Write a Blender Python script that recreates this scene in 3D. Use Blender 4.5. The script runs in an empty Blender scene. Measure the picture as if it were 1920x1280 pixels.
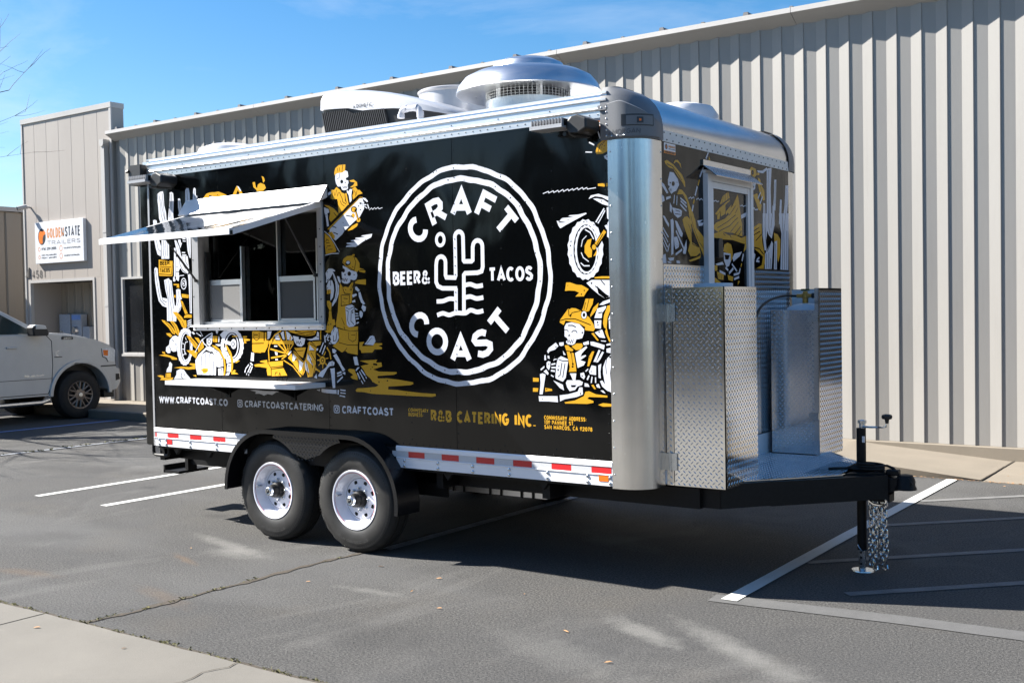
import bpy, bmesh, math, random
from mathutils import Vector, Matrix, geometry
PI = math.pi
R = math.radians
sc = bpy.context.scene
COL = sc.collection
rnd = random.Random(7)

# ------------------------------------------------------------------ camera
cam_d = bpy.data.cameras.new('camera')
cam = bpy.data.objects.new('camera', cam_d)
COL.objects.link(cam)
YAW, PITCH, ROLL = 0.6197, -0.0285, -0.018
fw = Vector((-math.sin(YAW) * math.cos(PITCH), math.cos(YAW) * math.cos(PITCH), math.sin(PITCH)))
rt = Vector((math.cos(YAW), math.sin(YAW), 0))
up = rt.cross(fw)
r2 = rt * math.cos(ROLL) + up * math.sin(ROLL)
u2 = up * math.cos(ROLL) - rt * math.sin(ROLL)
mw = Matrix.Identity(4)
for i in range(3):
    mw[i][0], mw[i][1], mw[i][2] = r2[i], u2[i], -fw[i]
mw.translation = Vector((7.973, -5.9024, 1.7449))
cam.matrix_world = mw
cam_d.sensor_width = 36
cam_d.lens = 2076.0 * 36 / 1920
cam_d.clip_start = 0.05
cam_d.clip_end = 1500
sc.camera = cam

# ------------------------------------------------------------------ light
SUN = Vector((1.15, 0.44, -1.0)).normalized()          # the way the sunlight travels
wd = bpy.data.worlds.new('World')
sc.world = wd
wd.use_nodes = True
wt = wd.node_tree
wt.nodes.clear()
wout = wt.nodes.new('ShaderNodeOutputWorld')
wbg = wt.nodes.new('ShaderNodeBackground')
sky = wt.nodes.new('ShaderNodeTexSky')
sky.sky_type = 'NISHITA'
sky.sun_disc = False
sky.sun_elevation = math.asin(-SUN.z)
sky.sun_rotation = math.atan2(-SUN.x, -SUN.y)
sky.air_density = 1.0
sky.dust_density = 0.45
sky.ozone_density = 2.2
tc = wt.nodes.new('ShaderNodeTexCoord')
mp = wt.nodes.new('ShaderNodeMapping')
mp.inputs['Scale'].default_value = (1.4, 1.4, 5.0)
mp.inputs['Location'].default_value = (0.3, 0.1, 0.4)
cn = wt.nodes.new('ShaderNodeTexNoise')
cn.inputs['Scale'].default_value = 2.2
cn.inputs['Detail'].default_value = 9
cn.inputs['Roughness'].default_value = 0.62
cn.inputs['Distortion'].default_value = 0.6
cr = wt.nodes.new('ShaderNodeValToRGB')
cr.color_ramp.elements[0].position = 0.46
cr.color_ramp.elements[0].color = (0, 0, 0, 1)
cr.color_ramp.elements[1].position = 0.85
cr.color_ramp.elements[1].color = (0.35, 0.35, 0.35, 1)
mx = wt.nodes.new('ShaderNodeMixRGB')
mx.inputs['Color2'].default_value = (6.5, 6.9, 7.4, 1)
wt.links.new(tc.outputs['Generated'], mp.inputs['Vector'])
wt.links.new(mp.outputs['Vector'], cn.inputs['Vector'])
wt.links.new(cn.outputs['Fac'], cr.inputs['Fac'])
wt.links.new(cr.outputs['Color'], mx.inputs['Fac'])
hs_ = wt.nodes.new('ShaderNodeHueSaturation')
hs_.inputs['Saturation'].default_value = 1.4
hs_.inputs['Value'].default_value = 1.0
wt.links.new(sky.outputs['Color'], hs_.inputs['Color'])
wt.links.new(hs_.outputs['Color'], mx.inputs['Color1'])
wt.links.new(mx.outputs['Color'], wbg.inputs['Color'])
wbg.inputs['Strength'].default_value = 0.05
wt.links.new(wbg.outputs['Background'], wout.inputs['Surface'])

sun_d = bpy.data.lights.new('sun', 'SUN')
sun_d.energy = 5.0
sun_d.angle = R(0.53)
sun_d.color = (1.0, 0.955, 0.88)
sun = bpy.data.objects.new('sun', sun_d)
COL.objects.link(sun)
sun.rotation_euler = SUN.to_track_quat('-Z', 'Y').to_euler()
sun.location = (-20, -8, 20)

vs = sc.view_settings
vs.view_transform = 'Standard'
vs.look = 'None'
vs.exposure = 1.8
vs.gamma = 1.0
vs.use_curve_mapping = False
sc.cycles.max_bounces = 8
sc.cycles.glossy_bounces = 5
sc.cycles.transparent_max_bounces = 12
sc.cycles.use_denoising = True
sc.cycles.sample_clamp_indirect = 8

# ------------------------------------------------------------------ materials
class NB:
    """small wrapper for building a node material"""
    def __init__(s, name):
        s.m = bpy.data.materials.new(name)
        s.m.use_nodes = True
        s.t = s.m.node_tree
        s.b = s.t.nodes['Principled BSDF']
        s.pos = s.t.nodes.new('ShaderNodeNewGeometry').outputs['Position']
    def n(s, typ, **kw):
        nd = s.t.nodes.new('ShaderNode' + typ)
        for k, v in kw.items():
            setattr(nd, k, v)
        return nd
    def l(s, a, b):
        s.t.links.new(a, b)
    def noise(s, scale, detail=4, rough=0.55, stretch=(1, 1, 1), dist=0.0, vec=None, off=(0, 0, 0)):
        mp_ = s.n('Mapping')
        mp_.inputs['Scale'].default_value = stretch
        mp_.inputs['Location'].default_value = off
        s.l(vec or s.pos, mp_.inputs['Vector'])
        nd = s.n('TexNoise')
        nd.inputs['Scale'].default_value = scale
        nd.inputs['Detail'].default_value = detail
        nd.inputs['Roughness'].default_value = rough
        nd.inputs['Distortion'].default_value = dist
        s.l(mp_.outputs['Vector'], nd.inputs['Vector'])
        return nd.outputs['Fac']
    def ramp(s, fac, p0, p1, c0=0.0, c1=1.0):
        nd = s.n('ValToRGB')
        e = nd.color_ramp.elements
        f = lambda c: c if isinstance(c, tuple) else (c, c, c, 1)
        e[0].position, e[0].color = p0, f(c0)
        e[1].position, e[1].color = p1, f(c1)
        s.l(fac, nd.inputs['Fac'])
        return nd.outputs['Color']
    def mix(s, fac, a, b, mode='MIX'):
        nd = s.n('MixRGB', blend_type=mode)
        for sock, v in ((nd.inputs['Fac'], fac), (nd.inputs['Color1'], a), (nd.inputs['Color2'], b)):
            if isinstance(v, (int, float)):
                sock.default_value = v if sock.type == 'VALUE' else (v, v, v, 1)
            elif isinstance(v, tuple):
                sock.default_value = (*v[:3], 1)
            else:
                s.l(v, sock)
        return nd.outputs['Color']
    def bump(s, h, strength, dist=0.01, normal=None):
        nd = s.n('Bump')
        nd.inputs['Strength'].default_value = strength
        nd.inputs['Distance'].default_value = dist
        s.l(h, nd.inputs['Height'])
        if normal is not None:
            s.l(normal, nd.inputs['Normal'])
        return nd.outputs['Normal']
    def set(s, **kw):
        for k, v in kw.items():
            sock = s.b.inputs[k.replace('_', ' ')]
            if isinstance(v, tuple):
                sock.default_value = (*v[:3], 1) if sock.type == 'RGBA' else v
            elif isinstance(v, (int, float)):
                sock.default_value = v
            else:
                s.l(v, sock)
        return s

def simple(name, col, rough=0.5, metal=0.0, var=0.12, scale=30, bump=0.0, coat=0.0, stretch=(1, 1, 1)):
    b = NB(name)
    f = b.noise(scale, 5, 0.6, stretch)
    c = b.mix(b.ramp(f, 0.3, 0.7), tuple(x * (1 - var) for x in col), tuple(min(1, x * (1 + var)) for x in col))
    b.set(Base_Color=c, Roughness=rough, Metallic=metal)
    if coat:
        b.set(Coat_Weight=coat, Coat_Roughness=0.05)
    if bump:
        b.set(Normal=b.bump(f, bump, 0.004))
    return b.m

M = {}
# x, y, half length, half width, turn, colour, strength
PALE, DARK, RUST = (0.27, 0.265, 0.25), (0.03, 0.03, 0.031), (0.2, 0.12, 0.06)
SMEARS = [(1.35, -0.36, 0.75, 0.10, -14, PALE, 0.6), (1.6, -0.52, 0.35, 0.16, -10, PALE, 0.45), (3.22, -0.82, 0.32, 0.07, 4, PALE, 0.5), (5.1, -0.70, 0.40, 0.12, -28, PALE, 0.75), (5.5, -0.62, 0.55, 0.12, -32, PALE, 0.55),
          (5.85, -0.86, 0.6, 0.14, -30, PALE, 0.5), (4.9, -1.25, 0.7, 0.22, -20, PALE, 0.3), (3.75, 1.3, 0.6, 0.22, -22, PALE, 0.35), (1.45, -0.85, 0.3, 0.05, -20, RUST, 0.35), (0.8, -1.7, 0.4, 0.1, 10, RUST, 0.25),
          (2.2, -1.6, 0.45, 0.1, -15, RUST, 0.22), (-3.4, 1.6, 1.6, 0.35, 8, DARK, 0.5), (-0.2, -0.9, 0.5, 0.3, 30, DARK, 0.35), (3.9, -1.5, 0.5, 0.35, 0, DARK, 0.35), (-6.4, 2.6, 1.2, 0.3, 70, DARK, 0.4), (0.3, 0.4, 0.18, 0.12, 0, DARK, 0.55), (-1.6, 1.1, 0.15, 0.12, 0, DARK, 0.6)]
# asphalt
b = NB('asphalt')
f1 = b.noise(75, 4, 0.85)
f2 = b.noise(0.55, 6, 0.62)
f3 = b.noise(1.1, 5, 0.65, (1, 0.45, 1), 0.8, off=(4, 2, 0))
f4 = b.noise(48, 3, 0.8, off=(3, 3, 3))
c = b.mix(b.ramp(f1, 0.38, 0.64), (0.020, 0.020, 0.020), (0.165, 0.16, 0.152))
c = b.mix(b.ramp(f2, 0.35, 0.7, 0.0, 0.55), c, (0.058, 0.059, 0.062))
c = b.mix(b.ramp(f3, 0.56, 0.74, 0.0, 0.4), c, (0.185, 0.18, 0.172))
c = b.mix(b.ramp(f4, 0.70, 0.76, 0.0, 0.75), c, (0.26, 0.25, 0.22))
c = b.mix(b.ramp(b.noise(0.9, 4, 0.6, off=(9, 1, 0)), 0.55, 0.75, 0.0, 0.2), c, (0.13, 0.108, 0.08))
c = b.mix(b.ramp(b.noise(2.6, 6, 0.7, off=(1, 5, 2)), 0.6, 0.7, 0.0, 0.35), c, (0.05, 0.05, 0.052))
c = b.mix(b.ramp(b.noise(0.35, 3, 0.5, (1, 2.5, 1), off=(7, 3, 2)), 0.5, 0.7, 0.0, 0.3), c, (0.15, 0.15, 0.15))
def smear(x, y, rx, ry, ang, col, amt):
    """a dusty scuff or stain left on the asphalt"""
    global c
    mp_ = b.n('Mapping', vector_type='TEXTURE')
    mp_.inputs['Location'].default_value = (x, y, 0)
    mp_.inputs['Rotation'].default_value = (0, 0, R(ang))
    mp_.inputs['Scale'].default_value = (rx, ry, 1)
    b.l(b.pos, mp_.inputs['Vector'])
    ln = b.n('VectorMath', operation='LENGTH')
    b.l(mp_.outputs['Vector'], ln.inputs[0])
    sm = b.noise(9, 5, 0.75, (1, 1, 1), 0.5, off=(x, y, 0))
    ad = b.n('Math', operation='MULTIPLY_ADD')
    b.l(sm, ad.inputs[0]); ad.inputs[1].default_value = 1.6; ad.inputs[2].default_value = -0.8
    a2 = b.n('Math', operation='ADD')
    b.l(ln.outputs['Value'], a2.inputs[0]); b.l(ad.outputs[0], a2.inputs[1])
    c = b.mix(b.ramp(a2.outputs[0], 0.25, 1.05, amt, 0.0), c, col)
for args in SMEARS: smear(*args[:6], args[6] * (0.55 if args[5] is PALE else 0.8))
b.set(Base_Color=c, Roughness=0.88, Normal=b.bump(f1, 1.0, 0.012))
b.set(Specular_IOR_Level=0.25)
M['asphalt'] = b.m
# concrete
def concrete(name, col, dirt):
    b = NB(name)
    f1 = b.noise(1.3, 7, 0.62)
    f2 = b.noise(160, 3, 0.7)
    f3 = b.noise(5.0, 5, 0.7, off=(2, 7, 1))
    c = b.mix(b.ramp(f1, 0.25, 0.75), tuple(x * 0.8 for x in col), tuple(x * 1.08 for x in col))
    c = b.mix(b.ramp(f2, 0.35, 0.7, 0, 0.28), c, tuple(x * 0.62 for x in col))
    c = b.mix(b.ramp(f3, 0.6, 0.78, 0, dirt), c, (0.2, 0.18, 0.15))
    b.set(Base_Color=c, Roughness=0.85, Normal=b.bump(f2, 0.4, 0.004))
    return b.m
M['concrete'] = concrete('concrete', (0.137, 0.128, 0.112), 0.4)
M['concrete_walk'] = concrete('concrete_walk', (0.20, 0.172, 0.135), 0.15)
M['joint'] = simple('joint_dirt', (0.045, 0.036, 0.026), 0.95, var=0.4, scale=60)
def paint(name, col, wear0, wear1, amount):
    """road paint that has worn through to the asphalt in places"""
    b = NB(name)
    f1 = b.noise(75, 4, 0.85)
    f2 = b.noise(6, 6, 0.7)
    w = b.mix(0.45, f1, f2)
    c = b.mix(b.ramp(w, wear0, wear1, 0, amount), col, (0.07, 0.07, 0.07))
    b.set(Base_Color=c, Roughness=0.8, Normal=b.bump(b.noise(230, 2, 0.7), 0.6, 0.005))
    return b.m
M['line_white'] = paint('line_white', (0.55, 0.55, 0.53), 0.56, 0.68, 0.7)
M['line_faint'] = paint('line_faint', (0.17, 0.17, 0.167), 0.42, 0.62, 0.75)
M['line_ghost'] = paint('line_ghost', (0.105, 0.105, 0.105), 0.36, 0.6, 0.85)
M['line_blue'] = paint('line_blue', (0.18, 0.3, 0.62), 0.5, 0.66, 0.6)
M['line_worn'] = paint('line_worn', (0.25, 0.27, 0.31), 0.44, 0.6, 0.9)
# buildings
def wallpaint(name, col, dirt=0.25):
    b = NB(name)
    f1 = b.noise(0.8, 6, 0.6, (1, 1, 0.25))
    f2 = b.noise(9, 5, 0.65, (1, 1, 0.08))
    c = b.mix(b.ramp(f1, 0.3, 0.7), tuple(x * 0.93 for x in col), tuple(x * 1.04 for x in col))
    c = b.mix(b.ramp(f2, 0.52, 0.8, 0, dirt), c, tuple(x * 0.72 for x in col))
    b.set(Base_Color=c, Roughness=0.42, Normal=b.bump(b.noise(3.0, 3, 0.5, (1, 1, 0.3)), 0.06, 0.02))
    return b.m
M['siding'] = wallpaint('siding', (0.272, 0.262, 0.247))
M['siding_tan'] = wallpaint('siding_tan', (0.25, 0.22, 0.18))
M['facade'] = wallpaint('facade', (0.315, 0.285, 0.26), 0.12)
M['trim'] = wallpaint('trim', (0.38, 0.37, 0.36), 0.1)
M['roof'] = simple('roof_metal', (0.5, 0.5, 0.5), 0.45, 0.3)
M['roof_dark'] = simple('roof_seam', (0.12, 0.12, 0.13), 0.6)
M['win_dark'] = simple('window_dark', (0.012, 0.013, 0.015), 0.08, 0, 0.3, 2)
M['win_dark'].node_tree.nodes['Principled BSDF'].inputs['Specular IOR Level'].default_value = 0.25
M['sign_white'] = simple('sign_white', (0.58, 0.6, 0.64), 0.35, var=0.02)
M['sign_dark'] = simple('sign_dark', (0.03, 0.035, 0.045), 0.4)
M['sign_orange'] = simple('sign_orange', (0.6, 0.15, 0.015), 0.4)
M['sign_peach'] = simple('sign_peach', (0.52, 0.22, 0.08), 0.4)
M['sign_grey'] = simple('sign_grey', (0.22, 0.22, 0.24), 0.4)
M['number_grey'] = simple('number_grey', (0.1, 0.095, 0.09), 0.5)
M['meter'] = simple('meter_grey', (0.3, 0.33, 0.38), 0.5)
# trailer
def vinyl(name, col, rough=0.09, wave=1.0):
    """glossy printed vinyl over thin sheet metal that is not quite flat"""
    b = NB(name)
    h1 = b.noise(1.5, 2, 0.45, (1, 1, 0.8), 0.3)
    h2 = b.noise(5.5, 2, 0.4, (1, 1, 0.5))
    n1 = b.bump(h1, 0.30 * wave, 0.06)
    n2 = b.bump(h2, 0.10 * wave, 0.012, n1)
    n3 = b.bump(b.noise(420, 2, 0.5), 0.02, 0.001, n2)
    f = b.noise(60, 4, 0.6)
    b.set(Base_Color=b.mix(b.ramp(f, 0.3, 0.7), tuple(x * 0.92 for x in col), col), Roughness=rough, Normal=n3)
    b.set(Specular_IOR_Level=0.3)
    return b.m
M['vinyl'] = vinyl('vinyl_black', (0.0016, 0.0019, 0.0022))
M['p_white'] = vinyl('print_white', (0.62, 0.64, 0.70), 0.2)
M['p_gold'] = vinyl('print_gold', (0.60, 0.32, 0.022), 0.2)
M['p_black'] = vinyl('print_black', (0.0016, 0.0019, 0.0022), 0.1)
def metal(name, col, rough, stretch=(1, 1, 1), scale=40, bump=0.03, wave=0.0):
    b = NB(name)
    f = b.noise(scale, 5, 0.65, stretch)
    g = b.noise(3, 4, 0.6)
    c = b.mix(b.ramp(g, 0.3, 0.7), tuple(x * 0.88 for x in col), col)
    c = b.mix(b.ramp(f, 0.5, 0.75, 0, 0.15), c, tuple(x * 0.7 for x in col))
    nd = b.n('MapRange')
    nd.inputs['To Min'].default_value = rough * 0.75
    nd.inputs['To Max'].default_value = rough * 1.3
    b.l(f, nd.inputs['Value'])
    nn = b.bump(f, bump, 0.002)
    if wave:
        nn = b.bump(b.noise(2.2, 2, 0.4), wave, 0.03, nn)
    b.set(Base_Color=c, Metallic=1.0, Roughness=nd.outputs['Result'], Normal=nn)
    return b.m
M['post'] = metal('post_aluminium', (0.80, 0.79, 0.77), 0.24, (30, 30, 0.6), 6, 0.01, 0.1)
M['alu'] = metal('aluminium', (0.78, 0.78, 0.78), 0.34, (0.6, 30, 30), 6, 0.02)
M['curve_alu'] = metal('front_curve_aluminium', (0.72, 0.72, 0.73), 0.24, (8, 0.3, 8), 5, 0.004)
M['spun'] = metal('spun_aluminium', (0.78, 0.79, 0.81), 0.3, (1, 1, 30), 8, 0.02)
M['alu_soft'] = simple('matt_aluminium', (0.46, 0.46, 0.475), 0.4, 0.35, 0.05, 8)
M['galv'] = metal('galvanised', (0.66, 0.68, 0.68), 0.36, (1, 1, 1), 14, 0.03)
M['tread'] = metal('tread_plate', (0.76, 0.76, 0.755), 0.13, (1, 1, 1), 30, 0.02, 0.08)
M['chrome'] = metal('chrome', (0.8, 0.8, 0.8), 0.09, (1, 1, 1), 20, 0.0)
M['zinc'] = metal('zinc', (0.62, 0.66, 0.70), 0.25, (1, 1, 1), 50, 0.02)
M['rail'] = simple('rail_white', (0.80, 0.81, 0.84), 0.3, 0.0, 0.04, 12, 0, 0.3, (0.3, 8, 8))
M['frame_alu'] = simple('frame_aluminium', (0.42, 0.42, 0.43), 0.35, 0.35, 0.05, 12)
M['band'] = simple('band_white', (0.70, 0.69, 0.66), 0.35, 0.0, 0.04, 12)
M['white_al'] = simple('white_aluminium', (0.74, 0.74, 0.75), 0.3, 0.0, 0.03, 12)
M['frame_black'] = simple('frame_black', (0.006, 0.006, 0.0065), 0.5, 0, 0.3, 40, 0.1)
M['frame_black'].node_tree.nodes['Principled BSDF'].inputs['Specular IOR Level'].default_value = 0.25
M['fender'] = simple('fender_black', (0.005, 0.0055, 0.007), 0.25, 0, 0.3, 60, 0.05)
M['plastic_black'] = simple('plastic_black', (0.014, 0.014, 0.015), 0.42, 0, 0.2, 60)
M['cap_grey'] = simple('cap_grey', (0.15, 0.155, 0.165), 0.42, 0, 0.06, 200, 0.05)
M['cap_dark'] = simple('cap_dark', (0.035, 0.036, 0.039), 0.4)
M['emblem_grey'] = simple('emblem_grey', (0.085, 0.088, 0.095), 0.4)
M['rubber'] = simple('rubber', (0.010, 0.010, 0.010), 0.75, 0, 0.4, 25, 0.05)
M['tyre_side'] = simple('tyre_side', (0.021, 0.0205, 0.02), 0.5, 0, 0.4, 9, 0.03)
M['tyre_text'] = simple('tyre_text', (0.04, 0.04, 0.039), 0.6)
M['rim'] = simple('rim_white', (0.78, 0.79, 0.86), 0.22, 0, 0.03, 20, 0, 0.5)
M['red'] = simple('tape_red', (0.58, 0.018, 0.022), 0.3, 0, 0.1, 300)
M['silver'] = simple('tape_silver', (0.52, 0.53, 0.55), 0.3, 0, 0.1, 300)
M['amber'] = simple('amber', (0.75, 0.16, 0.01), 0.25, 0, 0.1, 200)
M['stick_white'] = simple('sticker_white', (0.78, 0.78, 0.8), 0.3, 0, 0.02)
M['stick_orange'] = simple('sticker_orange', (0.75, 0.24, 0.03), 0.3, 0, 0.1, 120)
M['ac_white'] = simple('ac_white', (0.44, 0.45, 0.48), 0.28, 0, 0.02, 20, 0, 0.3)
M['ac_dark'] = simple('ac_dark', (0.008, 0.009, 0.011), 0.45)
M['pvc'] = simple('pvc', (0.40, 0.42, 0.47), 0.3, 0, 0.03)
M['dome'] = simple('dome_white', (0.66, 0.66, 0.68), 0.25, 0, 0.02)
M['roof_white'] = simple('trailer_roof', (0.75, 0.75, 0.75), 0.5)
M['mesh_dark'] = simple('screen_mesh_dark', (0.035, 0.036, 0.04), 0.5, 0, 0.25, 300)
M['mesh_grey'] = simple('screen_mesh', (0.16, 0.16, 0.16), 0.6, 0, 0.25, 300)
M['inside'] = simple('inside_steel', (0.22, 0.22, 0.23), 0.4, 0.6, 0.1, 4, 0, 0, (1, 1, 12))
M['inside_dark'] = simple('inside_dark', (0.06, 0.06, 0.062), 0.4, 0.2)
M['brass'] = metal('brass', (0.62, 0.42, 0.14), 0.3)
M['tank'] = simple('tank_white', (0.74, 0.76, 0.8), 0.35, 0, 0.03)
M['grip'] = simple('grip', (0.015, 0.014, 0.014), 0.5)
b = NB('glass')
b.t.nodes.remove(b.b)
tr = b.n('BsdfTransparent'); tr.inputs['Color'].default_value = (0.62, 0.65, 0.66, 1)
gl = b.n('BsdfGlossy'); gl.inputs['Roughness'].default_value = 0.02
fr = b.n('Fresnel'); fr.inputs['IOR'].default_value = 1.5
ms = b.n('MixShader')
b.l(fr.outputs[0], ms.inputs[0]); b.l(tr.outputs[0], ms.inputs[1]); b.l(gl.outputs[0], ms.inputs[2])
b.l(ms.outputs[0], b.t.nodes['Material Output'].inputs['Surface'])
M['glass'] = b.m
# truck, plants
M['truck'] = simple('truck_paint', (0.52, 0.51, 0.485), 0.3, 0.1, 0.05, 3, 0, 0.7)
M['truck_glass'] = simple('truck_glass', (0.02, 0.035, 0.035), 0.04, 0, 0.3, 3)
M['truck_black'] = simple('truck_black', (0.012, 0.012, 0.013), 0.5)
M['alloy'] = simple('alloy_bronze', (0.2, 0.17, 0.15), 0.35, 0.7)
M['lamp'] = simple('lamp_clear', (0.6, 0.62, 0.64), 0.1, 0.3, 0.2, 30)
M['bark'] = simple('bark', (0.11, 0.09, 0.085), 0.85, 0, 0.3, 20, 0.4)
M['leaf'] = simple('dry_leaf', (0.36, 0.2, 0.09), 0.8, 0, 0.35, 30)
M['foliage'] = simple('foliage', (0.022, 0.03, 0.02), 0.8, 0, 0.5, 0.6)
M['weed'] = simple('weed', (0.13, 0.125, 0.045), 0.8, 0, 0.4, 30)

# ------------------------------------------------------------------ mesh building
WP = {}                                                # world position of each object's origin

class MB:
    def __init__(s):
        s.v = []; s.f = []; s.m = []; s.mi = 0
    def add(s, vs_, fs):
        o = len(s.v)
        s.v += [tuple(p) for p in vs_]
        for f in fs:
            s.f.append(tuple(i + o for i in f)); s.m.append(s.mi)
        return s
    def box(s, x0, x1, y0, y1, z0, z1):
        return s.add([(x0, y0, z0), (x1, y0, z0), (x1, y1, z0), (x0, y1, z0), (x0, y0, z1), (x1, y0, z1), (x1, y1, z1), (x0, y1, z1)],
                     [(0, 3, 2, 1), (4, 5, 6, 7), (0, 1, 5, 4), (1, 2, 6, 5), (2, 3, 7, 6), (3, 0, 4, 7)])
    def quadbox(s, a, b_, c, d, thick):
        """slab on quad a,b,c,d pushed back by vector thick"""
        t = Vector(thick)
        p = [Vector(q) for q in (a, b_, c, d)]
        return s.add(p + [q + t for q in p], [(0, 1, 2, 3), (7, 6, 5, 4), (0, 4, 5, 1), (1, 5, 6, 2), (2, 6, 7, 3), (3, 7, 4, 0)])
    def prism(s, poly, axis, a0, a1):
        """extrude a 2D outline along axis: 'x' -> (y,z), 'y' -> (x,z), 'z' -> (x,y)"""
        def P(p, a):
            return {'x': (a, p[0], p[1]), 'y': (p[0], a, p[1]), 'z': (p[0], p[1], a)}[axis]
        n = len(poly)
        o = len(s.v)
        s.v += [P(p, a0) for p in poly] + [P(p, a1) for p in poly]
        tri = geometry.tessellate_polygon([[Vector((p[0], p[1], 0)) for p in poly]])
        for t in tri:
            s.f.append(tuple(i + o for i in t)); s.m.append(s.mi)
            s.f.append(tuple(i + o + n for i in reversed(t))); s.m.append(s.mi)
        for i in range(n):
            j = (i + 1) % n
            s.f.append((o + i, o + j, o + n + j, o + n + i)); s.m.append(s.mi)
        return s
    def tube(s, pts, r, n=10, cap=True):
        pts = [Vector(p) for p in pts]
        rs = r if isinstance(r, (list, tuple)) else [r] * len(pts)
        o = len(s.v)
        ref = None
        for i, p in enumerate(pts):
            d = (pts[min(i + 1, len(pts) - 1)] - pts[max(i - 1, 0)]).normalized()
            if ref is None:
                ref = d.orthogonal().normalized()
            ref = (ref - d * ref.dot(d))
            ref = ref.normalized() if ref.length > 1e-6 else d.orthogonal().normalized()
            bi = d.cross(ref)
            for k in range(n):
                a = 2 * PI * k / n
                s.v.append(tuple(p + (ref * math.cos(a) + bi * math.sin(a)) * rs[i]))
        for i in range(len(pts) - 1):
            for k in range(n):
                k2 = (k + 1) % n
                s.f.append((o + i * n + k, o + i * n + k2, o + (i + 1) * n + k2, o + (i + 1) * n + k)); s.m.append(s.mi)
        if cap:
            s.f.append(tuple(o + k for k in reversed(range(n)))); s.m.append(s.mi)
            e = o + (len(pts) - 1) * n
            s.f.append(tuple(e + k for k in range(n))); s.m.append(s.mi)
        return s
    def lathe(s, prof, c, axis='z', n=32, closed=False):
        """profile of (radius, height) turned about an axis through c"""
        o = len(s.v)
        for (r, h) in prof:
            for k in range(n):
                a = 2 * PI * k / n
                u, w = r * math.cos(a), r * math.sin(a)
                d = {'z': (u, w, h), 'y': (u, h, w), 'x': (h, u, w)}[axis]
                s.v.append((c[0] + d[0], c[1] + d[1], c[2] + d[2]))
        m_ = len(prof)
        for i in range(m_ if closed else m_ - 1):
            i2 = (i + 1) % m_
            for k in range(n):
                k2 = (k + 1) % n
                f = (o + i * n + k, o + i * n + k2, o + i2 * n + k2, o + i2 * n + k)
                s.f.append(f if axis != 'y' else f[::-1]); s.m.append(s.mi)
        return s
    def build(s, name, mats, parent=None, smooth=False, angle=35, bevel=0.0, normals=True):
        me = bpy.data.meshes.new(name)
        xs = [p[0] for p in s.v]; ys = [p[1] for p in s.v]; zs = [p[2] for p in s.v]
        c = Vector(((min(xs) + max(xs)) / 2, (min(ys) + max(ys)) / 2, min(zs)))
        me.from_pydata([tuple(Vector(p) - c) for p in s.v], [], s.f)
        for m_ in (mats if isinstance(mats, (list, tuple)) else [mats]):
            me.materials.append(M[m_] if isinstance(m_, str) else m_)
        me.polygons.foreach_set('material_index', s.m)
        if normals:
            bm = bmesh.new(); bm.from_mesh(me)
            bmesh.ops.recalc_face_normals(bm, faces=bm.faces)
            bm.to_mesh(me); bm.free()
        me.update()
        if smooth:
            me.polygons.foreach_set('use_smooth', [True] * len(me.polygons))
            me.set_sharp_from_angle(angle=R(angle))
        o = link(name, me, c, parent)
        if bevel:
            md = o.modifiers.new('edge', 'BEVEL')
            md.width = bevel; md.segments = 2; md.limit_method = 'ANGLE'; md.angle_limit = R(40)
            md.harden_normals = False
        return o

def link(name, me, c, parent=None):
    o = bpy.data.objects.new(name, me)
    COL.objects.link(o)
    c = Vector(c)
    WP[o] = c
    if parent is not None:
        o.parent = parent
        o.location = c - WP[parent]
    else:
        o.location = c
    return o

def tag(o, label=None, cat=None, group=None, kind=None):
    if label: o['label'] = label
    if cat: o['category'] = cat
    if group: o['group'] = group
    if kind: o['kind'] = kind
    return o

def thing(name, loc, label, cat, group=None):
    o = link(name, None, loc)
    o.empty_display_size = 0.1
    return tag(o, label, cat, group)

def again(o, offset, name=None):
    """another piece with the same mesh under the same parent"""
    c = o.copy()
    COL.objects.link(c)
    c.location = o.location + Vector(offset)
    WP[c] = WP[o] + Vector(offset)
    return c

def structure(o):
    o['kind'] = 'structure'
    return o

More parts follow.
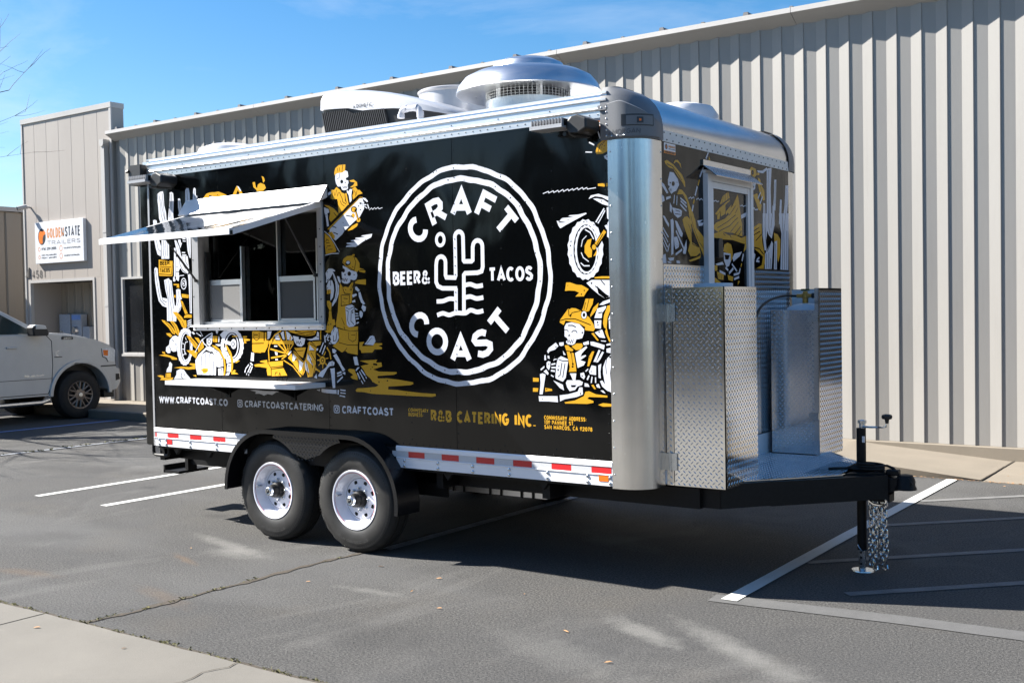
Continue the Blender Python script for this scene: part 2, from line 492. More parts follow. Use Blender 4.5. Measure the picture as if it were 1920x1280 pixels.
# ------------------------------------------------------------------ flat print: outlines, strokes, lettering
def ell(cx, cy, rx, ry, a0, a1, n=14):
    return [(cx + rx * math.cos(R(a0 + (a1 - a0) * i / n)), cy + ry * math.sin(R(a0 + (a1 - a0) * i / n))) for i in range(n + 1)]
W6 = 0.6
FONT = {
 'A': (.66, [[(0, 0), (.33, 1), (.66, 0)], [(.11, .28), (.55, .28)]]),
 'B': (.58, [[(0, 0), (0, 1), (.3, 1), (.47, .93), (.52, .77), (.47, .61), (.3, .54), (0, .54)], [(.3, .54), (.5, .46), (.58, .27), (.5, .08), (.3, 0), (0, 0)]]),
 'C': (.62, [ell(.33, .5, .33, .5, 48, 312)]),
 'D': (.62, [[(0, 0), (0, 1), (.24, 1), (.46, .92), (.59, .72), (.62, .5), (.59, .28), (.46, .08), (.24, 0), (0, 0)]]),
 'E': (.5, [[(.5, 1), (0, 1), (0, 0), (.5, 0)], [(0, .52), (.44, .52)]]),
 'F': (.5, [[(.5, 1), (0, 1), (0, 0)], [(0, .5), (.43, .5)]]),
 'G': (.64, [ell(.33, .5, .33, .5, 50, 345) + [(.64, .47), (.36, .47)]]),
 'H': (.6, [[(0, 0), (0, 1)], [(.6, 0), (.6, 1)], [(0, .5), (.6, .5)]]),
 'I': (.06, [[(.03, 0), (.03, 1)]]),
 'J': (.45, [[(.45, 1), (.45, .25), (.38, .06), (.22, 0), (.07, .06), (0, .22)]]),
 'K': (.58, [[(0, 0), (0, 1)], [(.56, 1), (.02, .42)], [(.2, .6), (.58, 0)]]),
 'L': (.46, [[(0, 1), (0, 0), (.46, 0)]]),
 'M': (.76, [[(0, 0), (0, 1), (.38, .3), (.76, 1), (.76, 0)]]),
 'N': (.62, [[(0, 0), (0, 1), (.62, 0), (.62, 1)]]),
 'O': (.68, [ell(.34, .5, .34, .5, 90, 450, 22)]),
 'P': (.54, [[(0, 0), (0, 1), (.3, 1), (.48, .92), (.54, .73), (.48, .54), (.3, .45), (0, .45)]]),
 'Q': (.68, [ell(.34, .5, .34, .5, 90, 450, 22), [(.4, .25), (.66, 0)]]),
 'R': (.58, [[(0, 0), (0, 1), (.3, 1), (.48, .93), (.54, .74), (.48, .55), (.3, .47), (0, .47)], [(.28, .47), (.58, 0)]]),
 'S': (.54, [[(.52, .84), (.4, .97), (.26, 1), (.1, .95), (.02, .8), (.06, .64), (.24, .54), (.42, .45), (.54, .3), (.5, .1), (.34, 0), (.16, .02), (0, .16)]]),
 'T': (.58, [[(0, 1), (.58, 1)], [(.29, 1), (.29, 0)]]),
 'U': (.6, [[(0, 1), (0, .3), (.08, .08), (.3, 0), (.52, .08), (.6, .3), (.6, 1)]]),
 'V': (.62, [[(0, 1), (.31, 0), (.62, 1)]]),
 'W': (.88, [[(0, 1), (.22, 0), (.44, .85), (.66, 0), (.88, 1)]]),
 'X': (.6, [[(0, 0), (.6, 1)], [(0, 1), (.6, 0)]]),
 'Y': (.6, [[(0, 1), (.3, .48), (.6, 1)], [(.3, .48), (.3, 0)]]),
 'Z': (.56, [[(0, 1), (.56, 1), (0, 0), (.56, 0)]]),
 '&': (.86, [[(.84, 0), (.18, .70), (.16, .86), (.24, .97), (.36, 1), (.48, .96), (.54, .84), (.48, .70), (.12, .44), (.02, .24), (.10, .06), (.30, 0), (.52, .06), (.72, .24), (.82, .46)]]),
 '.': (.06, [[(.03, -.03), (.03, .06)]]), ',': (.08, [[(.06, .06), (.0, -.14)]]), ':': (.06, [[(.03, .1), (.03, .2)], [(.03, .55), (.03, .65)]]),
 ' ': (.26, []), '-': (.3, [[(0, .45), (.3, .45)]]), '/': (.3, [[(0, -.05), (.3, 1.05)]]), '(': (.16, [[(.16, 1.08), (.02, .75), (.02, .25), (.16, -.08)]]), ')': (.16, [[(0, 1.08), (.14, .75), (.14, .25), (0, -.08)]]),
 '@': (.7, [ell(.35, .5, .35, .5, -40, 300, 18), ell(.35, .5, .14, .2, 0, 360, 10)]),
 '0': (.6, [ell(.3, .5, .3, .5, 90, 450, 18)]), '1': (.24, [[(0, .8), (.2, 1), (.2, 0)]]),
 '2': (.54, [[(.02, .78), (.08, .94), (.26, 1), (.46, .92), (.5, .74), (.4, .5), (0, 0), (.54, 0)]]),
 '3': (.52, [[(.02, 1), (.5, 1), (.24, .6), (.44, .52), (.52, .3), (.44, .08), (.24, 0), (0, .12)]]),
 '4': (.58, [[(.42, 0), (.42, 1), (0, .28), (.58, .28)]]),
 '5': (.54, [[(.5, 1), (.08, 1), (.04, .56), (.26, .62), (.46, .54), (.54, .32), (.46, .1), (.24, 0), (0, .12)]]),
 '6': (.56, [[(.46, 1), (.14, .6), (.02, .32), (.08, .1), (.28, 0), (.48, .1), (.54, .32), (.46, .54), (.28, .6), (.08, .48)]]),
 '7': (.5, [[(0, 1), (.5, 1), (.16, 0)]]),
 '8': (.54, [ell(.27, .76, .2, .24, 90, 450, 14), ell(.27, .26, .27, .26, 90, 450, 14)]),
 '9': (.56, [[(.1, 0), (.42, .4), (.54, .68), (.48, .9), (.28, 1), (.08, .9), (.02, .68), (.1, .46), (.28, .4), (.48, .52)]]),
}

class Print:
    """flat print on a plane. frame(u, v, d) -> point, d = distance in front of the sheet"""
    def __init__(s, frame, step=0.000006, start=0.0005):
        s.frame = frame; s.d = start; s.step = step; s.mb = MB()
    def poly(s, pts, mi):
        # tidy the outline
        q = [pts[0]]
        for p in pts[1:]:
            if abs(p[0] - q[-1][0]) + abs(p[1] - q[-1][1]) > 1e-5: q.append(p)
        if len(q) > 2 and abs(q[0][0] - q[-1][0]) + abs(q[0][1] - q[-1][1]) < 1e-5: q.pop()
        if len(q) < 3: return
        tri = geometry.tessellate_polygon([[Vector((p[0], p[1], 0)) for p in q]])
        s.mb.mi = mi
        s.mb.add([s.frame(p[0], p[1], s.d) for p in q], tri)
        s.d += s.step
    def stroke(s, pts, w, mi, closed=False, jitter=0.0):
        pts = [Vector((p[0], p[1])) for p in pts]
        n = len(pts)
        if closed: pts = pts[:-1] if (pts[0] - pts[-1]).length < 1e-6 else pts
        n = len(pts)
        L = []; Rr = []
        for i, p in enumerate(pts):
            a = pts[(i - 1) % n] if (closed or i > 0) else None
            c = pts[(i + 1) % n] if (closed or i < n - 1) else None
            d1 = (p - a).normalized() if a is not None else None
            d2 = (c - p).normalized() if c is not None else None
            if d1 is None: d1 = d2
            if d2 is None: d2 = d1
            nn = Vector((-d1.y, d1.x)) + Vector((-d2.y, d2.x))
            if nn.length < 0.35: nn = Vector((-d1.y, d1.x))
            nn.normalize()
            k = 1 / max(0.45, nn.dot(Vector((-d1.y, d1.x))))
            h = w / 2 * k * (1 + (rnd.uniform(-jitter, jitter) if jitter else 0))
            L.append(p + nn * h); Rr.append(p - nn * h)
        s.mb.mi = mi
        vs_ = [s.frame(p.x, p.y, s.d) for p in L] + [s.frame(p.x, p.y, s.d) for p in Rr]
        m_ = n if closed else n - 1
        s.mb.add(vs_, [(i, (i + 1) % n, n + (i + 1) % n, n + i) for i in range(m_)])
        s.d += s.step
    def glyph(s, ch, mi, h, t, place, sx):
        if ch == '&': t *= 0.72
        for st in FONT[ch][1]:
            pts = [place(x * sx, t / 2 + y * (h - t)) for x, y in st]
            cl = (abs(st[0][0] - st[-1][0]) + abs(st[0][1] - st[-1][1])) < 1e-4
            s.stroke(pts, t, mi, closed=cl)
    def text(s, txt, u, v, h, width, t, mi, gap=0.17, italic=0.0):
        n_, g_ = len(txt), gap * h * 0.38
        k = (width - n_ * t - (n_ - 1) * g_) / sum(FONT[c][0] for c in txt)
        x = u + t / 2
        for c in txt:
            s.glyph(c, mi, h, t, lambda a, b_, x=x: (x + a + italic * b_, v + b_), k)
            x += FONT[c][0] * k + t + g_
    def load(s, data):
        for ln in data.strip().splitlines():
            hd, *ps = ln.split()
            pts = [tuple(int(q) / 1000 for q in p.split(',')) for p in ps]
            mi = 'WGK'.index(hd[0])
            if len(hd) == 1: s.poly(pts, mi)
            else: s.stroke(pts, int(hd[1:]) / 1000, mi)
    def build(s, name, parent, mats=('p_white', 'p_gold', 'p_black')):
        # make every face look out of the sheet
        out = Vector(s.frame(0, 0, 1)) - Vector(s.frame(0, 0, 0))
        for i, f in enumerate(s.mb.f):
            a, b_, c = (Vector(s.mb.v[j]) for j in f[:3])
            if (b_ - a).cross(c - a).dot(out) < 0: s.mb.f[i] = f[::-1]
        o = s.mb.build(name, list(mats), parent, normals=False)
        return o
SIDE_PRINTS = [
('skater_print', '''
W 2071,2530 2119,2512 2126,2487 2106,2483 2119,2388 2099,2384 2090,2451 2076,2490
G 2073,2546 2123,2537 2176,2511 2221,2470 2197,2450 2139,2415 2124,2438 2130,2487 2115,2521
K5 2119,2521 2133,2487 2120,2438 2139,2415
K5 2172,2484 2205,2449
W 2115,2631 2146,2641 2151,2623 2118,2612
W 2072,2613 2107,2620 2106,2602 2075,2601
G 2154,2651 2181,2648 2204,2668 2241,2644 2256,2624 2286,2613 2288,2564 2313,2529 2267,2494 2221,2473 2216,2558 2209,2580 2163,2581 2144,2588
K4 2177,2638 2187,2604 2204,2647 2214,2602 2226,2629
K5 2233,2628 2262,2577 2265,2555 2298,2536
K4 2239,2567 2253,2539 2283,2521
K5 2159,2650 2164,2606 2152,2587
G 2290,2613 2305,2617 2325,2529 2310,2530 2296,2574
G 2337,2704 2378,2708 2411,2687 2414,2660 2392,2659 2362,2653 2340,2655 2377,2671 2389,2687 2348,2695
G 2362,2645 2392,2657 2417,2630 2435,2629 2464,2602 2420,2595 2393,2578 2367,2564 2364,2596 2376,2617
K4 2376,2633 2394,2610 2393,2583
K4 2409,2625 2401,2594
W 2309,2639 2324,2627 2339,2642 2362,2640 2353,2597 2355,2559 2336,2544 2327,2599 2309,2622
W 2196,2760 2215,2766 2268,2770 2298,2781 2321,2771 2327,2735 2312,2725 2304,2715 2326,2705 2327,2686 2318,2679 2321,2649 2309,2641 2279,2638 2260,2645 2250,2668 2219,2670 2201,2696 2194,2724
K 2275,2701 2274,2696 2270,2692 2265,2689 2259,2688 2254,2690 2249,2693 2246,2698 2245,2704 2246,2709 2250,2713 2255,2716 2260,2717 2266,2715 2271,2712 2274,2707
K 2331,2717 2330,2713 2326,2710 2321,2708 2316,2708 2310,2709 2305,2712 2302,2716 2301,2720 2302,2724 2306,2727 2311,2729 2316,2729 2322,2728 2327,2725 2330,2722
K 2287,2689 2295,2701 2302,2689
K4 2266,2669 2276,2655 2284,2667 2291,2652 2299,2666 2306,2652 2314,2668
K4 2241,2764 2237,2734 2214,2725
K 2216,2745 2215,2743 2212,2743 2209,2744 2207,2746 2209,2748 2212,2749 2215,2748
G 2188,2749 2186,2774 2197,2806 2232,2825 2281,2825 2300,2823 2295,2781 2268,2768 2215,2767 2192,2760
K5 2273,2824 2264,2770
K4 2239,2808 2242,2780
K4 2220,2804 2223,2777
G 2095,2367 2434,2580 2463,2578 2463,2567 2433,2567 2118,2361
W 2433,2567 2463,2567 2476,2518 2475,2491 2430,2435 2369,2401 2274,2341 2254,2320 2184,2277 2162,2292 2125,2344 2126,2363
K6 2095,2365 2434,2575 2470,2572
K6 2274,2341 2271,2379
K7 2296,2454 2370,2439
K6 2149,2386 2195,2370
K7 2163,2339 2209,2322
G 2109,2339 2148,2345 2178,2313 2173,2291 2154,2292 2117,2327
K4 2129,2343 2147,2315 2154,2292
K 2407,2490 2404,2482 2397,2475 2387,2471 2375,2470 2363,2472 2353,2478 2347,2486 2344,2495 2347,2503 2354,2510 2364,2514 2376,2515 2388,2513 2398,2507 2405,2499
G 2394,2490 2392,2484 2388,2478 2381,2475 2373,2474 2365,2476 2358,2480 2354,2486 2353,2493 2354,2499 2359,2505 2366,2508 2374,2509 2382,2507 2388,2503 2393,2497
K18 2387,2492 2414,2420
G8 2390,2475 2413,2420
G 2383,2449 2382,2442 2378,2437 2373,2434 2366,2433 2360,2435 2355,2439 2352,2444 2351,2451 2352,2457 2356,2462 2361,2465 2367,2466 2374,2464 2379,2460 2382,2455
K5 2348,2451 2370,2428
G 2437,2413 2435,2407 2431,2402 2425,2399 2417,2398 2410,2399 2404,2403 2400,2409 2399,2415 2400,2421 2405,2426 2411,2429 2418,2430 2426,2428 2432,2425 2436,2419
K 2425,2419 2423,2414 2418,2413 2413,2415 2411,2420 2413,2424 2418,2426 2423,2424
K 2429,2513 2427,2510 2422,2509 2417,2511 2416,2514 2418,2517 2422,2519 2427,2517
K 2447,2486 2444,2483 2440,2482 2435,2483 2433,2487 2435,2490 2440,2491 2445,2490
K 2269,2404 2267,2402 2264,2401 2261,2402 2260,2405 2261,2407 2264,2408 2268,2406
W 2463,2573 2492,2565 2515,2542 2506,2535 2470,2559
K14 2433,2537 2469,2519
W10 2442,2542 2477,2534
W8 2447,2525 2498,2517
W6 2469,2513 2505,2492
W8 2509,2521 2523,2488
W4 2525,2478 2548,2492 2559,2480 2577,2492 2588,2481 2610,2492 2620,2480 2652,2487
G 2308,2344 2353,2374 2399,2391 2413,2387 2402,2369 2353,2347 2315,2343
W 2285,2225 2297,2236 2349,2239 2297,2247 2297,2255 2387,2256 2335,2267 2350,2272 2439,2272 2380,2281 2388,2287 2484,2287 2440,2296 2455,2301 2549,2307 2539,2283 2454,2255 2386,2221
W6 2071,2352 2124,2316 2169,2264 2220,2193
W6 2073,2174 2135,2183 2216,2182
G 2075,2338 2124,2305 2168,2253 2190,2205 2182,2194 2081,2182 2072,2258
K4 2073,2274 2104,2287 2115,2278
K5 2084,2263 2122,2264
K5 2095,2240 2133,2241
K5 2105,2215 2152,2215
''', 1),
('barman_print', '''
W 2073,2042 2105,2074 2143,2073 2174,2058 2166,2050 2147,2053 2158,2039 2190,1977 2208,1944 2203,1883 2178,1834 2146,1802 2131,1793 2135,1818 2164,1857 2177,1912 2174,1956 2153,2006 2146,2034 2118,2002 2086,1969 2075,1975 2080,2008
W 2084,1914 2082,1947 2106,1985 2125,1990 2141,1984 2155,1951 2158,1912 2145,1862 2117,1835 2122,1891
K5 2146,2034 2168,1984 2170,1934 2160,1868 2124,1824
K4 2190,1966 2192,1911 2171,1845
K4 2107,2002 2086,1969
K5 2122,1996 2124,1946
W 2191,2016 2214,2012 2228,1976 2220,1960 2202,1983
G 2085,1919 2123,1921 2125,1891 2083,1886
K5 2104,1919 2103,1886
G 2082,1836 2105,1838 2128,1818 2124,1769 2132,1699 2155,1699 2165,1657 2142,1652 2109,1596 2086,1608 2076,1647 2097,1713 2103,1769 2081,1808
K5 2080,1769 2122,1763
K 2122,1663 2120,1660 2115,1658 2110,1660 2108,1663 2110,1667 2115,1668 2120,1667
K 2098,1661 2096,1657 2092,1656 2087,1657 2086,1661 2088,1664 2092,1665 2096,1664
K 2113,1635 2111,1632 2106,1631 2102,1632 2100,1635 2102,1639 2107,1640 2111,1639
G 2220,1966 2246,1932 2273,1937 2303,1930 2341,1967 2356,1967 2347,1913 2333,1820 2283,1794 2279,1662 2309,1640 2391,1645 2387,1618 2315,1612 2252,1624 2172,1643 2169,1668 2191,1757 2202,1856
K6 2249,1921 2264,1887 2324,1881
K5 2247,1954 2249,1915
K18 2324,1908 2356,1964
G8 2326,1913 2350,1962
K6 2233,1877 2312,1873 2306,1804 2227,1797 2229,1877
K6 2251,1852 2292,1847
K5 2228,1709 2256,1657
K 2281,1914 2279,1912 2276,1911 2272,1912 2270,1915 2272,1917 2276,1918 2280,1917
K 2251,1824 2250,1822 2246,1821 2243,1822 2242,1825 2243,1827 2247,1828 2250,1827
K 2270,1817 2268,1815 2265,1814 2262,1815 2261,1817 2262,1819 2265,1820 2268,1819
G 2180,1632 2255,1618 2308,1610 2390,1612 2391,1530 2192,1530 2201,1585
K5 2191,1624 2193,1585
K6 2300,1607 2300,1558 2328,1541 2362,1552 2371,1601
K4 2330,1585 2367,1585
K5 2249,1646 2277,1585
W 2251,2091 2284,2079 2329,2055 2388,2040 2395,2015 2383,1988 2360,1981 2327,1987 2319,1968 2296,1957 2266,1959 2240,1970 2236,1987 2252,1992 2241,2003 2238,2042 2254,2058
K 2272,2054 2271,2049 2268,2044 2263,2041 2257,2040 2251,2041 2246,2045 2243,2050 2242,2056 2244,2061 2247,2066 2252,2069 2258,2070 2264,2069 2268,2065 2271,2060
K 2333,2029 2331,2023 2327,2017 2321,2014 2314,2013 2307,2015 2301,2018 2298,2024 2297,2030 2298,2036 2302,2041 2308,2045 2315,2046 2322,2044 2328,2041 2331,2035
K 2264,2019 2272,2034 2281,2019
K5 2240,1998 2251,1978 2261,1997 2268,1976 2278,1997 2287,1976 2297,1996
K 2368,2020 2367,2017 2363,2016 2359,2018 2358,2020 2359,2023 2363,2024 2367,2023
G 2248,2116 2260,2140 2294,2158 2347,2161 2391,2140 2420,2101 2418,2057 2395,2039 2329,2061 2285,2081
K5 2362,2157 2383,2113 2366,2054
K5 2252,2121 2292,2089 2366,2051
K 2330,2107 2328,2100 2322,2095 2314,2091 2304,2091 2294,2092 2285,2096 2280,2102 2278,2109 2280,2116 2286,2121 2295,2125 2305,2125 2315,2124 2323,2120 2329,2114
W 2324,2111 2322,2107 2318,2104 2312,2101 2305,2101 2299,2102 2293,2105 2289,2108 2288,2112 2289,2117 2293,2120 2299,2122 2306,2123 2313,2122 2319,2119 2323,2115
K 2358,2079 2356,2076 2352,2075 2348,2076 2346,2079 2348,2082 2352,2083 2356,2082
G 2374,2162 2373,2160 2370,2158 2366,2157 2362,2156 2357,2157 2353,2159 2351,2161 2350,2163 2351,2166 2354,2168 2358,2169 2362,2169 2367,2169 2371,2167 2373,2165
G 2419,2068 2455,2059 2477,2042 2465,2031 2414,2041
K5 2422,2055 2462,2050
G 2371,1967 2397,1982 2479,1985 2477,1945 2408,1952 2374,1956
W 2370,1931 2385,1935 2417,1906 2402,1895 2373,1912
W 2402,1890 2421,1895 2441,1840 2466,1807 2448,1802 2426,1818 2405,1862
W 2440,1802 2473,1785 2468,1758 2450,1750 2428,1780
W 2338,1875 2380,1884 2387,1871 2345,1855
W 2337,1831 2367,1839 2370,1822 2340,1819
W 2268,1788 2291,1799 2336,1804 2355,1793 2369,1661 2346,1645 2301,1641 2279,1657
K5 2272,1783 2305,1771 2354,1787
K5 2271,1766 2297,1755 2288,1689 2305,1656
K6 2354,1771 2327,1755 2321,1684 2351,1661
K 2348,1746 2346,1742 2340,1740 2335,1742 2333,1746 2335,1751 2341,1753 2346,1751
W7 2362,1776 2387,1765
W8 2368,1740 2394,1737
W8 2367,1721 2397,1721
W10 2370,1700 2400,1702
W10 2377,1667 2399,1675
W 2409,1754 2424,1759 2442,1742 2438,1721 2423,1704 2408,1721
W 2121,1608 2153,1641 2179,1630 2197,1563 2176,1530 2107,1530
K5 2153,1635 2124,1580 2111,1541
K5 2130,1530 2148,1596 2169,1530
W11 2046,1558 2082,1591
W8 2073,1546 2097,1585
W 2476,1537 2507,1574 2533,1579 2557,1552 2549,1536
''', 1),
('fire_print', '''
G 700,2687 759,2731 898,2734 994,2701 961,2684 832,2699 783,2717 766,2688
G 1065,2696 1115,2762 1138,2755 1183,2701 1152,2693 1129,2730 1104,2693
W 1120,2762 1141,2755 1168,2721 1156,2717
G 1345,2703 1362,2753 1393,2764 1438,2747 1452,2720 1421,2700
G 1302,2775 1328,2776 1339,2734 1376,2714 1353,2707 1311,2736
G 1406,2816 1432,2804 1443,2777 1423,2761 1417,2785
''', 0),
('tall_cactus_print', '''
W 110,2770 155,2789 195,2791 202,2758 206,2673 227,2611 232,2551 255,2519 272,2468 209,2457 159,2515 133,2567 126,2668
K5 142,2758 158,2666 163,2595 191,2523 213,2467
K5 164,2726 177,2650 194,2593 216,2532
K5 182,2775 191,2699 203,2613 213,2552
W 281,2772 305,2777 328,2764 333,2699 321,2585 327,2540 302,2521 247,2530 258,2594 273,2668
K5 306,2761 300,2656 289,2587 295,2537
K5 285,2762 285,2667 269,2568
W 389,2715 416,2715 429,2657 435,2617 399,2580 386,2650
K5 403,2699 412,2619
W 484,2777 500,2793 530,2790 540,2748 541,2684 480,2678
K4 505,2775 511,2691
W 587,2779 603,2790 617,2776 617,2683 576,2684
K5 602,2768 595,2690
W 623,2727 634,2716 633,2687 623,2684
W 52,2557 77,2560 100,2551 107,2513 54,2509
K4 76,2550 83,2514
G 700,2687 746,2727 784,2734 835,2735 835,2726 783,2713 775,2687
W 783,2703 834,2702 833,2678 782,2686
W 61,2389 126,2386 151,2329 145,2289 140,2249 100,2266 78,2322
K5 89,2388 110,2311 141,2289
W 158,2384 233,2378 256,2349 254,2229 151,2233
K5 181,2378 187,2322 175,2237
K4 209,2371 202,2306 211,2231
K5 233,2370 233,2295 231,2230
W 328,2375 351,2372 388,2318 415,2222 368,2224 348,2300
K3 347,2359 379,2298 392,2228
W 374,2375 406,2376 412,2351 424,2346 403,2305 388,2338 378,2358
W 484,2392 537,2387 534,2217 515,2223 494,2283
K4 506,2381 515,2307 526,2222
W 321,2311 341,2310 341,2225 317,2226
W10 420,2267 463,2265
W10 424,2247 477,2244
W10 433,2380 475,2378
W7 436,2362 474,2358
''', 0),
('cactus_print', '''
W 152,2251 255,2246 254,2224 151,2226
K5 196,2249 196,2219
G 114,2222 301,2202 304,2179 288,2077 117,2085 109,2101
K6 113,2101 276,2088 301,2199
K6 128,2158 275,2153
W 318,2244 338,2243 331,2071 311,2072
W 341,2233 392,2240 493,2236 508,2137 490,2088 464,2094 426,2108 396,2141 376,2122 374,2082 368,2032 337,2048
K6 384,2241 393,2166 426,2120 486,2088
K5 419,2239 428,2174 458,2134 496,2137
K5 466,2237 467,2188 493,2157
K 360,2152 358,2149 353,2148 349,2150 347,2153 349,2155 354,2156 358,2155
K5 340,2113 379,2109
W 490,2083 517,2087 537,2096 528,1761 504,1766 501,1890 498,1989 496,2038
K5 524,2072 512,1776
W 470,2009 467,1991 458,1975 446,1965 431,1962 417,1966 405,1977 398,1993 396,2012 400,2030 408,2046 421,2056 435,2059 449,2055 461,2044 468,2028
K 461,2010 458,1994 452,1981 442,1973 431,1970 421,1973 412,1982 407,1996 405,2011 408,2027 415,2040 424,2048 435,2051 445,2048 454,2039 459,2025
W 460,2012 458,2003 453,1995 445,1990 436,1988 427,1990 420,1996 415,2004 414,2014 416,2023 421,2031 429,2036 438,2038 447,2036 454,2030 459,2022
K 451,2013 450,2005 446,1999 441,1995 435,1994 429,1996 424,2000 421,2006 420,2013 422,2021 425,2027 430,2031 436,2032 442,2030 447,2026 450,2020
W 439,2010 436,2004 430,2002 425,2004 423,2011 426,2017 431,2020 437,2017
W6 368,2042 378,2077 440,2080
W 299,2069 315,2074 329,2043 321,2031 298,2034
G 301,2012 371,2010 374,1977 339,1983 347,1998 304,2002
G 305,1919 324,1919 323,1896 304,1899
G 403,1927 495,1917 490,1890 405,1897
W 51,2148 71,2160 95,2149 100,2076 117,2009 145,1902 212,1891 209,1815 146,1832 99,1873 78,1939 58,2036
K6 66,2138 82,2041 103,1949 124,1878 186,1836
K5 111,2050 127,1948 156,1877 203,1861
W 179,2048 211,2055 239,2061 255,2046 278,2040 287,1965 309,1834 343,1818 323,1698 204,1704 205,1805 217,1896 192,1967
K5 199,2042 208,1977 228,1896 232,1795 228,1704
K5 239,2046 247,1966 251,1865 268,1794 276,1704
K5 266,2030 273,1925 296,1804
W 334,1963 361,1969 388,1962 391,1917 405,1884 381,1877 398,1827 381,1793 349,1768 319,1799 334,1863
K5 365,1948 370,1893 344,1828
K5 386,1818 358,1783
G 385,1877 415,1862 444,1812 477,1764 442,1757 421,1797 399,1842
K5 415,1842 444,1792
G 279,1779 334,1778 395,1738 439,1692 457,1653 429,1635 392,1668 362,1703 317,1744
K4 341,1748 409,1698 430,1653
K5 370,1703 400,1673
G 425,1727 434,1747 473,1757 526,1751 525,1726 480,1729
G 129,1715 173,1707 235,1679 281,1644 319,1603 264,1603 218,1649 148,1695
G 240,1704 284,1699 329,1663 366,1603 319,1603 289,1654
K5 172,1700 242,1649 280,1603
K5 268,1694 313,1648 342,1603
W8 470,1697 521,1712
W9 470,1680 520,1694
W8 465,1662 520,1677
W8 468,1645 519,1660
W 381,1598 406,1628 445,1640 483,1635 513,1613 513,1598
''', 0),
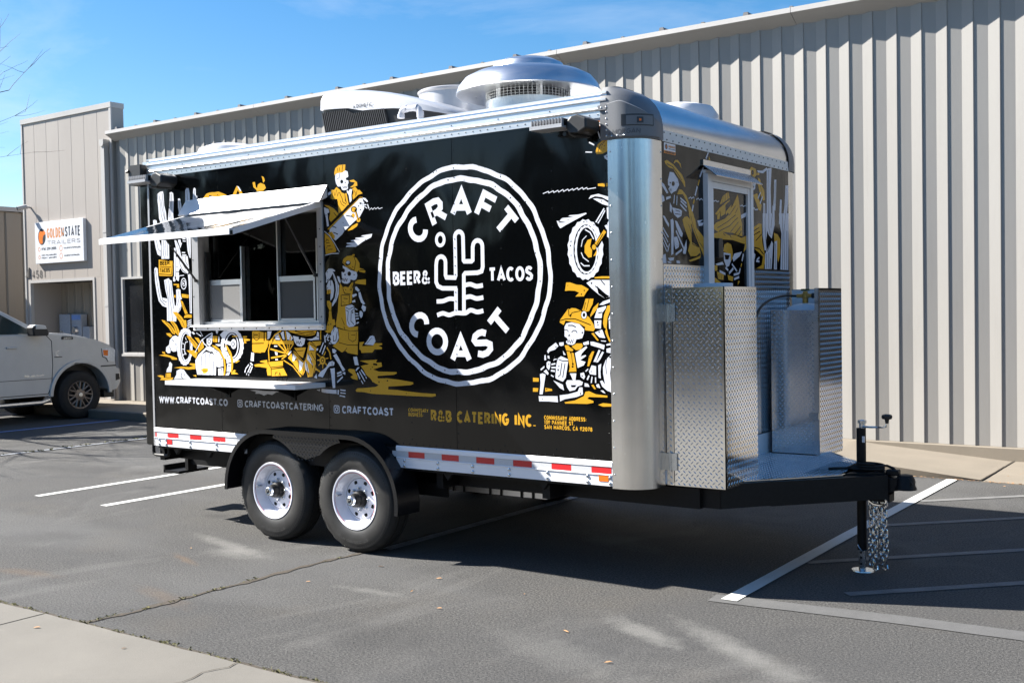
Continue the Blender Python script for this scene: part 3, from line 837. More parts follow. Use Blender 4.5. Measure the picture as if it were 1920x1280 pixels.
('motorcycle_print', '''
G 140,1712 177,1707 227,1669 298,1617 304,1589 268,1599 247,1636 183,1674
G 250,1704 287,1701 329,1668 363,1617 355,1598 347,1580 319,1599 292,1650
K5 176,1702 255,1645 290,1599
K5 272,1692 321,1645 340,1594
G 187,1601 238,1601 267,1580 244,1566 201,1585
G 360,1710 453,1709 458,1658 422,1640 394,1658
K5 403,1700 429,1654
W 274,1575 311,1582 343,1571 316,1450 276,1445 240,1459 235,1435 202,1433 177,1449 182,1482 223,1505 232,1543
K5 258,1547 287,1533
K5 297,1508 322,1506
K6 226,1487 247,1459
G 82,1415 165,1425 128,1434 128,1446 165,1442 165,1425 238,1412 318,1394 324,1380 259,1379 230,1398
W 524,1488 526,1463 517,1442 515,1416 501,1400 494,1376 479,1366 467,1347 451,1344 436,1331 420,1337 404,1331 390,1344 373,1346 363,1365 348,1375 343,1398 331,1415 330,1440 323,1462 328,1487 325,1512 334,1534 337,1559 350,1576 358,1600 373,1610 385,1629 402,1631 416,1644 432,1638 449,1644 462,1631 479,1628 489,1609 503,1599 509,1576 520,1560 521,1534 528,1513
K 505,1488 503,1469 500,1450 495,1433 489,1416 481,1402 473,1389 463,1379 453,1372 443,1367 432,1365 421,1367 411,1371 401,1378 393,1388 385,1401 379,1415 374,1432 370,1449 369,1468 369,1487 370,1507 373,1525 378,1543 385,1559 392,1574 401,1587 410,1597 421,1604 431,1608 442,1610 453,1608 463,1604 472,1596 481,1586 488,1574 495,1559 500,1543 503,1526 505,1507
W 499,1488 498,1470 495,1452 490,1435 485,1419 478,1405 470,1393 462,1383 453,1376 443,1371 434,1370 424,1371 415,1375 406,1382 399,1392 392,1404 386,1418 382,1434 379,1451 377,1469 377,1487 379,1506 382,1524 386,1541 392,1557 399,1571 406,1583 415,1592 424,1599 434,1604 443,1605 453,1604 462,1599 470,1592 478,1583 485,1571 490,1557 495,1541 498,1524 499,1506
K 493,1488 491,1471 489,1454 485,1439 480,1424 475,1411 468,1400 461,1391 453,1385 445,1381 437,1379 429,1380 421,1384 414,1391 407,1400 402,1411 397,1424 393,1438 391,1454 389,1470 389,1487 391,1504 393,1521 397,1537 402,1551 408,1564 414,1575 422,1584 430,1591 438,1595 446,1596 454,1595 461,1591 469,1584 475,1575 481,1564 485,1551 489,1537 491,1521 493,1505
W10 427,1511 421,1451 441,1423
W7 427,1501 438,1525 467,1531
W7 395,1517 416,1511
W6 393,1469 422,1467
W6 437,1566 450,1543
W7 391,1413 427,1432
W7 418,1367 476,1396 505,1410
W 494,1492 508,1493 500,1470
G 451,1580 498,1577 553,1539 594,1507 571,1470 537,1493 496,1534
K5 497,1561 552,1516 579,1488
G 554,1566 603,1561 630,1534 608,1516
G 450,1458 536,1461 591,1443 568,1392 499,1428
G 593,1493 658,1534 670,1484 598,1438
K5 629,1516 635,1479
K5 608,1502 620,1466
W8 556,1442 644,1543 736,1589 778,1602
W 707,1557 750,1575 785,1602 776,1548 768,1516 739,1494 706,1512
K 757,1534 755,1528 751,1522 744,1518 737,1517 730,1518 723,1522 719,1528 718,1534 720,1541 724,1546 731,1550 738,1551 746,1550 752,1546 756,1541
W 749,1534 748,1530 745,1526 741,1523 737,1523 733,1523 729,1526 727,1530 727,1534 728,1539 730,1543 734,1545 738,1546 742,1545 746,1543 748,1539
W10 651,1548 671,1516 712,1493
W 520,1610 542,1612 562,1593 541,1589
W8 580,1603 639,1575
W7 626,1618 659,1575
G 781,1577 839,1575 837,1525 782,1530
K5 808,1570 806,1528
W 852,1575 866,1570 860,1526 850,1525
W 1149,1500 1153,1479 1141,1460 1139,1438 1121,1424 1112,1404 1091,1395 1076,1378 1054,1376 1034,1364 1012,1369 990,1364 971,1375 949,1377 935,1393 914,1402 906,1422 889,1436 888,1458 877,1477 883,1499 879,1520 891,1539 894,1561 912,1576 922,1596 943,1605 958,1621 981,1623 1000,1634 1022,1629 1044,1634 1063,1623 1085,1621 1099,1604 1119,1596 1127,1575 1143,1561 1144,1540 1155,1521
K 1110,1500 1108,1483 1104,1467 1098,1451 1089,1437 1079,1424 1067,1413 1054,1405 1040,1398 1025,1394 1010,1392 995,1394 980,1397 966,1404 954,1412 943,1423 933,1436 926,1450 920,1466 917,1482 917,1499 919,1516 923,1532 929,1548 938,1562 948,1575 960,1586 974,1594 988,1601 1003,1605 1018,1606 1033,1604 1048,1601 1061,1594 1074,1585 1085,1575 1094,1562 1101,1548 1106,1532 1109,1516
W 1093,1500 1092,1484 1088,1469 1083,1454 1076,1441 1068,1429 1058,1419 1047,1410 1035,1404 1023,1401 1010,1399 998,1400 986,1404 974,1410 964,1418 955,1428 947,1440 941,1453 936,1468 934,1483 934,1499 935,1515 939,1530 944,1545 951,1558 960,1570 970,1580 981,1588 993,1594 1005,1598 1018,1599 1030,1598 1042,1594 1053,1588 1064,1580 1073,1570 1080,1558 1086,1545 1091,1530 1093,1515
K 1080,1499 1079,1485 1076,1471 1071,1458 1066,1446 1058,1435 1050,1426 1041,1418 1031,1413 1021,1409 1011,1408 1000,1409 990,1412 981,1418 972,1425 964,1434 958,1445 953,1457 949,1471 947,1485 947,1499 948,1513 951,1527 956,1540 962,1553 969,1564 978,1573 987,1580 997,1586 1007,1589 1017,1590 1028,1589 1038,1586 1047,1580 1056,1573 1063,1564 1070,1553 1075,1541 1078,1528 1080,1514
W 820,1624 854,1615 839,1593 826,1602
W 873,1588 921,1619 955,1619 919,1557 892,1566
W 885,1550 1005,1530 1004,1499 951,1512 891,1526
W 1067,1513 1064,1497 1057,1484 1046,1476 1033,1473 1020,1476 1010,1484 1003,1497 1001,1513 1004,1528 1012,1541 1023,1549 1036,1553 1048,1550 1059,1541 1066,1528
K 1049,1513 1047,1506 1042,1500 1035,1496 1027,1495 1019,1496 1012,1500 1008,1506 1006,1513 1008,1519 1013,1525 1020,1529 1028,1530 1036,1529 1043,1525 1048,1519
W 1039,1513 1038,1508 1035,1504 1030,1502 1025,1501 1020,1502 1016,1504 1013,1508 1012,1513 1014,1517 1017,1521 1021,1523 1026,1524 1031,1523 1035,1521 1038,1517
G 1017,1577 1080,1581 1086,1570 1020,1568
G 1145,1577 1197,1575 1194,1566 1164,1561 1229,1550 1229,1542 1170,1535 1192,1524 1163,1517
W 809,1510 884,1512 924,1499 849,1494
W 557,1378 605,1429 705,1489 746,1494 801,1476 779,1453 751,1448 697,1466 640,1429 596,1388 569,1328 561,1296
W 577,1260 565,1314 589,1379 625,1420 696,1448 744,1439 784,1399 816,1345 809,1260
K6 636,1416 626,1260
K5 686,1443 684,1321
K6 741,1435 737,1258
K6 786,1372 778,1259
G 635,1306 670,1316 715,1312 714,1289 682,1271 654,1270 634,1297
K5 648,1293 704,1294
W 772,1453 800,1471 854,1449 899,1391 904,1333 842,1323 831,1381
W 765,1439 832,1395 849,1328 822,1327 797,1381 757,1426
K5 865,1386 892,1391
K 829,1449 827,1446 823,1444 819,1446 818,1449 820,1452 824,1453 827,1452
K 883,1366 882,1363 878,1362 874,1363 873,1366 874,1369 878,1371 882,1370
W 839,1314 900,1320 901,1261 840,1260
K6 865,1306 886,1310 871,1265
G 767,1503 815,1498 875,1463 926,1392 934,1320 921,1262 901,1261 914,1324 906,1391 854,1454 801,1480
W 889,1481 930,1485 975,1428 927,1418
K5 929,1454 962,1457
W 941,1414 988,1419 992,1366 945,1356
W 952,1352 999,1357 990,1294 942,1289
K5 958,1334 991,1339
W 935,1275 983,1290 968,1263 928,1260
G 931,1508 957,1499 1002,1446 1026,1384 1017,1313 1003,1286 986,1285 1002,1348 988,1419 956,1468
G 1039,1366 1066,1375 1073,1384 1105,1380 1065,1362
G 996,1277 1030,1308 1056,1302 1036,1291 1085,1274 1002,1270
G 1257,1614 1334,1614 1359,1609 1353,1444 1270,1448 1252,1461
K6 1253,1513 1356,1514
K5 1276,1601 1274,1553 1300,1544 1332,1553 1337,1605
K4 1276,1592 1314,1585
W 1241,1448 1273,1443 1265,1378 1229,1382
K 1258,1430 1256,1428 1254,1428 1251,1428 1250,1430 1251,1432 1254,1433 1256,1432
W 1219,1368 1238,1367 1260,1347 1241,1345
W8 1209,1353 1168,1315
W10 1231,1345 1194,1289
W10 1250,1338 1216,1285
W10 1168,1311 1158,1288
W6 1184,1284 1177,1269
W6 1206,1276 1202,1265
G 1273,1352 1306,1357 1350,1357 1350,1335 1279,1336
G 278,1312 373,1323 430,1321 487,1322 530,1332 481,1341 489,1352 556,1351 554,1305 458,1299 415,1305
W 274,1216 308,1254 313,1287 365,1304 408,1298 442,1262 491,1226
K6 378,1270 369,1237 404,1217
K 422,1257 420,1253 416,1251 413,1252 412,1256 413,1260 417,1262 420,1260
W 217,1351 232,1360 257,1342 243,1276 177,1273 185,1299 212,1323
G 160,1228 169,1263 235,1267 234,1230
K5 176,1261 171,1228
G 52,1240 97,1246 138,1242 141,1225 200,1224 267,1230 259,1216 229,1204 88,1205 111,1222
G 520,1252 563,1257 566,1241
''', 0),
('wagon_print', '''
G 1257,1608 1387,1607 1387,1522 1398,1537 1401,1605 1419,1605 1416,1542 1441,1542 1433,1498 1395,1449 1259,1453 1254,1512
K7 1254,1517 1391,1520
K6 1275,1600 1274,1556 1306,1541 1335,1556 1337,1605
K6 1278,1586 1322,1585
G 1388,1539 1719,1540 1718,1513 1387,1515
W 1430,1614 1479,1614 1456,1561 1431,1551
W 1513,1580 1556,1604 1568,1547 1519,1549
W 1576,1604 1611,1614 1623,1547 1602,1551
W 1639,1614 1673,1599 1712,1561 1698,1542 1651,1549
W11 1503,1498 1538,1498
W 1508,1455 1540,1450 1539,1426 1515,1431
W11 1513,1394 1541,1395
G11 1584,1616 1513,1585 1462,1532 1438,1464 1443,1381
K5 1604,1614 1527,1576 1476,1522 1456,1464 1460,1381
K4 1542,1614 1485,1585 1441,1532 1424,1464 1425,1386
G13 1501,1551 1633,1451
G13 1555,1590 1641,1460
G10 1629,1616 1655,1468
G12 1689,1575 1665,1470
G10 1718,1518 1675,1470
G13 1460,1476 1626,1444
G13 1465,1406 1633,1429
G10 1583,1397 1639,1427
G 1685,1449 1682,1442 1676,1436 1667,1432 1657,1430 1646,1432 1637,1436 1632,1441 1630,1448 1632,1455 1638,1461 1647,1465 1658,1467 1668,1465 1677,1462 1683,1456
K6 1633,1451 1648,1465 1675,1468
K32 1667,1437 1695,1461
W13 1657,1432 1692,1461
G 1270,1345 1313,1358 1406,1361 1336,1375 1350,1383 1422,1391 1419,1327 1348,1334
G 1425,1374 1597,1386 1595,1340 1462,1323 1460,1270 1421,1269 1412,1308
K6 1428,1371 1462,1328 1467,1270
K6 1462,1333 1595,1345
G 1469,1318 1602,1330 1641,1273 1467,1265
K6 1506,1271 1513,1293 1534,1295
K6 1548,1271 1559,1293 1568,1272
G 1653,1408 1695,1446 1707,1384 1768,1399 1765,1314 1739,1332 1706,1370
G 1703,1470 1736,1456 1808,1390 1828,1384 1864,1457 1873,1523 1893,1533 1965,1500 1951,1392 1953,1326 1911,1269 1864,1266 1846,1325 1811,1277 1778,1295 1758,1304 1774,1362 1741,1409
W 1708,1442 1748,1414 1720,1387 1703,1384
W 1771,1395 1821,1372 1799,1324 1772,1304
W 1870,1448 1909,1401 1902,1387 1921,1364 1921,1354 1888,1377 1859,1401
W 1834,1353 1842,1386 1861,1363 1879,1306 1875,1297 1846,1315
W 1884,1467 1892,1509 1938,1472 1931,1465
K6 1703,1470 1815,1376 1842,1400 1880,1523
K6 1730,1480 1816,1410 1851,1467 1853,1523
K5 1891,1467 1944,1467
K6 1870,1448 1914,1363 1917,1335
K5 1904,1453 1948,1392
K6 1899,1519 1965,1491
K6 1604,1388 1705,1351 1798,1272
G9 1604,1390 1705,1346 1791,1267
K5 1954,1458 1957,1373 1918,1274
K6 1848,1381 1872,1287
K5 1768,1390 1778,1305
K5 1826,1329 1805,1277
G 1913,1533 2018,1538 2005,1510 1965,1500
G 1724,1485 1852,1490 1816,1410 1769,1433
K4 1743,1461 1824,1466
W 1713,1578 1847,1556 1833,1514 1802,1495 1758,1502 1729,1532
K5 1746,1542 1755,1518 1769,1537 1779,1514 1793,1535 1806,1514
K 1800,1559 1799,1555 1796,1553 1792,1551 1787,1550 1782,1551 1777,1553 1774,1555 1773,1559 1775,1562 1778,1565 1782,1567 1787,1567 1792,1567 1797,1565 1800,1562
G 1660,1616 1969,1615 1948,1585 1901,1578 1848,1575 1781,1585 1734,1590
K6 1680,1604 1747,1590 1788,1594 1848,1580 1902,1589 1948,1599
K6 1735,1616 1815,1599 1935,1608
W 1861,1552 1920,1556 1967,1575 1975,1610 1991,1603 1993,1549 1900,1542
G12 2011,1615 2009,1547
K5 1967,1570 1990,1570
G 2053,1612 2073,1615 2074,1654 2145,1654 2138,1626 2111,1603 2079,1598
G 2055,1393 2052,1381 2045,1370 2035,1363 2023,1360 2011,1363 2001,1370 1994,1380 1992,1393 1995,1405 2002,1416 2013,1423 2025,1426 2037,1423 2046,1416 2053,1406
K 2039,1393 2038,1387 2034,1382 2029,1378 2023,1377 2017,1378 2012,1382 2009,1387 2008,1393 2009,1399 2013,1404 2018,1408 2024,1409 2030,1408 2035,1404 2038,1399
G 2033,1393 2032,1390 2030,1386 2027,1384 2023,1384 2020,1384 2017,1386 2015,1389 2014,1393 2015,1396 2017,1400 2020,1402 2024,1402 2027,1402 2030,1400 2032,1397
G8 1966,1444 2002,1421
G10 2058,1459 2038,1431
G8 1968,1395 1998,1395
G7 1980,1355 2007,1374
G7 2026,1365 2025,1332
G10 2052,1375 2071,1356
G8 2053,1407 2086,1412
G13 2072,1491 2100,1454 2112,1403
G14 1949,1331 1998,1308
W10 2038,1528 1996,1454
W10 2057,1505 2022,1440
W11 2052,1580 2057,1528
W8 2078,1570 2097,1566
W8 2081,1547 2097,1542
W8 2096,1524 2112,1519
W 2104,1575 2130,1593 2170,1642 2189,1626 2197,1561 2160,1515 2122,1519 2116,1552
K6 2143,1580 2141,1538 2167,1543 2182,1607
W 1964,1481 1981,1486 1977,1467 1960,1467
G 2208,1626 2275,1616 2272,1520 2199,1533
G 2134,1501 2205,1529 2272,1520 2271,1483 2228,1455
W 2127,1482 2171,1469 2158,1450 2132,1450
W 2135,1431 2167,1446 2201,1400 2225,1359 2256,1327 2230,1313 2200,1358
W 1971,1275 1998,1308 2058,1342 2091,1380 2124,1392 2149,1381 2142,1357 2097,1352 2071,1333 2023,1267
K5 2121,1385 2123,1357
W 2103,1334 2148,1339 2150,1191 2124,1190
W13 2172,1298 2217,1312
W9 2172,1279 2223,1294
W11 2170,1233 2229,1276
W 1931,1265 1958,1294 1964,1256
W 2223,1303 2255,1313 2255,1290
W 1954,1171 1994,1177 1987,1163
W 2007,1182 2046,1179 2162,1177 2161,1152 2032,1153 2006,1159
W 2172,1177 2188,1178 2184,1143 2171,1145
W9 2201,1178 2254,1175
W8 2200,1157 2254,1154
W9 2193,1136 2250,1129
W 1212,1151 1277,1153 1378,1148 1484,1149 1554,1148 1512,1140 1469,1119 1419,1125 1376,1112 1327,1125 1276,1123 1284,1138
''', 1),
('puddle_print', '''
G 2202,1604 2282,1614 2392,1603 2383,1438 2284,1452 2264,1467 2222,1457 2132,1502 2196,1538
K5 2196,1528 2286,1510 2389,1508
K4 2296,1603 2297,1553 2335,1533 2369,1548 2375,1603
K4 2323,1583 2364,1583
K5 2278,1488 2243,1457
W 2127,1469 2145,1482 2170,1469 2151,1446 2130,1456
G 2403,1531 2451,1533 2429,1506 2531,1524 2624,1524 2623,1512 2590,1506 2623,1494 2619,1480 2549,1479 2529,1457 2421,1453 2415,1473 2401,1478
K8 2429,1506 2537,1509
W 2453,1516 2526,1578 2549,1573 2561,1538 2537,1509
K4 2470,1518 2525,1563
W 2338,1423 2376,1426 2391,1363 2354,1363 2344,1398
W 2359,1328 2381,1348 2401,1348 2363,1318
W11 2376,1308 2402,1263
W9 2397,1318 2436,1264
W11 2414,1331 2453,1289
W8 2412,1253 2431,1229
W8 2436,1264 2449,1247
W7 2457,1284 2466,1267
G 2280,1326 2301,1337 2349,1332 2356,1312 2375,1288 2378,1255 2327,1262 2306,1276 2334,1292 2294,1314
G 2402,1396 2440,1399 2574,1405 2560,1385 2613,1386 2619,1357 2532,1335 2585,1321 2755,1320 2758,1310 2728,1300 2577,1289 2570,1277 2662,1274 2779,1266 2906,1252 2909,1240 2880,1230 2674,1215 2673,1195 2764,1193 2854,1186 2992,1178 3110,1176 3112,1162 3078,1154 2910,1154 2513,1159 2433,1169 2365,1169 2355,1182 2373,1195 2474,1202 2555,1210 2582,1223 2523,1246 2503,1270 2464,1294 2438,1329 2411,1358 2493,1374
K10 2412,1372 2479,1373
K13 2533,1373 2573,1370
K10 2577,1277 2649,1278
K 2531,1350 2529,1347 2526,1346 2522,1347 2520,1350 2522,1353 2526,1354 2530,1353
K 2514,1338 2512,1335 2509,1333 2505,1335 2503,1337 2505,1340 2509,1341 2513,1340
K 2592,1247 2590,1242 2586,1240 2582,1242 2580,1246 2582,1250 2586,1252 2590,1251
K 2675,1257 2673,1253 2667,1252 2662,1253 2659,1256 2662,1260 2667,1262 2673,1260
K 2506,1181 2504,1178 2501,1177 2497,1178 2495,1181 2497,1183 2501,1185 2505,1184
K 2848,1171 2847,1169 2844,1167 2841,1168 2839,1171 2841,1173 2844,1174 2847,1173
W 2058,1179 2160,1174 2163,1148 2057,1151
''', 2),
('hat_skeleton_print', '''
G 4390,1750 4429,1780 4419,1744 4396,1718 4367,1691 4367,1707
G 4307,1735 4317,1757 4334,1806 4392,1805 4385,1772 4371,1751 4358,1729 4333,1724
K4 4360,1805 4339,1735
K4 4334,1784 4320,1735
W 4396,1685 4419,1744 4482,1760 4479,1744 4453,1717 4449,1684
K7 4425,1715 4453,1720
W 4395,1671 4446,1671 4442,1619 4398,1622
K 4425,1658 4423,1653 4419,1652 4415,1653 4413,1658 4415,1662 4419,1664 4423,1662
K 4426,1643 4425,1640 4421,1639 4418,1640 4416,1643 4418,1646 4422,1647 4425,1646
W 4397,1595 4451,1614 4472,1560 4431,1565
K 4434,1598 4433,1594 4429,1592 4425,1594 4423,1598 4425,1602 4429,1604 4433,1602
W 4432,1766 4461,1787 4508,1800 4510,1781 4460,1765
G 4458,1652 4465,1700 4491,1760 4516,1764 4513,1738 4490,1684 4483,1625 4494,1581 4512,1538 4500,1538 4476,1587
K 4477,1614 4476,1610 4473,1606 4469,1604 4464,1603 4458,1604 4454,1606 4451,1610 4450,1614 4451,1618 4454,1622 4459,1624 4464,1625 4469,1624 4474,1622 4477,1618
G 4372,1590 4388,1593 4425,1546 4415,1544
W 4440,1546 4478,1544 4475,1538 4444,1541
W 4495,1673 4512,1711 4512,1673
W 4499,1668 4512,1668 4511,1614 4501,1619
G 4139,1660 4143,1677 4203,1745 4216,1742 4230,1750 4262,1747 4294,1733 4307,1724 4339,1702 4358,1691 4389,1647 4399,1617 4388,1603 4330,1609 4324,1620 4331,1628 4293,1648 4234,1662 4182,1671 4169,1643
K6 4143,1671 4189,1682 4254,1681 4306,1664 4369,1642
K5 4207,1742 4209,1704 4222,1695 4232,1720 4294,1730
K 4227,1706 4225,1702 4221,1700 4217,1702 4215,1706 4217,1710 4221,1712 4225,1710
K 4344,1705 4342,1694 4337,1685 4329,1680 4320,1678 4311,1680 4304,1686 4299,1695 4298,1705 4299,1716 4305,1724 4312,1730 4321,1732 4330,1730 4337,1724 4342,1715
W 4340,1705 4338,1696 4334,1688 4328,1683 4320,1681 4313,1683 4307,1688 4303,1696 4301,1705 4303,1714 4307,1722 4314,1727 4321,1729 4328,1727 4335,1722 4339,1714
K 4330,1705 4329,1700 4327,1696 4324,1693 4320,1692 4317,1693 4314,1696 4312,1700 4311,1705 4312,1710 4314,1714 4317,1717 4321,1718 4325,1717 4328,1714 4330,1710
W 4175,1632 4189,1654 4228,1660 4286,1648 4321,1615 4317,1587 4304,1560 4275,1554 4262,1554 4251,1527 4232,1517 4199,1521 4185,1532 4186,1543 4200,1549 4187,1565 4174,1571
K7 4201,1640 4234,1640 4260,1629
K5 4175,1612 4194,1612 4204,1600
K6 4227,1596 4240,1608 4259,1607 4269,1593
K 4200,1571 4208,1587 4218,1574
K4 4190,1551 4199,1532 4207,1549 4216,1529 4226,1549 4233,1529 4240,1554
K 4312,1594 4310,1590 4306,1588 4302,1590 4301,1594 4302,1599 4306,1600 4311,1599
G 4173,1515 4199,1516 4212,1504 4238,1488 4231,1477 4185,1482
G 4225,1507 4264,1527 4303,1527 4309,1510 4290,1488 4257,1485
G 4188,1477 4211,1474 4224,1449 4224,1471 4240,1466 4255,1389 4258,1350 4202,1347 4209,1377
K4 4224,1455 4232,1389
K 4239,1397 4239,1394 4237,1391 4235,1389 4232,1388 4230,1389 4228,1391 4226,1393 4226,1397 4227,1400 4228,1403 4230,1405 4233,1406 4235,1405 4237,1403 4239,1400
K 4239,1380 4236,1376 4231,1374 4225,1375 4223,1380 4225,1385 4231,1387 4237,1385
W 4133,1532 4166,1535 4166,1515 4146,1510 4133,1515
W 4039,1476 4053,1498 4107,1532 4126,1510 4099,1487 4059,1476 4048,1462
K 4113,1505 4111,1502 4107,1501 4104,1502 4102,1505 4104,1508 4108,1510 4111,1508
W 4159,1482 4181,1454 4165,1454
W 4018,1450 4028,1453 4031,1419 4017,1419
W 4041,1448 4055,1448 4058,1428 4044,1431
W 4034,1403 4047,1414 4064,1409 4060,1375 4050,1355 4033,1374
K 4055,1393 4054,1390 4050,1388 4047,1390 4046,1393 4047,1397 4050,1398 4054,1397
W10 4070,1392 4101,1398
W10 4070,1372 4104,1373
W11 4066,1353 4096,1350
W6 4088,1417 4095,1426 4111,1426
W8 4066,1324 4086,1314
W 4099,1308 4107,1387 4121,1432 4145,1446 4197,1427 4197,1410 4178,1310 4155,1284 4109,1300
K6 4125,1426 4157,1415 4197,1416
K6 4151,1404 4136,1326 4119,1314
K6 4174,1399 4155,1310
K 4132,1382 4130,1378 4127,1376 4124,1378 4122,1381 4124,1385 4127,1386 4130,1385
K 4127,1358 4125,1353 4121,1351 4117,1353 4115,1358 4117,1363 4121,1365 4126,1363
W 3986,1362 4016,1383 4016,1371 3989,1351
W 4009,1346 4030,1360 4049,1335 4042,1324
W 3981,1328 4002,1335 4025,1327 4014,1273 3999,1199 3975,1198 3984,1272
W 3968,1187 4113,1191 4116,1152 4046,1155 3971,1153
K 4001,1168 4000,1166 3997,1165 3994,1166 3993,1168 3994,1170 3997,1171 4000,1170
W 4130,1197 4193,1205 4265,1224 4279,1251 4301,1252 4304,1208 4258,1190 4166,1173 4132,1158
K 4291,1212 4290,1208 4286,1206 4282,1208 4281,1212 4283,1216 4286,1218 4290,1216
W 4082,1291 4154,1265 4164,1229 4134,1242
W 4178,1277 4188,1294 4247,1295 4279,1296 4305,1285 4298,1266 4266,1257 4246,1234 4206,1225 4187,1249
K 4214,1264 4259,1265 4246,1251 4220,1250
W 4209,1338 4257,1339 4250,1295 4231,1295 4221,1316
W 4250,1466 4335,1511 4341,1502 4302,1466 4289,1444 4328,1456 4331,1448 4288,1422 4327,1412 4313,1390 4268,1373
W 4310,1532 4352,1543 4354,1522 4316,1516
W 4364,1538 4387,1538 4468,1517 4461,1489 4430,1500 4367,1516
G 4339,1385 4353,1445 4376,1478 4392,1478 4372,1429 4352,1385
K 4362,1440 4361,1437 4358,1436 4355,1437 4354,1440 4355,1442 4358,1443 4361,1442
W 4384,1413 4424,1489 4436,1484 4403,1413
W 4403,1410 4449,1478 4461,1473 4435,1430 4416,1410
W 4478,1522 4509,1530 4509,1517 4481,1514
W 4480,1495 4509,1501 4508,1468 4480,1473
W 4453,1343 4453,1381 4473,1425 4508,1457 4510,1393 4503,1344 4508,1284 4507,1225 4482,1241 4464,1283
K4 4486,1457 4472,1392 4478,1338
K 4511,1444 4510,1441 4509,1438 4507,1437 4504,1436 4502,1437 4500,1438 4499,1441 4498,1444 4499,1447 4500,1449 4502,1451 4505,1451 4507,1451 4509,1449 4510,1447
W 4351,1352 4371,1391 4403,1386 4402,1331 4357,1336
K 4372,1352 4370,1350 4367,1348 4364,1349 4363,1352 4364,1355 4367,1356 4370,1355
W7 4326,1352 4345,1368
W 4287,1340 4313,1346 4322,1319 4312,1302 4289,1318
K 4306,1323 4304,1319 4300,1317 4297,1319 4295,1322 4297,1326 4301,1328 4304,1326
W10 4337,1300 4351,1327
W8 4366,1281 4373,1320
W8 4398,1282 4398,1317
W 4419,1391 4441,1402 4434,1353 4436,1310 4420,1315
W 4318,1280 4343,1275 4353,1256 4317,1258
G 4366,1267 4382,1271 4400,1244 4387,1243
W 4401,1271 4420,1277 4432,1250 4407,1255
W 4430,1293 4445,1299 4504,1230 4482,1235 4445,1261
W 4432,1236 4451,1237 4469,1218 4450,1223
G 3926,1305 3971,1303 3970,1280 3926,1279
G 3925,1239 3966,1238 3962,1215 3924,1214
G 4020,1242 4071,1235 4074,1224 4020,1217
K 4037,1233 4036,1230 4032,1228 4029,1229 4028,1233 4029,1236 4032,1237 4036,1236
G 4165,1154 4244,1168 4310,1197 4323,1225 4349,1229 4400,1211 4481,1205 4481,1194 4348,1193 4335,1182 4380,1169 4380,1158 4335,1149 4244,1148 4172,1146
G 4414,1146 4449,1158 4512,1155 4511,1139 4449,1136
''', 3),
('taco_print', '''
W8 4443,2834 4458,2786
W9 4378,2772 4416,2752
W7 4351,2715 4399,2709
G 4426,2718 4439,2753 4475,2775 4511,2771 4510,2705 4473,2692 4432,2693 4425,2703
K4 4441,2706 4456,2746 4498,2770
K3 4454,2749 4462,2743
K 4468,2732 4467,2730 4465,2729 4463,2730 4462,2732 4463,2734 4465,2735 4467,2734
K 4493,2740 4491,2737 4489,2736 4486,2738 4485,2740 4487,2743 4489,2744 4492,2742
K 4477,2746 4476,2745 4474,2744 4472,2745 4471,2747 4472,2749 4474,2749 4476,2748
K 4465,2712 4464,2710 4462,2709 4460,2710 4459,2712 4460,2714 4462,2715 4464,2714
K 4486,2720 4485,2718 4483,2718 4481,2719 4480,2720 4481,2722 4483,2723 4485,2722
W 4482,2677 4510,2687 4509,2649 4491,2661
K 4509,2673 4507,2670 4504,2669 4500,2671 4499,2674 4501,2677 4504,2678 4507,2677
W5 4028,2482 4070,2493 4073,2483 4108,2494 4111,2483 4142,2494 4148,2483 4180,2496 4186,2484 4217,2496 4223,2485 4252,2496 4257,2486 4288,2498 4294,2486 4325,2498 4331,2486 4356,2495 4361,2485 4422,2489
G 4437,2512 4488,2512 4485,2490 4437,2499
G 4495,2510 4509,2511 4508,2489 4495,2492
W 4369,2425 4385,2444 4439,2450 4510,2427 4510,2404 4463,2428 4415,2437 4372,2424
W 4400,2423 4427,2423 4474,2412 4509,2389 4509,2371 4468,2384 4420,2411
K 4466,2402 4465,2400 4462,2399 4459,2400 4458,2403 4459,2406 4462,2407 4465,2405
W 4129,2303 4204,2290 4170,2289 4142,2291 4167,2316 4217,2303 4229,2304 4164,2314 4173,2318 4260,2318 4217,2327 4230,2332 4291,2332 4347,2340 4353,2333 4260,2297 4197,2272 4156,2254 4144,2268
W9 4418,2277 4479,2358
W8 4433,2269 4485,2345
K4 4436,2281 4464,2321
W 4497,2362 4509,2364 4508,2287 4499,2298
''', 3),
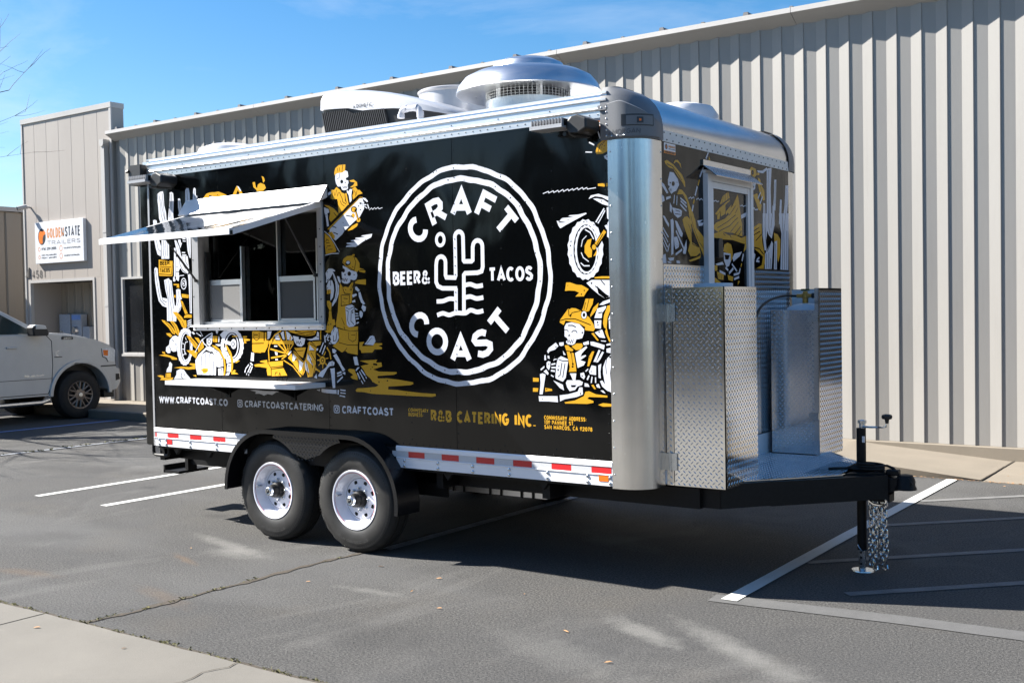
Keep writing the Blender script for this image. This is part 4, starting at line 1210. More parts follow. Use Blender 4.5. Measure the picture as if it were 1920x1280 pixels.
('dirt_bike_print', '''
W 4464,2106 4468,2076 4457,2050 4455,2020 4439,2001 4430,1973 4411,1962 4396,1939 4375,1937 4357,1922 4336,1930 4316,1923 4298,1940 4276,1943 4263,1967 4243,1980 4235,2008 4219,2029 4218,2060 4207,2087 4213,2117 4208,2148 4220,2174 4223,2205 4239,2224 4248,2252 4268,2263 4283,2285 4304,2287 4323,2301 4343,2293 4364,2299 4382,2282 4403,2278 4416,2254 4435,2241 4443,2213 4458,2192 4459,2162 4470,2135
K 4434,2107 4432,2083 4429,2060 4423,2038 4415,2017 4406,1999 4395,1984 4382,1971 4369,1963 4355,1957 4341,1956 4326,1958 4312,1964 4299,1974 4287,1988 4276,2004 4267,2023 4260,2044 4255,2067 4252,2091 4252,2116 4253,2140 4257,2164 4263,2186 4271,2207 4281,2225 4292,2240 4305,2252 4318,2261 4332,2266 4346,2267 4361,2264 4374,2257 4387,2247 4399,2234 4410,2218 4418,2199 4425,2178 4430,2155 4433,2131
W 4429,2107 4432,2083 4424,2063 4422,2038 4412,2023 4406,2000 4393,1991 4383,1973 4369,1971 4357,1959 4344,1965 4330,1960 4318,1973 4304,1975 4295,1994 4282,2005 4277,2028 4267,2044 4266,2069 4259,2091 4263,2115 4260,2139 4268,2160 4270,2185 4281,2201 4287,2223 4300,2232 4309,2251 4323,2252 4336,2264 4349,2258 4363,2262 4375,2249 4389,2246 4397,2227 4410,2217 4415,2194 4425,2177 4426,2153 4432,2131
K 4420,2108 4418,2087 4415,2066 4411,2046 4405,2028 4397,2012 4388,1999 4379,1988 4368,1980 4357,1975 4346,1974 4335,1976 4324,1981 4313,1990 4304,2002 4296,2016 4288,2033 4283,2051 4279,2072 4277,2093 4276,2114 4278,2136 4281,2157 4285,2177 4292,2195 4299,2211 4308,2224 4318,2235 4329,2243 4340,2247 4351,2248 4362,2246 4373,2240 4383,2231 4392,2220 4401,2205 4408,2189 4413,2170 4417,2150 4419,2129
W5 4309,2131 4319,2172 4349,2197
W6 4308,2095 4323,2063 4362,2036
W7 4304,2030 4328,2011 4368,2010
W7 4339,2236 4375,2216 4401,2173
W6 4357,2253 4399,2220 4416,2188
W5 4420,2069 4410,2034
K 4336,2284 4335,2281 4331,2279 4328,2281 4327,2284 4328,2288 4332,2289 4335,2287
K 4358,2286 4356,2283 4353,2282 4350,2283 4349,2286 4350,2289 4354,2290 4356,2289
K 4239,2167 4237,2163 4234,2162 4230,2164 4229,2167 4231,2171 4234,2172 4238,2171
K 4235,2141 4233,2137 4230,2136 4226,2138 4225,2141 4226,2145 4230,2146 4233,2145
K 4237,2080 4236,2077 4233,2076 4230,2077 4229,2080 4230,2083 4233,2084 4236,2083
K 4409,2260 4408,2257 4404,2256 4401,2258 4400,2261 4401,2264 4404,2265 4408,2263
K36 4415,2126 4464,2196
G 4386,2177 4356,2170 4334,2135 4333,2094 4360,2061 4384,2063 4388,2107 4373,2128
G 4396,2068 4424,2110 4420,2080 4414,2072
K48 4400,2127 4402,2122
G22 4415,2139 4483,2220
K5 4421,2136 4467,2201
G 4416,2123 4415,2117 4412,2112 4407,2109 4402,2108 4396,2109 4391,2113 4388,2118 4387,2125 4389,2131 4392,2136 4397,2140 4402,2141 4408,2139 4412,2135 4415,2130
W 4480,2251 4495,2258 4509,2229 4498,2224
W 4501,2265 4510,2280 4511,2173 4497,2184
G 4400,1938 4454,1942 4510,1940 4510,1927 4405,1930
W 4343,1904 4381,1922 4510,1917 4508,1812 4470,1841 4417,1884 4428,1837 4475,1805 4428,1832 4380,1869
W 4453,1916 4510,1917 4508,1815 4499,1812
K6 4405,1884 4452,1847 4505,1815
K6 4447,1919 4477,1887
K 4386,1901 4384,1897 4379,1895 4375,1897 4374,1901 4375,1906 4380,1907 4384,1906
G 4183,1858 4193,1911 4222,1911 4271,1895 4308,1892 4359,1865 4343,1849 4322,1821 4260,1821 4288,1845 4258,1857 4214,1860
K 4331,1857 4330,1854 4326,1853 4323,1854 4322,1858 4323,1861 4327,1862 4330,1861
K 4309,1835 4308,1831 4305,1829 4302,1831 4300,1835 4302,1838 4305,1840 4308,1838
K 4208,1892 4207,1890 4205,1889 4203,1890 4202,1892 4203,1894 4205,1895 4207,1894
''', 3),
]
FRONT_PRINT = '''
W 234,2517 267,2507 323,2457 303,2451 238,2495
G 276,2650 310,2660 397,2640 455,2613 515,2587 554,2544 558,2507 538,2520 514,2541 454,2572 396,2612 337,2616 290,2634
K6 309,2636 386,2625 445,2594 514,2550
G 397,2644 417,2669 457,2675 497,2654 506,2623 477,2652 437,2662
W 320,2538 346,2590 395,2590 454,2554 473,2519 431,2479 392,2467 362,2453 324,2480 344,2499 319,2506
K 412,2521 410,2515 405,2509 398,2505 390,2504 381,2504 374,2507 370,2511 368,2517 370,2523 375,2529 382,2533 391,2534 399,2534 406,2531 410,2527
K5 338,2485 348,2470 358,2487 367,2472
K 358,2522 355,2518 349,2515 343,2517 340,2521 343,2525 349,2528 355,2526
K 449,2533 447,2530 443,2529 439,2530 437,2532 439,2535 443,2536 447,2535
W 231,2442 264,2431 273,2404 239,2393
W 293,2428 352,2441 356,2428 292,2410
G 472,2491 512,2490 572,2458 622,2396 673,2343 703,2283 629,2279 600,2362 581,2417 521,2463 441,2457
W11 406,2450 394,2395
W10 441,2448 434,2388
W11 485,2437 571,2407
W11 490,2419 575,2384
W11 484,2396 569,2358
W 341,2400 369,2375 363,2334 339,2346
W 369,2370 478,2364 508,2356 497,2323 446,2307 397,2327
K5 418,2355 478,2350
K5 407,2332 487,2332
W13 907,2772 867,2723
W15 827,2662 771,2595
G14 765,2576 742,2536
W15 731,2530 698,2467
G15 686,2442 670,2413
W16 669,2404 652,2363
W6 603,2441 634,2453 644,2444 676,2457 686,2446
W6 713,2442 745,2454 761,2443 788,2454 815,2444
G 905,2717 917,2745 933,2720
G 511,2300 537,2319 579,2326 620,2310 639,2255 646,2162 751,2133 772,2091 707,2075 623,2068 582,2104 615,2161 565,2215 526,2268
G 600,2346 652,2349 693,2314 713,2259 818,2202 820,2073 773,2120 731,2165 670,2233
K5 598,2276 638,2218 646,2153 741,2133
K5 631,2334 670,2257 752,2166 816,2126
K7 633,2068 707,2070 761,2095
G 591,2044 622,2049 750,2076 772,2086 760,2062 685,2046 611,2035
W 242,2311 270,2309 327,2262 321,2244 279,2273
W 347,2290 377,2299 391,2284 380,2079 350,2069 354,2196
W 406,2289 436,2286 514,2212 503,2189 473,2197 425,2249
W15 419,2226 541,2102
W 388,2184 433,2190 461,2146 451,2122 410,2107 396,2134
K 438,2129 436,2126 431,2125 426,2126 424,2128 426,2131 431,2132 436,2131
W14 409,2075 501,2110
W 510,2092 564,2177 567,2122 551,2084 520,2083
W10 244,2236 315,2181
W8 243,2209 309,2149
W10 242,2178 303,2117
W8 241,2146 292,2090
W10 328,2141 302,2090
W 239,2066 273,2076 285,2018 238,2017
W 306,2050 389,2057 379,2038 330,2032
W 418,2039 468,2036 468,2020 423,2021
W 725,2307 811,2316 756,2294 821,2298 799,2277 745,2272
W 300,2032 354,2024 344,2017 300,2023
G 1575,2716 1614,2741 1691,2732 1710,2692 1664,2667 1600,2688
K 1656,2703 1654,2696 1648,2689 1641,2685 1632,2682 1623,2683 1615,2686 1611,2692 1609,2699 1611,2706 1616,2713 1624,2717 1633,2720 1642,2719 1649,2716 1654,2710
G 1717,2709 1756,2707 1756,2696 1716,2688
W 1717,2724 1810,2730 1892,2762 1905,2747 1823,2713 1730,2710
W 1585,2630 1689,2633 1674,2585 1622,2568 1662,2605 1597,2610
G 1729,2673 1768,2666 1794,2621 1846,2588 1851,2519 1817,2512 1752,2570 1728,2621
K5 1755,2644 1805,2564
G 1634,2540 1713,2559 1738,2517 1790,2478 1775,2435 1735,2438 1672,2507
W13 1725,2521 1772,2569
W14 1763,2487 1811,2543
W11 1563,2535 1621,2547
W9 1567,2448 1606,2450 1618,2441 1657,2448 1670,2436 1722,2442
W 1892,2751 1988,2771 1963,2607 1967,2527 1976,2350 1880,2345 1886,2548
K5 1932,2749 1915,2604 1921,2353
W 2034,2683 2076,2687 2065,2551 2049,2452 2007,2471 2024,2558
K6 2055,2669 2043,2506
W 1823,2496 1857,2493 1859,2343 1812,2341
K5 1841,2481 1837,2349
W 2143,2545 2179,2542 2159,2359 2116,2357
W 2255,2658 2314,2663 2302,2523 2261,2364 2188,2361 2236,2519
K5 2276,2637 2256,2465 2232,2364
W 1994,2492 2035,2462 2032,2352 1990,2350
G 1581,2281 1627,2304 1733,2341 1785,2339 1795,2207 1833,2134 1844,2049 1777,2037 1805,2102 1623,2164 1586,2209
K7 1613,2273 1732,2310
K7 1599,2241 1757,2285
K7 1676,2213 1783,2265
K9 1629,2164 1740,2158 1819,2118
W 1585,2199 1624,2208 1623,2169 1583,2126
W 1583,2121 1616,2138 1667,2113 1625,2024 1587,2028
K7 1621,2101 1614,2070 1646,2076
W15 1679,2067 1738,2065
W13 1692,2077 1739,2094
G 1684,2014 1831,2054 1816,2012
W 1808,2419 2034,2433 2031,2346 1973,2241 1918,2265 1892,2296 1862,2210 1874,2146 1834,2150 1803,2260
K7 1855,2422 1852,2316 1863,2220
K7 1923,2426 1920,2319 1946,2267
K7 1992,2430 1961,2321
K9 1892,2280 1898,2270
W 1846,2124 1972,2225 1999,2204 1966,2015 1836,2012
K7 1873,2125 1870,2018
K7 1915,2137 1911,2019
K7 1958,2213 1887,2141
K7 1948,2095 1939,2019
G 2016,2286 2086,2278 2142,2242 2138,2133 2094,2066 2027,2194
W 2028,2222 2077,2229 2064,2011 2008,2010
K7 2048,2206 2039,2016
W 2119,2438 2315,2450 2295,2010 2135,2007 2164,2287 2124,2367
K8 2183,2442 2194,2300 2178,2013
K7 2249,2446 2215,2301 2222,2014
K7 2274,2314 2263,2015
'''
DOOR_PRINT = '''
W7 906,2447 940,2454 951,2447 985,2455 1001,2447 1030,2453
W7 1379,2442 1416,2452 1428,2443 1478,2454
G 1041,2430 1088,2489 1183,2528 1205,2488 1110,2452
K5 1100,2490 1087,2445
K5 1135,2508 1128,2458
K5 1171,2520 1175,2476
G 971,2365 1040,2408 1205,2478 1205,2468 1133,2434 1131,2374 1061,2351 1051,2389 993,2356
G 1138,2390 1240,2446 1215,2419 1143,2365
G 999,2357 1051,2384 1038,2335 1003,2328
G 1155,2391 1251,2436 1338,2523 1361,2469 1400,2319 969,2296 1084,2327 1190,2373
K6 1014,2309 1178,2357 1299,2440
K6 1129,2304 1273,2363 1335,2427
K6 1224,2309 1346,2377
W 1389,2380 1483,2406 1470,2374 1395,2355
G 976,2559 993,2550 985,2540
G 980,2305 1130,2343 1238,2384 1371,2392 1406,2318 1409,2232 1318,2238 1246,2250 1116,2249 1012,2244 923,2269 934,2279
K6 1002,2272 1177,2326 1298,2377
K6 1024,2249 1200,2297 1333,2359
K6 1210,2253 1345,2330
K7 1281,2241 1381,2301
K6 1342,2234 1398,2272
G 905,2224 1058,2251 1174,2232 1293,2237 1391,2221 1478,2240 1476,2178 1390,2185 1244,2200 1057,2197 921,2206
K6 1092,2238 1127,2225
K6 1174,2246 1221,2219
G 1089,2120 1108,2165 1161,2179 1219,2169 1242,2125 1241,2075 1216,2054 1206,2099 1100,2115
W 1094,2110 1206,2104 1210,2054 1180,2019 1138,2010 1099,2056
K 1106,2096 1194,2093 1169,2063 1122,2062
K 1140,2070 1139,2066 1136,2063 1132,2061 1128,2060 1123,2061 1120,2063 1117,2066 1117,2069 1117,2072 1120,2075 1124,2077 1128,2078 1133,2078 1137,2076 1139,2073
W13 1121,2032 1168,2033
W 1009,2137 1090,2144 1089,2120 1008,2088
W 1241,2075 1265,2106 1400,2125 1362,2093 1252,2050
W 961,2028 1075,2046 1098,2027 994,2019
W14 1227,2035 1310,1986
G 927,2018 994,2022 993,1985 959,1980
G 982,1980 1096,1958 1083,1923 1003,1927
K6 1015,1961 1015,1932
K5 1050,1957 1054,1928
G 1154,1959 1249,1945 1236,1915 1165,1924
W15 1121,2007 1167,1989
W16 1027,1981 1119,1963
W18 1178,1969 1250,2005
W16 1255,1960 1346,1972
W16 1260,1930 1346,1946
W18 1424,2110 1398,2059
G15 1392,2043 1378,2018
W16 1366,2007 1346,1972
G 908,1945 969,1932 1048,1903 1036,1888 913,1916
W18 1164,1884 1223,1895
G 1319,1886 1327,1921 1357,1916
G 1425,2121 1451,2178 1483,2184 1482,2153
'''
# ================================================================== ground
g = MB().add([(-260, -260, 0), (260, -260, 0), (260, 260, 0), (-260, 260, 0)], [(0, 1, 2, 3)]).build('parking_lot', 'asphalt')
structure(g)

def ragged_strip(pts, w, z, mb, jit=0.3, seg=0.09, wj=0.35):
    """a strip that wanders about a path"""
    P = [Vector(p) for p in pts]
    path = []
    for a, c in zip(P, P[1:]):
        n = max(1, int((c - a).length / seg))
        path += [a.lerp(c, i / n) for i in range(n)]
    path.append(P[-1])
    L = []; Q = []
    off = 0
    for i, p in enumerate(path):
        d = (path[min(i + 1, len(path) - 1)] - path[max(i - 1, 0)]).normalized()
        nn = Vector((-d.y, d.x))
        off = off * 0.7 + rnd.uniform(-jit, jit) * w
        h = w / 2 * (1 + rnd.uniform(-wj, wj))
        L.append(p + nn * (off + h)); Q.append(p + nn * (off - h))
    o = len(mb.v); n = len(L)
    mb.add([(p.x, p.y, z) for p in L] + [(p.x, p.y, z) for p in Q], [(i, i + 1, n + i + 1, n + i) for i in range(n - 1)])
    return mb

# concrete gutter in the foreground: slabs with open joints
GY = -2.235
conc = thing('concrete_apron', (2, -4, 0), None, None)
structure(conc)
MB().box(-30, 30, -9.0, GY - 0.012, -0.05, 0.004).build('joint_bed', 'joint', conc)
xs = [-8.3, -4.88, -1.46, 1.955, 5.37, 8.8, 12.2]
for i in range(len(xs) - 1):
    a, c = xs[i] + 0.007, xs[i + 1] - 0.007
    # edge next to the asphalt is a little uneven
    n = 24
    front = [(a + (c - a) * k / n, GY - 0.012 - rnd.uniform(0, 0.012)) for k in range(n + 1)]
    poly = front + [(c, -8.9), (a, -8.9)]
    MB().prism(poly, 'z', -0.03, 0.010 + rnd.uniform(0, 0.002)).build('concrete_slab', 'concrete', conc)
structure(ragged_strip([(3.65, -2.25), (3.67, -2.33), (3.63, -2.45), (3.66, -2.6), (3.6, -2.8), (3.66, -3.2)], 0.006, 0.0155, MB(), 1.2, 0.03).build('slab_crack', 'joint'))
seam = ragged_strip([(-9, GY), (14, GY)], 0.034, 0.004, MB(), 0.1, 0.06, 0.4)
structure(seam.build('apron_seam', 'joint'))
crk = ragged_strip([(2.29, -2.22), (2.36, -1.95), (2.365, -1.4), (2.36, -0.9), (2.41, -0.05), (2.44, 1.5), (2.43, 3.5), (2.46, 5.3)], 0.04, 0.004, MB(), 0.3, 0.05, 0.6)
structure(crk.build('asphalt_crack', 'joint'))
structure(ragged_strip([(-5.55, 1.0), (-5.5, 5.3)], 0.05, 0.004, MB(), 0.1).build('asphalt_crack', 'joint'))

# painted lines
def line(name, pts, w, m, z=0.004, seg=0.12):
    structure(ragged_strip(pts, w, z, MB(), 0.0, seg, 0.03).build(name, m))
line('parking_line', [(2.50, 0.13), (2.50, 5.38)], 0.095, 'line_worn', 0.008)
line('parking_line', [(5.215, 0.125), (5.19, 2.5), (5.185, 5.40)], 0.10, 'line_white', 0.008)
line('parking_line', [(-2.14, 0.19), (-2.14, 5.40)], 0.10, 'line_white')
line('parking_line', [(-1.055, 0.19), (-1.04, 5.40)], 0.10, 'line_white')
line('blue_parking_line', [(-8.45, 1.0), (-8.33, 5.45)], 0.10, 'line_blue')
line('blue_parking_line', [(-5.63, 0.5), (-5.47, 3.9)], 0.09, 'line_worn', 0.008)
for c0, x0, x1 in ((-3.95, 5.25, 6.9), (-2.48, 5.25, 7.6), (-5.12, 5.75, 7.4), (-1.2, 5.25, 7.0)):
    line('hatch_line', [(x0, x0 + c0), (x1, x1 + c0)], 0.085, 'line_faint')
line('worn_line', [(5.1, 0.14), (6.2, 0.25), (8.0, 0.33)], 0.17, 'line_ghost')

# raised walk along the building: level, then a flare and a ramp down to the right
walk = thing('sidewalk', (-3, 6.2, 0), None, None)
structure(walk)
def wz(x, y):
    t = (y - 5.45) / 1.55
    xf = 4.06 - 0.22 * t if True else 0
    if x < xf - 0.12: return 0.15
    if x < xf + 0.16: return 0.15 - 0.03 * (x - xf + 0.12) / 0.28
    return max(0.012, 0.12 - 0.108 * (x - xf - 0.16) / (5.42 - xf - 0.16))
cols = [-14, -11.6, -9.2, -6.8, -4.4, -2.0, 0.4, 2.8]
for a, c in zip(cols, cols[1:]):
    MB().prism([(5.48, 0.0), (5.455, 0.13), (5.475, 0.15), (6.998, 0.15), (6.998, 0.0)], 'x', a + 0.006, c - 0.006).build('walk_slab', 'concrete_walk', walk)
MB().box(-14, 2.8, 5.6, 6.99, -0.02, 0.135).build('walk_bed', 'joint', walk)
def sloped(x0, x1, nx):
    mb = MB()
    ys = [5.46 + 1.538 * j / 8 for j in range(9)]
    X = [x0 + (x1 - x0) * i / nx for i in range(nx + 1)]
    mb.add([(x, y, wz(x, y)) for x in X for y in ys], [(i * 9 + j, (i + 1) * 9 + j, (i + 1) * 9 + j + 1, i * 9 + j + 1) for i in range(nx) for j in range(8)])
    o = len(mb.v)
    mb.add([(x, 5.46, wz(x, 5.46)) for x in X] + [(x, 5.475, -0.01) for x in X], [(i, i + 1, nx + 2 + i, nx + 1 + i) for i in range(nx)])
    return mb
sloped(2.806, 5.44, 40).build('walk_slab', 'concrete_walk', walk)
for a, c in ((5.455, 8.0), (8.012, 10.6), (10.612, 14)):
    MB().prism([(5.40, -0.01), (5.40, 0.006), (6.998, 0.014), (6.998, -0.01)], 'x', a, c).build('walk_slab', 'concrete_walk', walk)
structure(ragged_strip([(5.447, 5.41), (5.45, 7.0)], 0.016, 0.0185, MB(), 0.1).build('walk_joint', 'joint'))

# ================================================================== warehouse
D = 7.0
EZ = 5.13
wh = thing('warehouse', (3, 12, 0), 'long off-white metal warehouse with ribbed wall and white gutter behind the trailer', 'warehouse')
PITCHW = 0.2735
def rib_profile(n, x0):
    out = []
    for i in range(n):
        x = x0 + i * PITCHW
        out += [(x, D - 0.027), (x + 0.003, D - 0.0265), (x + 0.140, D - 0.012), (x + 0.143, D - 0.012), (x + 0.262, D - 0.038), (x + 0.266, D - 0.038)]
    return out
def siding(x0, z0, z1, name='wall_panel', par=wh, m='siding', dy=0.0):
    p = [(x, y + dy) for x, y in rib_profile(1, x0)] + [(x0 + PITCHW, D - 0.027 + dy)]
    mb = MB()
    n = len(p)
    mb.add([(x, y, z0) for x, y in p] + [(x, y, z1) for x, y in p] + [(x0, D + 0.02 + dy, z0), (x0 + PITCHW, D + 0.02 + dy, z0), (x0, D + 0.02 + dy, z1), (x0 + PITCHW, D + 0.02 + dy, z1)],
           [(i, i + 1, n + i + 1, n + i) for i in range(n - 1)] + [tuple(range(n, 2 * n)) + (2 * n + 3, 2 * n + 2), tuple(reversed(range(n))) + (2 * n, 2 * n + 1)])
    return mb.build(name, m, par)
X0 = -10.40
first = None
WX0, WX1, WZ0, WZ1 = -10.24, -8.6, 1.07, 2.455
off0 = 0.139                                             # phase of the ribs
NP = 184
firstlo = firsthi = firstdoor = None
DX0, DX1, DZ = 5.84, 8.02, 2.64                          # open roll-up door just past the right of the picture
for i in range(NP):
    x = X0 + off0 + i * PITCHW
    if x > WX0 - 0.2 and x + PITCHW < WX1 + 0.3:
        if firstlo is None:
            firstlo = siding(x, 0.16, WZ0 - 0.04); fx = x
            firsthi = siding(x, WZ1 + 0.04, EZ)
        else:
            again(firstlo, (x - fx, 0, 0)); again(firsthi, (x - fx, 0, 0))
    elif x > DX0 - 0.28 and x < DX1:
        if firstdoor is None: firstdoor = siding(x, DZ + 0.05, EZ); fxd = x
        else: again(firstdoor, (x - fxd, 0, 0))
    elif first is None:
        first = siding(x, 0.16, EZ); fx0 = x
    else:
        again(first, (x - fx0, 0, 0))
MB().box(-10.5, DX0 - 0.05, D + 0.03, D + 0.2, 0.0, EZ - 0.02).box(DX1 + 0.05, 40.0, D + 0.03, D + 0.2, 0.0, EZ - 0.02).box(DX0 - 0.049, DX1 + 0.049, D + 0.03, D + 0.2, DZ + 0.05, EZ - 0.02).build('wall_core', 'siding', wh)
MB().box(-10.5, DX0 - 0.6, D + 0.25, 30, 0.0, 4.9).box(DX1 + 1.5, 40.0, D + 0.25, 30, 0.0, 4.9).box(DX0 - 0.599, DX1 + 1.499, 13, 30, 0.0, 4.9).box(DX0 - 0.599, DX1 + 1.499, D + 0.25, 12.999, 4.0, 4.9).build('building_body', 'siding', wh)
MB().box(DX0 - 0.59, DX1 + 1.49, D - 0.02, 12.99, -0.03, 0.02).build('workshop_floor', 'concrete', wh)
dj = MB().box(DX0 - 0.08, DX0, D - 0.06, D + 0.25, 0.021, DZ).box(DX1, DX1 + 0.08, D - 0.06, D + 0.25, 0.021, DZ).box(DX0 - 0.08, DX1 + 0.08, D - 0.06, D + 0.25, DZ + 0.001, DZ + 0.06)
dj.build('door_opening', 'trim', wh)
MB().tube([(DX0, D + 0.45, DZ + 0.1), (DX1, D + 0.45, DZ + 0.1)], 0.2, 14).build('door_roll', 'cap_dark', wh, True)
MB().box(DX0 + 0.05, DX1 - 0.05, D + 0.3, D + 0.9, 0.021, 0.78).build('reflection_block', 'facade', wh)  # pale block added out of view to brighten the lower locker reflections
MB().box(DX0 - 0.5, DX0 + 0.4, 9.5, 12.5, 0.021, 2.0).box(DX1 + 0.2, DX1 + 1.3, 10, 12.5, 0.021, 1.6).build('workshop_racks', 'cap_dark', wh)
# footing that shows where the walk drops
MB().prism([(D - 0.03, -0.02), (D - 0.075, -0.02), (D - 0.075, 0.148), (D - 0.06, 0.158), (D + 0.04, 0.158), (D + 0.04, -0.02)], 'x', 3.2, 5.60).build('footing', 'concrete_walk', wh)
MB().prism([(D - 0.03, -0.02), (D - 0.07, -0.02), (D - 0.07, 0.15), (D - 0.06, 0.157), (D + 0.04, 0.157), (D + 0.04, -0.02)], 'x', DX1 + 0.081, 40).build('footing', 'concrete_walk', wh)
MB().box(-10.5, 3.19, D - 0.05, D + 0.04, 0.10, 0.157).build('footing', 'concrete_walk', wh)
MB().box(5.606, DX0 - 0.081, D - 0.07, D + 0.04, -0.02, 0.157).build('footing', 'concrete_walk', wh)
# gutter in lengths
gp = [(6.79, 5.255), (6.785, 5.195), (6.80, 5.185), (6.985, 5.085), (6.998, 5.085), (6.998, 5.235), (6.83, 5.25)]
lengths = [-10.44, -6.3, -0.25, 3.05, 6.2, 9.3, 12.5, 40.0]
for a, c in zip(lengths, lengths[1:]):
    MB().prism(gp, 'x', a, c - 0.006).build('gutter', 'trim', wh)
MB().quadbox((-10.46, 6.9, 5.238), (40.0, 6.9, 5.238), (40.0, 20, 5.9), (-10.46, 20, 5.9), (0, 0, -0.1)).build('roof', 'roof', wh)
seam_a = seam_b = None
for i in range(46):
    x = -10.2 + 0.575 * i
    if i % 2 == 0:
        if seam_a is None:
            seam_a = MB().prism([(x - 0.055, 5.22), (x - 0.025, 5.315), (x + 0.025, 5.315), (x + 0.055, 5.22)], 'y', 6.86, 6.98); 
            seam_a.quadbox((x - 0.025, 6.98, 5.315), (x + 0.025, 6.98, 5.315), (x + 0.025, 20, 5.97), (x - 0.025, 20, 5.97), (0, 0, -0.07))
            seam_a = seam_a.build('roof_seam', 'roof_dark', wh); sx0 = x
        else: again(seam_a, (x - sx0, 0, 0))
    else:
        if seam_b is None:
            seam_b = MB().box(x - 0.02, x + 0.02, 6.86, 7.1, 5.22, 5.29).build('roof_clip', 'roof_dark', wh); sx1 = x
        else: again(seam_b, (x - sx1, 0, 0))
# window beside the entrance
w = MB().box(WX0 - 0.05, WX1 + 0.3, D - 0.065, D - 0.01, WZ0 - 0.07, WZ0).box(WX0 - 0.05, WX1 + 0.3, D - 0.065, D - 0.01, WZ1, WZ1 + 0.04)
w.box(WX0 - 0.05, WX0, D - 0.064, D - 0.011, WZ0 + 0.001, WZ1 - 0.001).box(WX1, WX1 + 0.3, D - 0.064, D - 0.011, WZ0 + 0.001, WZ1 - 0.001)
w.box(WX0 + 0.7, WX0 + 0.74, D - 0.04, D - 0.012, WZ0 + 0.001, WZ1 - 0.001)
w = w.build('window', 'trim', wh)
MB().box(WX0, WX1, D - 0.008, D + 0.01, WZ0, WZ1).build('pane', 'win_dark', w)
MB().box(WX0 - 0.03, WX1 + 0.3, D - 0.10, D - 0.066, WZ0 - 0.07, WZ0 - 0.03).build('sill', 'trim', w)
# downspout
ds = MB().box(-10.66, -10.55, 6.83, 6.93, 0.18, 5.06).box(-10.665, -10.545, 6.825, 6.935, 3.35, 3.39).box(-10.665, -10.545, 6.825, 6.935, 1.95, 1.99)
ds.prism([(-10.67, 5.12), (-10.67, 5.04), (-10.64, 4.99), (-10.57, 4.99), (-10.54, 5.04), (-10.54, 5.12)], 'y', 6.81, 6.95)
ds.build('downspout', 'trim', wh)

# ================================================================== entrance front with parapet
FX0, FX1, FZ = -13.50, -10.46, 5.83
OX0, OX1, OZ = -13.34, -11.18, 2.47
FY = 6.955
en = thing('entrance_front', (-12, 7.1, 0), 'tall beige entrance front with flat parapet and open recess beside the warehouse', 'building')
seams = [FX0 + 0.0, -13.07, -12.64, -12.21, -11.78, -11.35, -10.92, FX1]
for a, c in zip(seams, seams[1:]):
    mb = MB()
    lo = OZ + 0.06
    def pan(x0, x1, z0, z1):
        mb.prism([(x0 + 0.001, FY - 0.003), (x0 + 0.012, FY - 0.006), (x1 - 0.012, FY - 0.006), (x1 - 0.001, FY - 0.003), (x1 - 0.001, FY + 0.03), (x0 + 0.001, FY + 0.03)], 'z', z0, z1)
    pan(a, c, lo, FZ - 0.1)
    if a < OX0: mb.box(a + 0.004, OX0 - 0.05, FY - 0.006, FY + 0.03, 0.15, lo - 0.002)
    if c > OX1:
        mb.box(max(a, OX1 + 0.055) + 0.004, c - 0.004, FY - 0.006, FY + 0.03, 0.15, lo - 0.002)
    mb.build('facade_panel', 'facade', en)
MB().box(FX0 + 0.02, FX1 - 0.02, FY + 0.032, FY + 0.23, OZ + 0.1, FZ - 0.08).build('parapet_core', 'facade', en)
MB().box(FX1 - 0.018, FX1 + 0.002, FY + 0.008, FY + 0.26, 0.15, FZ - 0.09).build('return_panel', 'siding', en)
MB().box(FX0 - 0.03, FX1 + 0.012, FY - 0.03, FY + 0.27, FZ - 0.1, FZ).build('parapet_cap', 'trim', en)
MB().box(FX0 - 0.03, FX0 + 0.02, FY - 0.022, FY + 0.02, 0.15, FZ - 0.102).build('corner_trim', 'trim', en)
MB().box(FX1 - 0.06, FX1 + 0.006, FY - 0.024, FY + 0.006, 0.15, FZ - 0.102).build('corner_trim', 'trim', en)
fr_ = MB().box(OX0 - 0.05, OX1 + 0.055, FY - 0.02, FY + 0.05, OZ, OZ + 0.058).box(OX0 - 0.05, OX0, FY - 0.021, FY + 0.05, 0.15, OZ - 0.001).box(OX1, OX1 + 0.055, FY - 0.021, FY + 0.05, 0.15, OZ - 0.001)
fr_.build('opening_frame', 'trim', en)
# recess: side walls, ribbed back wall, soffit
MB().box(OX0 - 0.12, OX0 - 0.002, FY + 0.052, 7.66, 0.15, OZ).build('recess_wall', 'facade', en)
MB().box(OX1 + 0.002, OX1 + 0.12, FY + 0.052, 7.66, 0.15, OZ).build('recess_wall', 'facade', en)
MB().box(OX0 - 0.12, OX1 + 0.12, FY + 0.052, 7.9, OZ + 0.004, OZ + 0.09).build('recess_soffit', 'cap_dark', en)
bp0 = None
for i in range(8):
    x = OX0 + i * PITCHW
    if bp0 is None: bp0 = siding(x, 0.15, OZ, 'back_panel', en, 'siding_tan', 0.65); bx = x
    else: again(bp0, (x - bx, 0, 0))
MB().box(FX0, FX1 - 0.02, 7.72, 12, 0.0, 4.95).build('building_body', 'facade', en)

